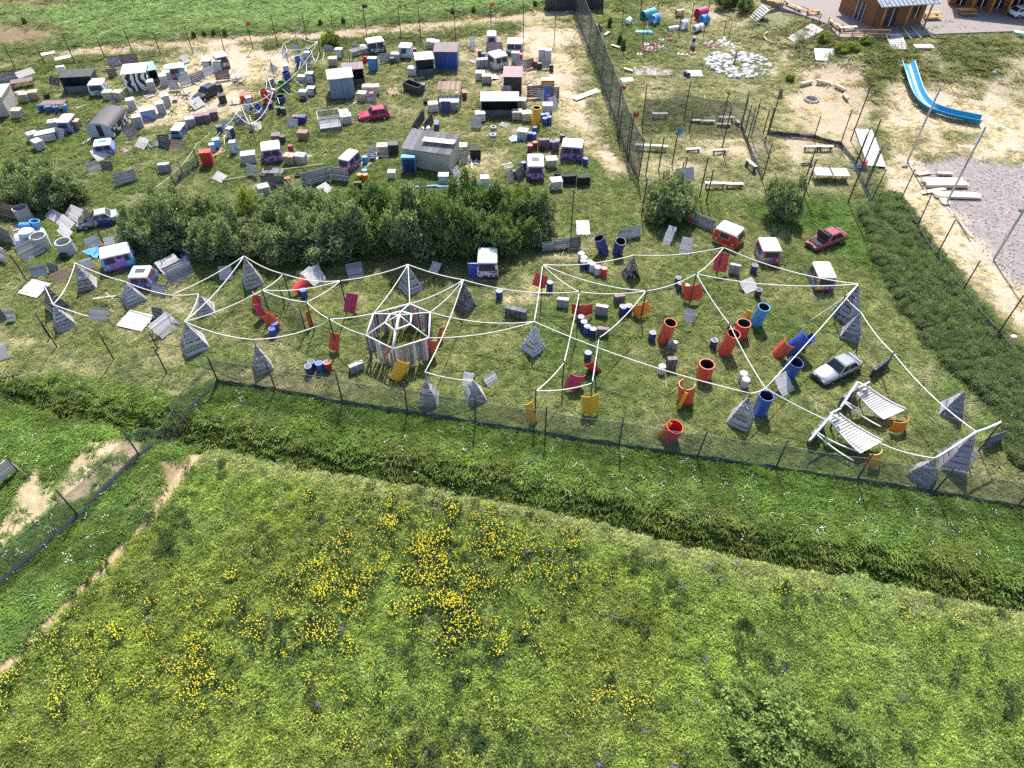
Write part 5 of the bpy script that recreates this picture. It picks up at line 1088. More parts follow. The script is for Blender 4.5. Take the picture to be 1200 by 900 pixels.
# concrete rings and the blue-white pedestal
for q, la in (((185,160),'concrete ring beside the blue and white pedestal, farther up the slope'),((310,360),'concrete ring behind the long slatted panel'),((487,400),'concrete ring standing alone beside a slatted panel')):
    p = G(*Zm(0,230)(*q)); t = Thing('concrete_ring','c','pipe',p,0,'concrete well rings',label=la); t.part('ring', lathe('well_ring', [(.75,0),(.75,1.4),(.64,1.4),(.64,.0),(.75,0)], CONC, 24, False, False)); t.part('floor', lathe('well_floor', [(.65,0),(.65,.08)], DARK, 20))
p = G(*Zm(0,230)(235,330)); t = Thing('pedestal_frame','p','structure',p,R(35),label='grey-white tilted pedestal with blue tubes on top')
v, f = rbox_geo(2.9,1.9,0,1.25,.3,3,.5); t.part('base', mesh_from('base', v, f, LGREY)); t.part('turret', lathe('turret', [(.75,0),(.7,.35),(.5,.45)], LGREY, 16), (0,-.1,1.2)); t.part('rim', lathe('turret_rim', [(.8,0),(.8,.1)], WHITE, 16), (0,-.1,1.2)); t.part('tube', lathe('stub_tube', [(.4,0),(.42,1.2),(.34,1.2),(.34,0)], LBLUE, 14), (-.3,1.0,1.5), (R(90),0,R(60))); t.part('tube', lathe('stub_tube', [(.4,0),(.42,1.2),(.34,1.2),(.34,0)], LBLUE, 14), (.9,.5,1.35), (0,R(15),0), (1.1,1.1,.5))
# plank panels at the zebra hut side
z = Zm(0, 130)
bar((690,365),(800,320),1.6,60,WWHITE,S1); bar((630,440),(715,410),1.0,35,WGREY,S2); bar((720,420),(800,415),.9,20,WDARK,S3); bar((910,215),(985,170),1.5,25,WDARK,'graffiti board leaning beside the zebra caravan'); bar((945,255),(1015,280),1.4,60,WWHITE,'white board leaning beside the zebra caravan'); bar((818,535),(975,490),1.3,8,GREY,'wide grey board panel between the willows'); crate_wall(z(1125,440),z(1195,435),1.0,.5,GREY,'grey crate block near the rope fence'); bar((1120,255),(1195,270),1.2,15,WDARK,'dark board near the small blue van')
block('green_tarp','dark green','crate',*z(340,205),(2.2,1.1,1.0),28,DGREEN,LGREY,label='dark green tarp-covered crates between white tanks')
# ================================================================== VAN CABS, CARS, SHEDS
gp = graffiti('purple_graffiti', [(.16,.05,.28),(.45,.42,.50),(.40,.08,.30),(.05,.05,.10)]); gb = graffiti('blue_graffiti', [(.05,.12,.42),(.30,.22,.50),(.10,.35,.55),(.42,.10,.35)]); gr = graffiti('red_teal_graffiti', [(.42,.03,.06),(.10,.40,.42),(.70,.70,.70),(.40,.03,.07)]); gd = graffiti('dark_splash_graffiti', [(.04,.04,.07),(.60,.60,.62),(.05,.05,.09),(.30,.10,.35)]); gpk = graffiti('pink_graffiti', [(.42,.10,.32),(.10,.08,.18),(.48,.22,.42),(.08,.20,.28)])
gro = graffiti('red_yellow_paint', [(.50,.03,.03),(.50,.03,.03),(.55,.05,.04),(.70,.45,.05)], .9); gbl = graffiti('blue_red_yellow_paint', [(.05,.15,.55),(.60,.06,.04),(.10,.30,.65),(.70,.45,.05)], .9); glil = graffiti('lilac_cyan_paint', [(.38,.32,.60),(.10,.45,.62),(.50,.20,.58),(.34,.30,.55)], .7); gcy = graffiti('cyan_purple_paint', [(.05,.38,.58),(.06,.10,.42),(.45,.12,.50),(.20,.60,.66)], .8)
z = Zm(0, 230)
van(z(745,548),z(965,495),2.1,1.75,WHITE,glil,PURPLE,('fd',),hatch=GREY,label='white-roofed lilac van cab with a black door opening'); van(z(925,665),z(1085,660),2.0,1.5,pm('cyan_white_roof',(.55,.72,.76),.4),gcy,PINK,('f2','r'),hatch=DARK,slant=.3,label='cyan and purple van cab with an open roof hatch')
van((559,328),(584,328),2.6,2.0,WHITE,graffiti('blue_white_red',[(.10,.15,.42),(.72,.72,.74),(.45,.04,.05),(.70,.70,.72)]),DBLUE,('f','r'),hatch=False,label='white and blue van cab open at the front with red inside'); block('loose_door_board','blue','board',554.5,326,(.9,.12,1.7),0,BLUE,BLUE,label='blue door standing beside the white and blue van cab')
van((833,283.5),(861,295),2.0,1.75,WHITE,gro,YELLOW,('fs','r'),hatch=WHITE,slant=.2,label='red and yellow van cab with white roof'); van((889,311),(913,311),2.4,1.7,WHITE,gbl,ORED,('f','l'),hatch=GREY,label='blue and red van cab with grey roof panel'); van((953,343),(976,343),2.6,1.75,WHITE,graffiti('yellow_blue_paint',[(.70,.50,.04),(.70,.50,.04),(.05,.12,.52),(.70,.50,.05)],1.4),DRED,('f','l2'),hatch=WHITE,label='white-roofed van cab with yellow and blue sides')
van((309,193.5),(333,190),2.3,1.75,WHITE,gp,PURPLE,('f2','r'),label='purple splashed van cab beside two caged tanks'); van((397,202),(411,205),2.6,1.75,WHITE,gp,PURPLE,('f','r2'),label='purple and white van cab behind the bent plank wall'); van((617,212.5),(638,212.5),2.9,1.85,WHITE,gp,PURPLE,('f',),hatch=DARK,label='purple van cab with a dark roof vent'); van((656,188),(682,190),2.2,1.8,WHITE,gpk,PURPLE,('f2','r'),label='pink graffiti van cab beside the sandy trail')
z = Zm(0, 0)
van(z(640,690),z(755,682),2.2,1.7,WHITE,gr,DRED,('f',),label='red and teal van cab beside the dark shelter'); van((70,158),(86,158),2.4,1.6,WHITE,gb,DBLUE,('f','r2'),label='blue and lilac van cab beside the zebra caravan')
van((113,185),(136,182),1.9,1.4,WHITE,gb,PURPLE,('f2',),hatch=LBLUE,slant=.2,label='blue and purple car shell with yellow windscreen edge'); van((196,95),(221,92),1.8,1.6,WHITE,gr,DRED,('fs',),slant=.2,label='van cab with a red spot behind the slatted wall'); van((256,83),(271,80),2.1,1.8,WHITE,gr,DRED,('f','r'),label='striped van cab at the far end of the sand'); van((201,163),(214,163),2.2,1.1,WHITE,gb,LBLUE,('f','r'),hatch=GREY,label='small blue and white car shell beside the sand')
z = Zm(400, 0)
van(z(195,395),z(320,375),2.1,1.8,pm('cream_roof',(.68,.64,.56),.5),gd,DARK,('f2','r'),label='dark splashed van cab beyond the plank platform'); van(z(400,420),z(495,425),2.0,1.75,WHITE,pm('pale_silver_van',(.55,.58,.62),.4),DARK,('fs',),label='pale silver van cab beside the dusty pink tank')
z = Zm(540, 0)
van(z(180,345),z(255,345),2.1,1.9,WHITE,graffiti('white_blue_van',[(.62,.66,.70),(.10,.22,.50),(.65,.68,.72),(.50,.53,.58)]),LGREY,('f',),label='white van cab with a blue front at the far fence'); van(z(318,392),z(435,395),2.3,1.75,WHITE,gd,DARK,('f2','r'),label='white and black splashed van cab near the fence'); van(z(240,505),z(340,480),2.4,1.9,WHITE,pm('dirty_white_van',(.60,.60,.56),.5),GREY,('f2','l'),label='dirty white van front with two dark windows')
car(978,438,yaw(G(*Zm(860,380)(865,285)),G(*Zm(860,380)(585,420))),SILVER,4.15,1.68,'sedan',label='silver sedan parked in the field beside blue pipes')
car(*Zm(400,0)(233,835),yaw(G(*Zm(400,0)(325,815)),G(*Zm(400,0)(145,840))),CARPINK,3.75,1.6,'hatch',label='crimson hatchback parked alone in the upper field')
car(*Zm(880,250)(515,215),yaw(G(*Zm(880,250)(625,170)),G(*Zm(880,250)(415,250))),MAROON,4.1,1.65,'sedan',True,label='faded maroon car with its bonnet open beside the scrub')
car(*Zm(200,0)(260,685),yaw(G(*Zm(200,0)(320,650)),G(*Zm(200,0)(205,710))),pm('black_car_paint',(.02,.02,.026),.3,.1,2,0,.02,.2),3.7,1.6,'hatch',label='black hatchback with pale windscreen on the sandy patch')
car(*Zm(0,230)(700,195),yaw(G(*Zm(0,230)(800,165)),G(*Zm(0,230)(600,205))),pm('scraped_grey_paint',(.40,.39,.40),.5,.3),3.9,1.6,'sedan',True,label='stripped grey car wreck beside the hedge end'); block('navy_box','navy','box',*Zm(0,230)(750,205),(1.4,.7,.8),10,BLUE,DBLUE,label='navy tub against the stripped car wreck')
# sheds
shed((474,196),(528,204),3.4,2.3,BEIGE,WDARK,'s','beige shed with a dark board roof behind the hedge',roof_planks=8,slope=.5); shed((478,177),(530,172),.5,.35,LGREY,LGREY,'s','pale green sheet lying on the beige shed roof edge',cat='sheet',name='roof_sheet') if False else None
p = P(*Zm(360,130)(925,205), 3.0); t = Thing('roof_sheet','r','sheet',(p.x,p.y,2.95),R(-12),label='pale green sheet lying on the beige shed roof'); 
for i in range(5): t.box('corrugation', (3.6,.16,.03), (0,-.36+.18*i,.0), pm('pale_green_sheet',(.55,.64,.60),.5), (R(8),0,0))
z = Zm(400, 0)
shed(z(662,490),z(818,492),2.2,2.4,BLUE,PLUM,'s','blue shed with a plum roof at the upper field',front=BLUE,slope=.3); shed(z(535,540),z(655,530),2.0,2.2,WDARK,pm('pale_olive_sheet',(.55,.55,.45),.7),'s','open gazebo with a pale flat roof beside the blue shed',open_front=True,slope=.1)
shed((389,117),(417,114),2.8,2.6,WDARK,WPALE,'s','wooden hut with pale plank roof beside caged tanks',planks=1,roof_planks=5,front=pm('steel_blue_boards',(.20,.27,.38),.6)); shed((405,102),(428,100),2.0,2.2,WDARK,PLUM,'s','plum-roofed lean-to behind the wooden hut',open_front=True,roof_planks=4)
z = Zm(540, 0)
shed(z(148,820),z(402,820),2.0,2.0,DARK,LGREY,'s','long dark shelter with a grey flat roof',open_front=True,front=WDARK,slope=.1); shed(z(302,660),z(425,662),3.0,2.2,DARK,pm('purple_brown_roof',(.30,.20,.21),.7),'s','dark box caravan with a purple-brown roof',front=DARK)
shed(z(600,80),z(1000,75),3.0,2.4,DARK,DARK,'s','long dark navy shelter at the top of the net fence')
shed((-8,139),(13,137),3.6,2.5,pm('beige_panel_wall',(.52,.46,.40),.8),pm('peach_roof',(.70,.52,.38),.7),'s','beige hut with a peach-coloured roof at the edge'); z = Zm(0, 0)
shed(z(465,655),z(680,645),2.2,2.0,WDARK,DARK,'s','dark plank shelter with a blue drum under it',open_front=True)
zeb = zebra('zebra_stripes'); shed(z(900,650),z(1065,632),3.0,2.3,zeb,pm('pale_lilac_roof',(.58,.52,.55),.6),'s','zebra-striped hut with a pale roof',front=zeb); shed(z(1030,610),z(1130,590),2.6,1.9,WDARK,pm('teal_tarp',(.22,.45,.52),.5),'s','lean-to under a teal tarp beside the zebra hut',open_front=True)
# round-roofed zebra caravan
A, B = G(*Zm(0,130)(655,205)), G(*Zm(0,130)(800,205)); C_ = G(*Zm(0,130)(905,75)); L = 2.9; dirv = (C_-B).normalized(); ln = (C_-B).length; t = Thing('round_roof_caravan','z','caravan',(A+B)/2,yaw(B,C_)-R(90),label='round-roofed dark caravan with zebra-striped side')
prof = [(-L/2,.35)]+[(-L/2*math.cos(R(a)),1.35+.75*math.sin(R(a))) for a in range(0,181,15)]+[(L/2,.35)]
v = [(x,0,zz) for x,zz in prof]+[(x,ln,zz) for x,zz in prof]; k = len(prof)
t.part('roof', mesh_from('roof', v, [(i,i+1,k+i+1,k+i) for i in range(1,k-2)], pm('charcoal_roof',(.09,.075,.085),.7), True))
t.part('side', mesh_from('side', [v[k-2],v[k-1],v[2*k-1],v[2*k-2]], [(0,1,2,3)], zeb)); t.part('side', mesh_from('side', [v[0],v[1],v[k+1],v[k]], [(0,1,2,3)], zeb))
fr = pm('pale_blue_front',(.42,.50,.62),.5); t.part('front', mesh_from('front', v[:k], [tuple(range(k))], fr)); t.part('rear', mesh_from('rear', v[k:], [tuple(range(k))[::-1]], fr)); t.box('door', (.6,.06,1.35), (.1,-.02,1.15), BLACK); t.box('chassis', (L*.9,ln*.95,.3), (0,ln/2,.2), DARK)
# fridges in a row beside it
for i, (q, m_) in enumerate([((985,890),LGREY),((940,770),LGREY),((1055,830),gb),((1145,795),LGREY),((1180,740),LGREY),((1165,600),LGREY),((1075,640),LGREY),((1190,575),LGREY)]):
    block('old_fridge','white-topped fridge' if m_ is LGREY else 'graffiti chest with a white lid','fridge',*Zm(0,0)(*q),(1.7,1.2,1.2) if m_ is gb else (.95,.85,1.35),25,m_,LIDW,'fridges standing by the zebra caravan',door=GREY if m_ is LGREY else gb)

# ================================================================== FENCES AND POLES
def fence(label, posts, net_h=None, net=NET, hem=True, desc='f', post_r=.06, wires=(), mat=POLE, flags=None, extra=.3):
    """posts: (base px, base py, height)"""
    q = [G(a, b_) for a, b_, _ in posts]; o0 = q[0].copy(); t = Thing('net_fence' if net_h else 'post_fence', desc, 'fence', o0, label=label)
    for i, (p, (a, b_, h)) in enumerate(zip(q, posts)):
        p = p-o0; d = random.gauss(0,.06); po = t.tube('post', [(p.x,p.y,p.z-.2),(p.x+d,p.y+random.gauss(0,.05),p.z+h)], post_r, mat, 6)
        if flags and i in flags:
            c = flags[i]; x = p.x+d; n = 5; vv, ff = [], []
            for j in range(n+1): yy = .03*math.sin(j*1.7); vv += [(x+.05+.12*j, p.y+yy, p.z+h-.02), (x+.05+.12*j, p.y+yy+.02, p.z+h-.62+.03*j)]
            for j in range(n): ff.append((2*j,2*j+1,2*j+3,2*j+2))
            t.part('flag', mesh_from('flag', vv, ff, c))
    for p0, p1 in zip(q[:-1], q[1:]):
        a, b_ = p0-o0, p1-o0
        if net_h:
            n = 8; vv, ff = [], []; nv = Vector((b_.y-a.y, a.x-b_.x, 0)).normalized()
            for i in range(n+1):
                s = a.lerp(b_, i/n); s.z = hz(s.x+o0.x, s.y+o0.y)-o0.z; sg = .18*4*(i/n)*(1-i/n)
                for k in range(4): f_ = k/3; vv.append((s.x+nv.x*.12*math.sin(3.14*f_)*math.sin(i*1.3), s.y+nv.y*.12*math.sin(3.14*f_)*math.sin(i*1.3), s.z+.02+(net_h-sg)*f_))
            for i in range(n):
                for k in range(3): ff.append((i*4+k,(i+1)*4+k,(i+1)*4+k+1,i*4+k+1))
            no = t.part('net', mesh_from('net', vv, ff, net, True)); t.tube('top_cord', [Vector(vv[i*4+3]) for i in range(n+1)], .011, GREY, 4)
            if hem:
                hv = []
                for i in range(n+1): q_ = Vector(vv[i*4]); w_ = .06+.10*random.random(); hv += [q_+nv*w_+Vector((0,0,.10)), q_+nv*.02+Vector((0,0,.42+.2*random.random())), q_-nv*w_+Vector((0,0,.14))]
                t.part('net_hem', mesh_from('net_hem', hv, [(i*3+k,(i+1)*3+k,(i+1)*3+k+1,i*3+k+1) for i in range(n) for k in range(2)], NETD, True))
        for wz in wires: t.tube('wire', [a+Vector((0,0,wz)), (a+b_)/2+Vector((0,0,wz-.1)), b_+Vector((0,0,wz))], .012, DARK, 4)
    return t
def hpost(bx, by, tx, ty): return (bx, by, zfrom_top(bx, by, ty))
def zfrom_top(bx, by, ty):
    p = G(bx, by); lo, hi = 0, 12
    for _ in range(25):
        m = (lo+hi)/2
        if proj0(p.x, p.y, p.z+m)[1] > ty: lo = m
        else: hi = m
    return lo
fence('long dark net fence along the verge in front of the field', [(257,450,3.2),(324,459,3.6),(402,474,3.6),(478,485,3.6),(557,498,3.5),(639,511,3.4),(725,524,3.4),(816,538,3.4),(908,551,3.4),(1002,566,3.4),(1093,579,3.4),(1190,596,3.4),(1300,616,3.4)], 2.9)
fence('dark net fence running down over the ditch from the corner', [(257,451,3.2),(165,536,3.2),(94,607,3.4),(-6,694,3.4),(-90,770,3.4)], 2.5)
pf = [(62,406,3.6),(134,422,3.6),(196,438,3.5),(32,330,3.0),(125,285,3.0)]
for i, (bx, by, h) in enumerate([(67,407,3.7),(134,422,3.2),(196,438,3.0),(32,330,3.0),(122,286,2.6),(59,397,1.6),(185,409,2.0)]): pole(bx, by, h, .055, desc='dark standing post near the slatted panels')
z = lambda ox, L: [(ox+a/6, b_/6, ox+c/6, d/6) for a, b_, c, d in L]
bk = z(0, [(110,490,20,295),(320,460,235,310),(525,440,435,235),(740,410,660,260),(940,385,870,200),(1130,385,1085,225)])+z(200, [(160,380,80,180),(380,360,325,190),(580,345,530,150),(755,330,705,100),(960,290,910,95),(1150,255,1120,95)])+z(400, [(182,280,150,30),(422,265,403,40),(562,310,548,30),(805,300,803,10),(1055,240,1050,20)])+z(540, [(440,260,447,10),(660,260,668,20)])
fence('row of dark posts along the far edge of the field', [hpost(*q) for q in bk], None, wires=(.9,1.8), flags={8:RED,12:DBLUE,16:RED})
fence('tall dark net fence between field and playground', [(672,10,5),(681,35,5),(690,58,5),(697,75,5),(705,95,5),(714,122,5),(723,148,5),(734,182,5),(748,212,5)], 4.9, netmat('tall_dark_net',(.05,.07,.08),.68), flags={1:RED,3:PURPLE,6:RED})
fence('dark net fence along the scrub and gravel yard', [hpost(1054,238,1073,198),hpost(1072,272,1092,227),hpost(1094,306,1122,258),hpost(1124,347,1154,305),hpost(1166,396,1198,345),hpost(1212,452,1250,395)], .9, netmat('low_dark_net',(.05,.055,.07),.6))
fence('dark hanging net beside the archery benches', [(868,150,4.5),(875,168,4.5),(893,212,4.5)], 3.6, net=NETG); fence('drooping net behind the solar panel table', [(900,158,5),(953,164,3),(984,172,4.5),(1003,194,4.5)], .7, net=NETD, hem=True); fence('dark net at the corner of the white deck', [(1001,196,4),(1012,222,4.6),(1020,238,4)], 2.2, net=NETG)
fence('slack dark net sheet across the archery lawn', [(752,148,5.0),(801,142,5.0),(845,150,4.5),(868,152,4.0)], 3.4, net=netmat('archery_net',(.10,.10,.115),.55), hem=False)
zz = Zm(700,130)
for i, (a, b_, c, d, fl) in enumerate([(340,460,365,200,0),(430,420,450,190,0),(525,380,565,130,LBLUE),(590,460,605,360,0),(615,420,612,330,0),(715,620,755,330,0),(765,640,820,420,0),(875,270,920,-20,0),(645,150,668,0,0),(310,740,312,480,0),(150,200,175,0,0),(215,350,240,10,RED)]):
    bx, by = zz(a, b_); tx, ty = zz(c, d); h = zfrom_top(bx, by, ty); t = pole(bx, by, h, .07, desc='dark archery range pole' if not fl else 'archery range pole with a small flag', grp='poles of the archery range')
    if fl: t.part('flag', mesh_from('flag', [(.05,0,h),(.6,.05,h-.05),(.6,.02,h-.55),(.05,0,h-.6)], [(0,1,2,3)], fl))
zz = Zm(860,130)
for a, b_, c, d in [(490,520,580,270),(490,610,590,345),(800,650,1015,60),(925,550,1035,260),(820,210,975,-180),(215,235,245,-20),(75,160,105,-40),(120,190,160,-60),(205,165,245,0)]:
    bx, by = zz(a, b_); tx, ty = zz(c, d); pole(bx, by, zfrom_top(bx, by, ty), .07, desc='tall dark pole of the side range', grp='poles of the archery range')
for bx, by, ty, la in [(1063,190,103,'tall grey lamp pole at the slide end of the gravel yard'),(1109,238,149,'tall grey lamp pole behind the plank stacks'),(1164,305,215,'tall grey lamp pole at the gravel yard edge')]:
    t = pole(bx, by, zfrom_top(bx, by, ty), .11, STEEL, label=la, name='lamp_pole', grp='grey poles around the gravel yard'); t.box('foot_plate', (.5,.5,.06), (0,0,.03), CONC)
pole(669, 273, zfrom_top(669,273,223), .06, label='tall dark pole standing beside the hedge end')
# rope on low stakes by the upper corner, hanging frame
z = Zm(180,130)
rope([z(10,540)+(.9,), z(190,390)+(1.2,), z(300,235)+(1.3,), z(395,155)+(1.3,)], .15, .03, CREAM, 'thin cream rope along the upper willow clump'); 
fence('grey net frame standing beside the thin rope', [(206,218,1.6),(216,208,1.9),(234,195,2.2)], 1.5, net=NETG)
rope([z(480,490)+(.3,), z(750,440)+(.3,), z(900,410)+(.3,), z(1200,370)+(.3,)], .05, .05, SDROPE if False else CREAM, 'cream rope lying along the upper side of the hedge')
fence('grey mesh net hung between the red panels', [(309,372,2.6),(334,360,2.4),(359,390,2.7)], 2.2, net=NETG, hem=False)
# ================================================================== ARCHERY RANGE, PLAYGROUND, TERRACE, YARD
BOUL = pm('weathered_stone', (.27,.25,.22), .95, .25, 4)
def bench(px, py, L, rz, desc='white plank bench in the archery range', mat=WWHITE, h=.5, wd=.42, label=None):
    p = G(px, py); t = Thing('plank_bench', desc, 'bench', p, R(rz), 'plank benches', label=label)
    for k in (-1,1): t.box('plank', (L, wd/2-.02, .05), (0, k*wd/4, h), mat)
    for sx in (-1,1): t.box('leg', (.08, wd*.9, h-.03), (sx*(L/2-.2), 0, h/2-.02), WDARK)
    t.box('stretcher', (L-.4,.05,.08), (0,0,h*.5), WDARK); return t
z = Zm(700,130)
for a, b_, L, rz, h in [(435,55,1.9,0,.7),(690,85,1.3,0,.4),(780,90,1.5,-2,.4),(900,80,1.9,0,.7),(885,115,1.7,0,.45),(375,280,3.8,-6,.7),(670,290,1.7,8,.45),(855,300,1.7,5,.5),(1072,410,1.8,-68,.8),(820,545,2.2,-2,.7),(958,540,1.9,0,.5),(982,100,.8,90,.5)]: bench(*z(a, b_), L, rz, h=h)
z = Zm(860,130)
bench(*z(540,280),1.9,0,'white bench before the campfire ground',h=.6); bench(*z(640,280),1.6,0,'white bench beside the white bench before the campfire ground',h=.6)
p = G(*z(665,480)); t = Thing('table_tennis_table','t','table',p,R(-3),label='grey table tennis table behind the light green willow')
for sx in (-1,1): t.box('table_half', (1.85,1.7,.06), (sx*.94,0,.9), GREY)
t.box('net', (.03,1.75,.16), (0,0,1.0), DARK)
for sx in (-1.6,-.4,.4,1.6):
    for sy in (-.7,.7): t.box('leg', (.07,.07,.88), (sx,sy,.44), DARK)
for q in [(490,385),(530,385)]: tyre(*z(*q), BLACK, .36, 'black tyre beside the table tennis table', 1, 'tyres by the table')
tyre(*z(843,405), BLUE, .4, 'blue painted tyre beside the white deck'); tyre(*z(875,410), BLUE, .4, 'second blue tyre beside the white deck', 2)
drum(*z(905,400),'r','r')
p0, p1 = G(*z(870,140)), G(*z(960,400)); L = (p1-p0).length; t = Thing('plank_deck','d','deck',(p0+p1)/2,yaw(p0,p1),label='white plank deck walkway beside the campfire ground')
n = 18
for i in range(n): t.box('plank', (L/n-.03, 2.0, .06), (-L/2+L/n*(i+.5), .6, .25), WWHITE)
for sy in (-.3,1.5): t.box('joist', (L,.1,.2), (0,sy,.12), WDARK)
barricade(z(965,405),z(1050,385),1.2,80,WWHITE,'w',legs=False,lift_=.17,label='white board at the foot of the plank deck')
z = Zm(840,0)
for a, b_, c, d in [(585,610,665,590),(693,590,800,600),(828,615,900,650),(888,675,915,715)]:
    A, B = G(*z(a,b_)), G(*z(c,d)); t = Thing('log_bench','cream log bench around the campfire','bench',(A+B)/2,yaw(A,B),'log benches around the campfire'); L = (B-A).length
    t.part('log', lathe('log', [(.2,0),(.22,.3),(.2,1)], WNEW, 10), (-L/2,0,.32), (0,R(90),0), (1,1,L)); 
    for sx in (-1,1): t.box('foot', (.2,.3,.16), (sx*L*.35,0,.08), WBROWN)
p = G(*z(665,705)); t = Thing('fire_pit','f','fire pit',p,label='dark stone fire pit in the bare ground')
for i in range(11): a = 6.283*i/11; t.part('stone', rbox('pit_stone', CONC, .4, .3, 0, .28, .1, .1), (.85*math.cos(a),.85*math.sin(a),0), (0,0,a+1.57))
for i in range(5): t.tube('log', [(.5*math.cos(i*1.25),.5*math.sin(i*1.25),.05),(0,0,.4)], .07, DARK)
p = G(*z(443,690)); t = Thing('wooden_stump_chair','s','chair',p,label='dark carved stump seat beside the campfire ground'); t.part('seat', lathe('stump', [(.34,0),(.3,.4),(.32,.45)], WBROWN, 10)); t.box('backrest', (.5,.1,.7), (0,.22,.75), WBROWN)
# sloping white board, path boards
barricade(z(690,450),z(845,415),2.2,70,WHITE,'w',legs=True,lift_=.1,gap=.02,label='white sloping board on the grassy bank'); 
def line_log(a, b_, r, mat, desc, label=None, h=0):
    A, B = G(*a), G(*b_); L = (B-A).length; pitch = math.asin(max(-1, min(1, (B.z-A.z)/max(L,.01)))); t = Thing('edging_log',desc,'log',A,group='edging logs',rot=(0,-pitch,yaw(A,B)),label=label); t.part('log', lathe('edge_log_%.2f' % r, [(r,0),(r,1)], mat, 8), (0,0,r+h), (0,R(90),0), (1,1,L)); t.part('end_face', lathe('edge_end_%.2f' % r, [(r*.96,0),(r*.96,.03)], WPALE, 8), (L,0,r+h), (0,R(90),0))
for a, b_ in (((325,255),(355,235)),((328,262),(350,290)),((352,292),(412,310)),((385,212),(430,210))): line_log(z(*a), z(*b_), .14, WNEW, 'cream log edging the round garden bed')
# rock garden with a scarecrow
p = G(865,76); rg = Thing('rock_garden','r','rock garden',p,label='pale stone circle with a dark figure post at its centre')
for i in range(290):
    a = random.uniform(0,6.283); d = math.sqrt(random.uniform(.05,1)); s = random.uniform(.35,.8)
    rg.part('stone', rbox('garden_stone_%d' % (i % 3), [CONC, CONC, LGREY][i % 3], 1, .8, 0, .6, .25, .25), (d*4.4*math.cos(a), d*4.4*math.sin(a), 0), (random.gauss(0,.2),random.gauss(0,.2),random.uniform(0,6.28)), (s,s,s*random.uniform(.4,.9)))
rg.tube('figure_post', [(-.6,0,0),(-.6,.1,1.9)], .12, WBROWN); rg.tube('figure_arm', [(-1.1,0,.6),(-.6,.05,1.4),(-.2,0,.5)], .07, WBROWN)
p = G(846,51); rg = Thing('stone_bed','r','rock garden',p,label='white stone bed beside two red-rimmed tyre planters')
for i in range(36): rg.part('stone', rbox('garden_stone_%d' % (i % 3), [CONC, CONC, LGREY][i % 3], 1, .8, 0, .6, .25, .25), (random.gauss(0,1.0), random.gauss(0,.8), 0), (0,0,random.uniform(0,6.28)), (.5,.5,.3))
# tyre flower beds
PT = pm('pink_petal',(.55,.10,.25),.6); WTY = pm('white_tyre_paint',(.65,.62,.62),.6); MTY = pm('maroon_tyre_paint',(.35,.05,.12),.6)
z = Zm(680,0)
for q in [(440,335),(465,318),(490,345),(510,312),(515,340),(540,325),(545,350),(565,335),(480,362),(515,362),(455,352)]: tyre(*z(*q), random.choice([WTY, MTY, MTY]), .4, 'painted tyre planter of the round flower bed', 1, 'painted tyre planters', PT)
for q in [(595,325),(620,345),(600,350)]: tyre(*z(*q), DBLUE, .38, 'dark blue tyre planter beside the round flower bed', 1, 'painted tyre planters', WF)
for q, m_, de in [((570,285),WTY,'pale tyre planter behind the flower bed'),((622,278),MTY,'maroon tyre planter behind the flower bed'),((665,295),BLACK,'black tyre behind the flower bed'),((415,388),WTY,'lone pale tyre planter in the lawn'),((700,388),WTY,'pale tyre planter before the playground figure'),((735,390),TOTEO,'peach tyre planter before the playground figure'),((790,378),TOTEO,'low peach tyre planter beside the playground figure'),((912,332),MTY,'red-rimmed tyre planter at the stone bed'),((965,333),MTY,'second red-rimmed tyre planter at the stone bed'),((890,312),WTY,'pale tyre planter at the stone bed')]: tyre(*z(*q), m_, .42, de, 1, 'painted tyre planters', PT)
def play_pipe(a, b_, r, mat, desc, hgt=.0, cap=BLACK):
    A, B = G(*a), G(*b_); L = (B-A).length; t = Thing('playground_pipe',desc,'pipe',A,yaw(A,B),'playground pipes'); t.part('shell', lathe('pp_%.2f' % r, [(r,0),(r,1),(r*.86,1),(r*.86,0),(r,0)], mat, 18, False, False), (0,0,r+hgt), (0,R(90),0), (1,1,L)); t.part('band', lathe('pb_%.2f' % r, [(r*1.03,0),(r*1.03,.15)], cap, 18, False, False), (L*.45,0,r+hgt), (0,R(90),0)); t.box('cradle', (L*.7,r*1.2,.1), (L/2,0,.05+hgt*.5), WDARK); return t
play_pipe(z(435,145),z(515,120),.7,TEAL,'teal play pipe lying in the playground',0,LBLUE); play_pipe(z(500,180),z(535,165),.75,LBLUE,'blue play pipe with a dark end',0,DBLUE); play_pipe(z(325,185),z(345,165),.5,WHITE,'small white and blue play barrel',0,LBLUE); play_pipe(z(615,222),z(690,212),.35,WHITE,'white play pipe lying beside a ring',0,WHITE); play_pipe(z(705,215),z(735,205),.7,LGREY,'blue-rimmed play ring',0,LBLUE); play_pipe(z(795,235),z(850,215),.45,WHITE,'white slanted play pipe with a black mouth',.2,BLACK); play_pipe(z(815,140),z(870,125),.75,PINK,'pink play barrel in the playground',.1,PURPLE); play_pipe(z(845,175),z(890,165),.7,LBLUE,'blue play barrel beside the pink one',0,DBLUE); play_pipe(z(670,120),z(720,115),.5,TOTEO,'peach play barrel behind the black flag',.1,WHITE)
p = G(*z(445,238)); t = Thing('play_boat','b','play boat',p,R(-5),label='low teal play boat in the playground grass'); v, f = rbox_geo(2.8,1.0,0,.4,.4,3,.2); t.part('hull', mesh_from('hull', v, f, TEAL)); t.tube('mast', [(.4,0,.3),(.4,0,1.1)], .05, WHITE); t.part('sail', mesh_from('sail', [(.4,.0,1.1),(.45,.02,.5),(1.0,.0,.5)], [(0,1,2)], WHITE))
p = G(*z(787,350)); t = Thing('garden_figure','g','figure',p,label='stacked tyre figure in grey and red at the playground')
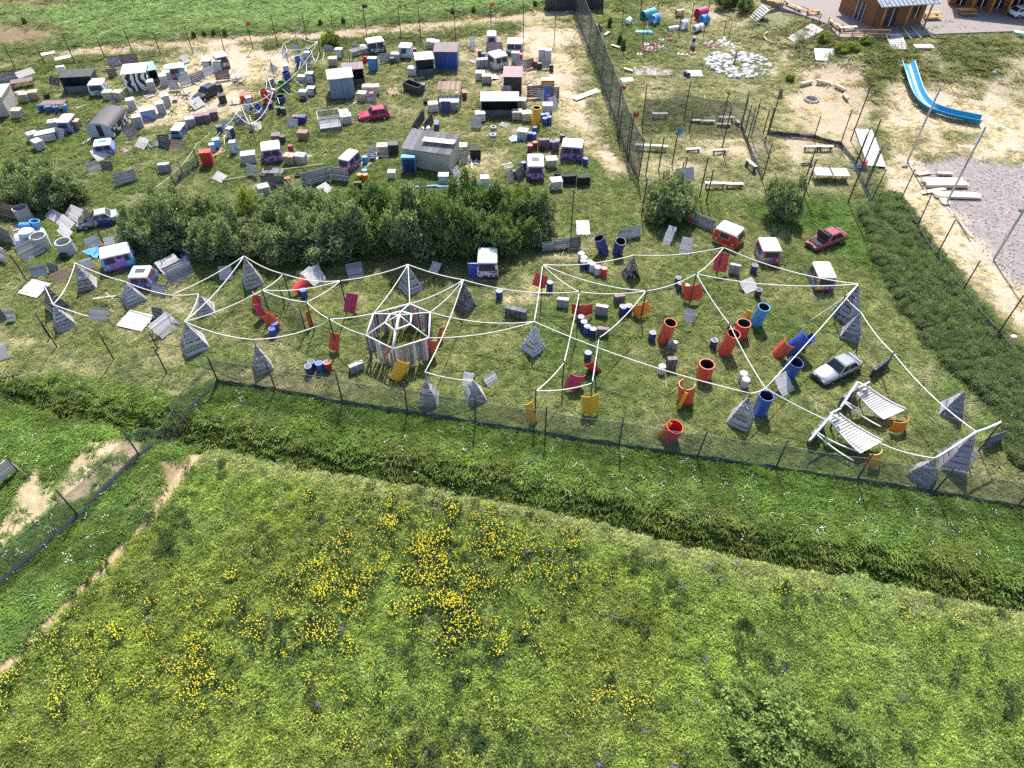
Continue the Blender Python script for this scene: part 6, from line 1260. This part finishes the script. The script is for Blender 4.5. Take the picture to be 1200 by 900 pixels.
for i, (m_, r) in enumerate([(MTY,.38),(MTY,.36),(LGREY,.34),(LGREY,.3),(BLACK,.26)]): t.part('tyre', lathe('fig_%d' % i, [(r*.5,0),(r,.03),(r,.27),(r*.5,.3)], m_, 14), (0,0,.3*i))
t.part('head', lathe('fig_head', [(.05,0),(.2,.1),(.2,.28),(.05,.38)], LGREY, 12), (0,0,1.5))
for a, b_, la in [((545,75),(535,15),'pole beside the blue play pipes'),((290,210),(290,50),'thin pole near the white play barrel'),((437,300),(440,110),'dark pole before the teal play boat'),((690,240),(720,70),'pole with a black flag'),((770,200),(790,20),'dark pole behind the play ring'),((880,180),(920,10),'dark pole beside the pink barrel'),((425,85),(420,0),'dark pole at the playground rear'),((862,275),(880,160),'short pole beside the stone bed'),((1008,240),(1003,150),'pole with a blue flag by the stone bed'),((1045,260),(1048,190),'red wooden post by the stone bed')]:
    bx, by = z(*a); pole(bx, by, zfrom_top(bx, by, z(*b_)[1]), .06, WBROWN if 'red' in la else POLE, label=la+(' of the playground' if 'playground' not in la else ''), grp='playground poles')
barricade(z(295,590),z(380,580),1.0,80,WWHITE,'w',legs=False,lift_=.17,label='white board beside the paved rectangle'); barricade(z(745,545),z(860,545),1.3,78,WHITE,'w',legs=False,lift_=.17,label='white board beside a dark barrel on the lawn'); drum(*z(735,525),'n','b',lying=.4)
p = G(*z(515,500)); t = Thing('paved_rectangle','p','paving',p,R(3),label='lilac-grey paved rectangle edged with small stones')
for i in range(7):
    for j in range(4): t.box('paving_slab', (.72,.72,.06), (-2.25+.75*i,-1.1+.75*j,.05), pm('mauve_paving',(.36,.30,.31),.9))
for q in [(185,250),(245,340),(335,505)]: t = bench(*z(*q), 1.4, -40 if q[0] != 185 else 60, 'pale yellow log bench beside the net fence', WNEW, .35)
for a, b_ in (((205,195),1.2),((275,310),1.3),((300,350),.9),((130,240),.8)):
    shrub('young_conifer', 'small dark conifer beside the tall net fence', 'shrub', *z(*a), .8, 1.6, LD, 1, 'conifers beside the net fence')
p = G(*Zm(700,130)(605,465)); t = Thing('small_tent','t','tent',p,R(10),label='small pale tent behind the round willow'); t.part('cover', mesh_from('cover', [(-1.0,-.7,0),(1.0,-.7,0),(1.0,.7,0),(-1.0,.7,0),(-1.0,0,1.1),(1.0,0,1.1)], [(0,1,5,4),(2,3,4,5),(0,4,3),(1,2,5)], LGREY)); t.tube('ridge', [(-1.05,0,1.1),(1.05,0,1.1)], .03, WDARK)
# ---------------- terrace and houses
TZ = 2.45
TERR = [(893,-8),(917,9),(945,19),(968,27),(982,43),(1042,44),(1110,39),(1200,36),(1320,34),(1320,-70),(880,-70)]
tv = [P(a, b_, TZ) for a, b_ in TERR]; k = len(tv)
pave, n_, l_, b2, o2 = nodes('terrace_paving'); bt = n_.new('ShaderNodeTexBrick'); tc = n_.new('ShaderNodeTexCoord'); l_.new(tc.outputs['Object'], bt.inputs['Vector'])
bt.inputs['Color1'].default_value = (.27,.225,.22,1); bt.inputs['Color2'].default_value = (.235,.20,.195,1); bt.inputs['Mortar'].default_value = (.16,.135,.13,1); bt.inputs['Scale'].default_value = 2.0
l_.new(bt.outputs[0], b2.inputs['Base Color']); b2.inputs['Roughness'].default_value = .85
v = [tuple(q) for q in tv]+[(q.x, q.y, -.5) for q in tv]
to = bpy.data.objects.new('pavement', mesh_from('pavement', v, [tuple(range(k))[::-1] if False else tuple(range(k))]+[(i,k+i,k+(i+1) % k,(i+1) % k) for i in range(k)], pave)); col.objects.link(to); to['kind'] = 'structure'; to['label'] = 'mauve paved terrace in front of the wooden houses'; to['category'] = 'terrace'
def railing(pts, label, mat=WORANGE, h=1.0):
    q = [P(a, b_, TZ) for a, b_ in pts]; o0 = q[0].copy(); t = Thing('terrace_railing','r','railing',o0,label=label)
    for a, b_ in zip(q[:-1], q[1:]):
        a, b_ = a-o0, b_-o0; L = (b_-a).length; n = max(1, round(L/1.8))
        for i in range(n+1): c = a.lerp(b_, i/n); t.tube('post', [c, c+Vector((0,0,h))], .06, WBROWN)
        for zz_ in (h*.5, h): t.tube('rail', [a+Vector((0,0,zz_)), b_+Vector((0,0,zz_))], .06, mat)
railing([(917,9),(945,19),(960,25)], 'orange timber railing beside the flower slope'); railing([(970,28),(983,43),(1012,44),(1041,44)], 'orange timber railing above the bank')
def tbox(px, py, size, rz, mat, t, nm, z0=0): p = P(px, py, TZ); return t.box(nm, size, (p.x-t.o.location.x, p.y-t.o.location.y, z0+size[2]/2+TZ-t.o.location.z), mat, (0,0,R(rz)))
for a, b_, la in (((920,5),(938,14),'pale timber bench along the terrace edge'),((945,17),(960,16),'short orange timber bench at the terrace corner'),((972,27),(985,37),'pale timber bench beside the terrace railing'),((987,36),(1003,35),'pale timber bench behind the bank railing')):
    A, B = P(*a, TZ), P(*b_, TZ); L = (B-A).length; t = Thing('timber_bench','b','bench',(A+B)/2,yaw(A,B),label=la); t.box('seat', (L,.5,.1), (0,0,.45), WNEW if 'pale' in la else WORANGE)
    for sx in (-1,1): t.box('leg', (.1,.45,.4), (sx*L*.4,0,.2), WBROWN)
def picnic(px, py, rz, label):
    p = P(px, py, TZ); t = Thing('picnic_table','p','table',p,R(rz),label=label); t.box('table_top', (2.4,.9,.08), (0,0,.75), WORANGE)
    for s_ in (-1,1):
        t.box('seat', (2.4,.35,.07), (0,s_*.85,.45), WORANGE); t.box('leg', (.1,1.6,.1), (s_*.9,0,.35), WBROWN); t.box('support', (.1,.1,.7), (s_*.9,0,.36), WBROWN)
picnic(1131,17,0,'orange picnic table on the paved terrace'); picnic(1090,21,5,'pale picnic table under the house porch'); picnic(908,3,-20,'orange picnic table at the terrace stairs')
p = P(1060,27,TZ); t = Thing('waste_bin','w','bin',p,R(10),label='yellow bin standing against the wooden house'); v, f = rbox_geo(.8,.7,.05,1.1,.08,3,.05); t.part('body', mesh_from('body', v, f, YELLOW)); t.box('lid', (.86,.76,.07), (0,0,1.14), YELLOW); t.part('wheel', lathe('bin_wheel', [(.1,0),(.1,.08)], BLACK, 10), (.3,.3,.1), (R(90),0,0))
# wooden house: corner at (1022,31)
HC = P(1022,31,TZ); HL = P(983,12,TZ); HR = P(1078,27,TZ); logm = wood('orange_log_wall',(.25,.105,.045),.12); roofm = pm('blue_grey_roof',(.32,.36,.42),.5,.08)
h1 = Thing('wooden_house','h','house',HC,label='orange log house with blue-grey metal roof above the bank'); HH = 3.6
def house_wall(t, a, b_, hgt, nlog=13):
    a, b_ = a-t.o.location, b_-t.o.location; L = (b_-a).length; an = math.atan2(b_.y-a.y, b_.x-a.x); m = (a+b_)/2
    for i in range(nlog): t.box('log', (L, .22+random.uniform(0,.02), hgt/nlog-.02), (m.x, m.y, hgt/nlog*(i+.5)), logm, (0,0,an))
    t.box('wall_core', (L*.99,.14,hgt), (m.x,m.y,hgt/2), WBROWN, (0,0,an)); return m, an, L
m, an, L = house_wall(h1, HL, HC, HH); m2, an2, L2 = house_wall(h1, HC, HR, HH); BK = HL+(HR-HC); house_wall(h1, HL, BK, HH); house_wall(h1, HR, BK, HH)
d = Vector((math.cos(an), math.sin(an), 0)); nn = Vector((math.sin(an), -math.cos(an), 0)); q = m+d*.6+nn*.16; o = h1.box('door', (1.6,.1,2.3), (q.x,q.y,1.2), DARK, (0,0,an)); 
for s_ in (-1,0,1): q = m+d*(.6+s_*.75)+nn*.2; h1.box('door_frame', (.1,.12,2.4), (q.x,q.y,1.2), LGREY, (0,0,an))
d2 = Vector((math.cos(an2), math.sin(an2), 0)); n2 = Vector((math.sin(an2), -math.cos(an2), 0))
for s_, w_, hh_ in ((-.18,1.6,2.3),(.32,1.0,1.4)): q = m2+d2*(L2*s_)+n2*.16; o = h1.box('door' if hh_ > 2 else 'window', (w_,.1,hh_), (q.x,q.y,1.2 if hh_ > 2 else 1.6), DARK if hh_ > 2 else GLASS, (0,0,an2)); q = q+n2*.03; h1.box('door_frame' if hh_ > 2 else 'window_frame', (.1,.12,hh_+.1), (q.x,q.y,1.2 if hh_ > 2 else 1.6), WHITE, (0,0,an2))
for s_ in (-.45,.05,.48): q = m2+d2*(L2*s_)+n2*1.3; h1.tube('porch_post', [(q.x,q.y,0),(q.x,q.y,HH)], .13, WORANGE)
c0, c1, c2_, c3 = [k-HC for k in (HL, HC, HR, BK)]
ro = HH+.05; mid0 = (c0+c1)/2; mid1 = (c2_+c3)/2; ridge = Vector((0,0,HH+1.9))
e0, e1 = c1+nn*0+n2*1.9-d*-.0+Vector((0,0,ro-.35)), c2_+n2*1.9+Vector((0,0,ro-.35)); r0, r1 = mid0+ridge, mid1+ridge; e0 = e0-d2*.9; e1 = e1+d2*.6; r0 = r0-d2*.9; r1 = r1+d2*.6; g0, g1 = c0-d2*.9+Vector((0,0,ro-.1))-n2*.6, c3+d2*.6+Vector((0,0,ro-.1))-n2*.6
for a, b_, c_, d_ in ((e0,e1,r1,r0),(r0,r1,g1,g0)):
    up = Vector((0,0,.1)); h1.part('roof', mesh_from('roof', [a,b_,c_,d_,a-up,b_-up,c_-up,d_-up], [(0,1,2,3),(7,6,5,4),(0,4,5,1),(1,5,6,2),(2,6,7,3),(3,7,4,0)], roofm))
    for i in range(14): f_ = (i+.5)/14; s0, s1 = a.lerp(b_, f_), d_.lerp(c_, f_); h1.tube('roof_rib', [s0+Vector((0,0,.03)), s1+Vector((0,0,.03))], .035, roofm, 4)
# second house
A2, B2 = P(1112,6,TZ), P(1260,22,TZ); h2 = Thing('wooden_house','h','house',A2,label='second wooden house behind the picnic table and white car'); C2 = A2+(B2-A2).normalized().cross(Vector((0,0,-1)))*5
m, an, L = house_wall(h2, A2, B2, 3.6); house_wall(h2, A2, C2, 3.6); dd_ = Vector((math.cos(an), math.sin(an), 0)); nn2 = Vector((math.sin(an), -math.cos(an), 0))
for s_ in (-.42,-.25,-.12,.02,.15): q = m+dd_*(L*s_)+nn2*.15; o = h2.box('window', (1.2,.1,1.9), (q.x,q.y,1.3), GLASS, (0,0,an)); q = q+nn2*.05; h2.box('window_frame', (.12,.1,2.0), (q.x,q.y,1.3), WHITE, (0,0,an))
for s_ in (-.33,-.18,-.05,.08): q = m+dd_*(L*s_)+nn2*1.4; h2.tube('porch_post', [(q.x,q.y,0),(q.x,q.y,3.5)], .16, WORANGE)
q = m+nn2*.2; h2.box('roof', (L*1.05,4.6,.15), (q.x,q.y,3.75), roofm, (0,0,an)); 
w2 = car(1197,22,R(8),pm('white_car_paint',(.72,.73,.75),.3,.05,2,0,.02,.1),4.4,1.75,'hatch',label='white car parked before the second wooden house'); w2.o.location = P(1199,19,TZ)
# gangway, stairs, slope logs
g0_, g1_ = P(958,32,TZ), G(928,50); t = Thing('gangway','g','gangway',g1_,yaw(g1_,g0_),label='white plank gangway down from the terrace'); L = (Vector((g0_.x,g0_.y,0))-Vector((g1_.x,g1_.y,0))).length; dz = g0_.z-g1_.z; sl = math.atan2(dz, L)
for i in range(12): f_ = (i+.5)/12; t.box('plank', (L/12-.02,2.6,.06), (L*f_,0,dz*f_+.1), WWHITE, (0,-sl,0))
for sy in (-1.3,1.3): t.tube('handrail', [(0,sy,.9),(L,sy,dz+.9)], .05, WORANGE); t.tube('stringer', [(0,sy,.05),(L,sy,dz+.05)], .09, WBROWN); [t.tube('baluster', [(L*f_,sy,dz*f_),(L*f_,sy,dz*f_+.9)], .035, WBROWN) for f_ in (0,.33,.66,1)]
def stairs(a, b_, wd, n, label):
    A, B = G(*a), P(b_[0], b_[1], TZ); t = Thing('stone_steps','s','steps',A,yaw(A,B),label=label); L = math.hypot(B.x-A.x, B.y-A.y); dz = B.z-A.z
    for i in range(n): t.box('step', (L/n+.05,wd,.16), (L*(i+.5)/n,0,dz*(i+.7)/n), LGREY); 
    for sy in (-1,1): t.tube('side_log', [(0,sy*wd*.52,.1),(L,sy*wd*.52,dz+.1)], .1, WNEW)
stairs((882,24),(898,9),2.2,7,'grey steps climbing to the terrace beside the picnic table'); stairs((1054,58),(1046,40),2.0,7,'grey steps climbing the bank beside the log house')
z = Zm(1000,0)
for i, (a, b_) in enumerate((((410,288),(340,198)),((478,280),(405,195)),((560,272),(488,195)))):
    A, B = G(*z(*a)), P(*z(*b_), TZ); t = Thing('bank_log','peeled log laid down the bank below the log house','log',A,yaw(A,B),'peeled logs laid down the bank'); L = math.hypot(B.x-A.x,B.y-A.y); t.tube('log', [(0,0,.15),(L,0,B.z-A.z+.1)], .14, WNEW, 8); t.tube('end_cap', [(-.03,0,.15),(.0,0,.15)], .12, WPALE, 8)
p = G(*z(490,335)); t = Thing('stone_slab','s','slab',p,label='grey stone slab at the foot of the bank logs'); t.part('top', rbox('slab_top', LGREY, 2.6, 1.2, .05, .25, .2, .05)); t.part('base', rbox('slab_base', CONC, 2.3, 1.0, 0, .08, .2, .02))
for q in [(1005,355),(70,470),(990,520)]: p = G(*z(*q)); single('boulder','pale boulder on the grassy bank','rock',rbox('boulder', BOUL, .7, .55, 0, .35, .2, .18),p,(0,0,random.uniform(0,3)),group='boulders on the bank')
p = G(1195,40); t = Thing('pool_float','p','float',p,label='green and white inflatable at the terrace edge'); v, f = rbox_geo(1.6,1.0,0,.3,.4,3,.2); t.part('body', mesh_from('body', v, f, pm('mint_vinyl',(.35,.65,.50),.4))); t.part('ring', lathe('float_ring', [(.3,0),(.45,.08),(.3,.16)], WHITE, 14), (-.5,0,.28))
# slide
z = Zm(1000,0); cl = [z(365,478),z(385,540),z(408,610),z(430,670),z(470,735),z(530,785),z(610,815),z(700,838),z(790,855),z(885,872)]
pts = [G(*q) for q in cl]; 
for i, q in enumerate(pts): q.z = max(q.z, 0)+.55-.3*i/9
o0 = Vector((pts[0].x, pts[0].y, hz(pts[0].x, pts[0].y))); t = Thing('water_slide','s','slide',o0,label='blue curved slide on the sandy bank')
fine = []
for i in range(len(pts)-1):
    for k in range(4):
        f_ = k/4; p0 = pts[max(i-1,0)]; p1 = pts[i]; p2 = pts[i+1]; p3 = pts[min(i+2,len(pts)-1)]
        fine.append(.5*((2*p1)+(p2-p0)*f_+(2*p0-5*p1+4*p2-p3)*f_*f_+(3*p1-p0-3*p2+p3)*f_**3))
fine.append(pts[-1]); sect = [(-1.0,.55),(-.9,.58),(-.82,.45),(-.6,.10),(-.3,.0),(0,-.03),(.3,.0),(.6,.10),(.82,.45),(.9,.58),(1.0,.55)]
v, f = [], []
for i, q in enumerate(fine):
    tg = (fine[min(i+1,len(fine)-1)]-fine[max(i-1,0)]); tg.z = 0; tg.normalize(); sd = Vector((tg.y,-tg.x,0))
    for a, h_ in sect: v.append(q-o0+sd*a*.85+Vector((0,0,h_)))
m = len(sect)
for i in range(len(fine)-1):
    for k in range(m-1): f.append((i*m+k,i*m+k+1,(i+1)*m+k+1,(i+1)*m+k))
SLB = pm('slide_blue',(.02,.26,.46),.3,.06,2,0,.02,.1); me = mesh_from('chute', v, f, SLB, True); so_ = t.part('chute', me); sm = so_.modifiers.new('thick','SOLIDIFY'); sm.thickness = .05; sm.offset = -1
for i in range(2, len(fine), 6): q = fine[i]-o0; g_ = hz(fine[i].x, fine[i].y)-o0.z; t.tube('support', [(q.x,q.y,g_-.1),(q.x,q.y,q.z-.02)], .07, STEEL)
# gravel yard: plank stacks
z = Zm(1000,130)
def lumber(a, b_, wd, layers, label, cols=5):
    A, B = G(*z(*a)), G(*z(*b_)); L = (B-A).length; t = Thing('lumber_stack','l','lumber stack',(A+B)/2,yaw(A,B),label=label)
    for zc in range(layers):
        for c in range(cols): t.box('board', (L*random.uniform(.92,1.02), wd/cols-.02, .11), (random.gauss(0,.06), -wd/2+wd/cols*(c+.5), .16+.12*zc), WNEW)
    for sx in (-.35,0,.35): t.box('bearer', (.1,wd,.1), (L*sx,0,.05), WBROWN)
lumber((490,520),(775,520),1.5,3,'tall stack of fresh boards in the gravel yard',7); lumber((560,600),(885,610),1.0,2,'long low stack of fresh boards nearer the net fence',5); lumber((440,455),(530,440),.6,1,'few loose boards at the slide end of the yard',3); lumber((580,450),(690,455),.4,2,'short grey boards beyond the tall stack',3); lumber((470,585),(640,555),.5,1,'thin loose boards between the two stacks',3); lumber((600,590),(650,665),.8,1,'short white boards crossing the low stack',4)
line_log(z(660,680), z(830,890), .08, WPALE, 'p', label='thin pale pole edging the gravel yard')
for q in [(360,395),(1180,700)]: p = G(*z(*q)); single('rubble_heap','pale rubble heap at the gravel yard corner' if q[0] < 500 else 'white rubble block beside the net fence','rubble',rbox('rubble', BOUL, .7, .5, 0, .3, .2, .15),p,(0,0,.5))
for q, la in (((1124,334),'pale stone'),((1187,396),'white plastic sheet')): p = G(*q); single('stone_lump',la+' beside the low net fence','rock',rbox('lump', LGREY, .6, .5, 0, .25, .18, .12),p,(0,0,.3),label=la+' lying beside the low dark net fence')
# left edge: wooden target frame
p = G(6,566); t = Thing('target_frame','t','frame',p,R(58),label='brown wooden frame with a pale board by the dirt path')
for x in (-1.1,1.1): t.box('post', (.14,.14,1.9), (x,0,.95), WBROWN); t.tube('brace', [(x,0,1.3),(x,-1.3,.05)], .05, WBROWN)
for i in range(4): t.box('plank', (2.1,.05,.3), (0,0,.55+.32*i), WPALE)

# loose scrap lying about the upper yard
YARD = [(30,112),(62,118),(95,128),(60,100),(140,118),(180,112),(205,118),(228,98),(160,150),(182,168),(150,178),(215,175),(100,170),(70,165),(240,135),(270,120),(355,120),(372,105),(345,150),(300,150),(430,75),(462,72),(410,125),(432,118),(455,108),(490,92),(505,120),(545,110),(560,150),(580,92),(560,70),(600,82),(615,100),(640,120),(612,160),(592,150),(640,175),(560,190),(545,178),(450,185),(425,195),(350,205),(365,185),(300,205),(250,180),(600,195),(650,210),(25,300),(60,320),(110,300),(20,270),(75,300),(130,345),(185,372),(230,300)]
for i, (a, b_) in enumerate(YARD):
    a += random.uniform(-6,6); b_ += random.uniform(-4,4); p = G(a, b_); k = i % 5
    if k == 0:
        t = Thing('wooden_pallet','weathered wooden pallet lying in the grass','pallet',p,random.uniform(0,3),'pallets lying about')
        for j in range(5): t.box('slat', (1.2,.14,.025), (0,-.43+.215*j,.14), random.choice([WGREY,WPALE,WBROWN]))
        for j in (-1,0,1): t.box('bearer', (.1,1.0,.1), (j*.53,0,.07), WBROWN)
    elif k == 1: tyre(a, b_, BLACK, .36, 'worn black tyre pile', random.choice([1,2,3]), 'tyres lying about')
    elif k == 2:
        t = Thing('loose_boards','loose boards dropped in the grass','boards',p,random.uniform(0,3),'loose boards lying about')
        for j in range(4): t.box('board', (random.uniform(1.2,2.2),.16,.03), (random.gauss(0,.2),-.3+.2*j,.06+.035*j), random.choice([WPALE,WGREY,WWHITE,WBROWN]), (0,random.gauss(0,.03),random.gauss(0,.4)))
    elif k == 3: barricade((a-6,b_),(a+6,b_+random.uniform(-4,4)),random.uniform(.9,1.3),random.choice([15,30,50]),random.choice([WGREY,WWHITE,WDARK]),random.choice([S1,S2,S3]))
    else:
        t = Thing('crumpled_tarp','crumpled tarp sheet on the ground','tarp',p,random.uniform(0,3),'tarps lying about'); n = 7; v, f = [], []
        for ii in range(n):
            for jj in range(n): v.append(((ii/(n-1)-.5)*2.0+random.gauss(0,.05), (jj/(n-1)-.5)*1.4+random.gauss(0,.05), .08+abs(random.gauss(0,.14))))
        for ii in range(n-1):
            for jj in range(n-1): f.append((ii*n+jj,(ii+1)*n+jj,(ii+1)*n+jj+1,ii*n+jj+1))
        m_ = random.choice([GREY,LBLUE,DGREEN,WHITE,BROWN]); t.part('sheet', mesh_from('sheet', v, f, m_, True)); t.tube('edge_rope', [Vector(v[jj])+Vector((0,0,.02)) for jj in range(n)], .02, ROPE, 4)
# ================================================================== LABELS: each thing is named by what stands next to it
LM = [('hexagonal slat hut',468,400),('silver sedan',978,438),('crimson hatchback',437,138),('maroon car',966,285),('beige shed',500,195),('blue shed',522,80),('zebra caravan',122,160),('zebra hut',162,105),('round willow clump',50,235),('lone round willow',783,252),('smaller round willow',911,252),('black hatchback',243,114),('red and yellow van cab',847,288),('blue and red van cab',900,308),('cyan and purple van cab',170,338),('lilac van cab',142,318),('white and blue van cab',571,326),('purple van cab with roof vent',627,210),('pink graffiti van cab',669,188),('purple splashed van cab',321,190),('white plank ramps',1005,510),('round flower bed',764,57),('table tennis table',971,208),('fire pit',951,118),('pale stone circle',865,76),('blue slide',1085,128),('tall lumber stack',1105,216),('wooden hut',403,112),('long dark shelter',585,136),('dark box caravan',600,108),('red and teal van cab',116,113),('beige hut',10,130),('rope tangle',320,90),('stripped car wreck',117,260),('three concrete rings',55,288),('wire cage box',388,150),('round blue pool',564,222),('timber frame',527,125),('log house',1035,28),('bent plank wall',385,212),('tall amber pipe',628,146),('hedge',300,300),('wide meadow bush',893,848)]
ORD = ['first','second','third','fourth','fifth','sixth','seventh','eighth','ninth','tenth','eleventh','twelfth','thirteenth','fourteenth','fifteenth','sixteenth','seventeenth','eighteenth']
LMW = [(n_, G(a, b_)) for n_, a, b_ in LM]
used = set(); by = {}
for o, desc, cat, loc_, label in THINGS:
    o['kind'] = 'thing'
    if label: o['label'] = label; used.add(label.lower()); continue
    ds = sorted(((q-loc_).length, n_) for n_, q in LMW if not any(wd in desc for wd in [n_]))
    by.setdefault(desc, []).append([o, loc_, ds, desc, cat])
for desc, rows in by.items():
    if len(rows) == 1 and len(desc.split()) >= 6 and any(k in desc for k in (' beside ',' behind ',' before ',' under ',' between ',' at ',' near ',' on ',' below ',' against ')) and desc.lower() not in used:
        rows[0][0]['label'] = desc; used.add(desc.lower()); continue
    grp = {}
    for r in rows: grp.setdefault(r[2][0][1], []).append(r)
    for n_, rs in grp.items():
        rs.sort(key=lambda r: r[2][0][0])
        for i, r in enumerate(rs):
            lab = '%s beside the %s' % (desc, n_) if len(rs) == 1 else '%s, %s out from the %s' % (desc, ORD[min(i, 17)], n_)
            if len(lab.split()) > 16: wds = desc.split()[:8]; lab = '%s, %s out from the %s' % (' '.join(wds), ORD[min(i, 17)], n_)
            r[0]['label'] = lab
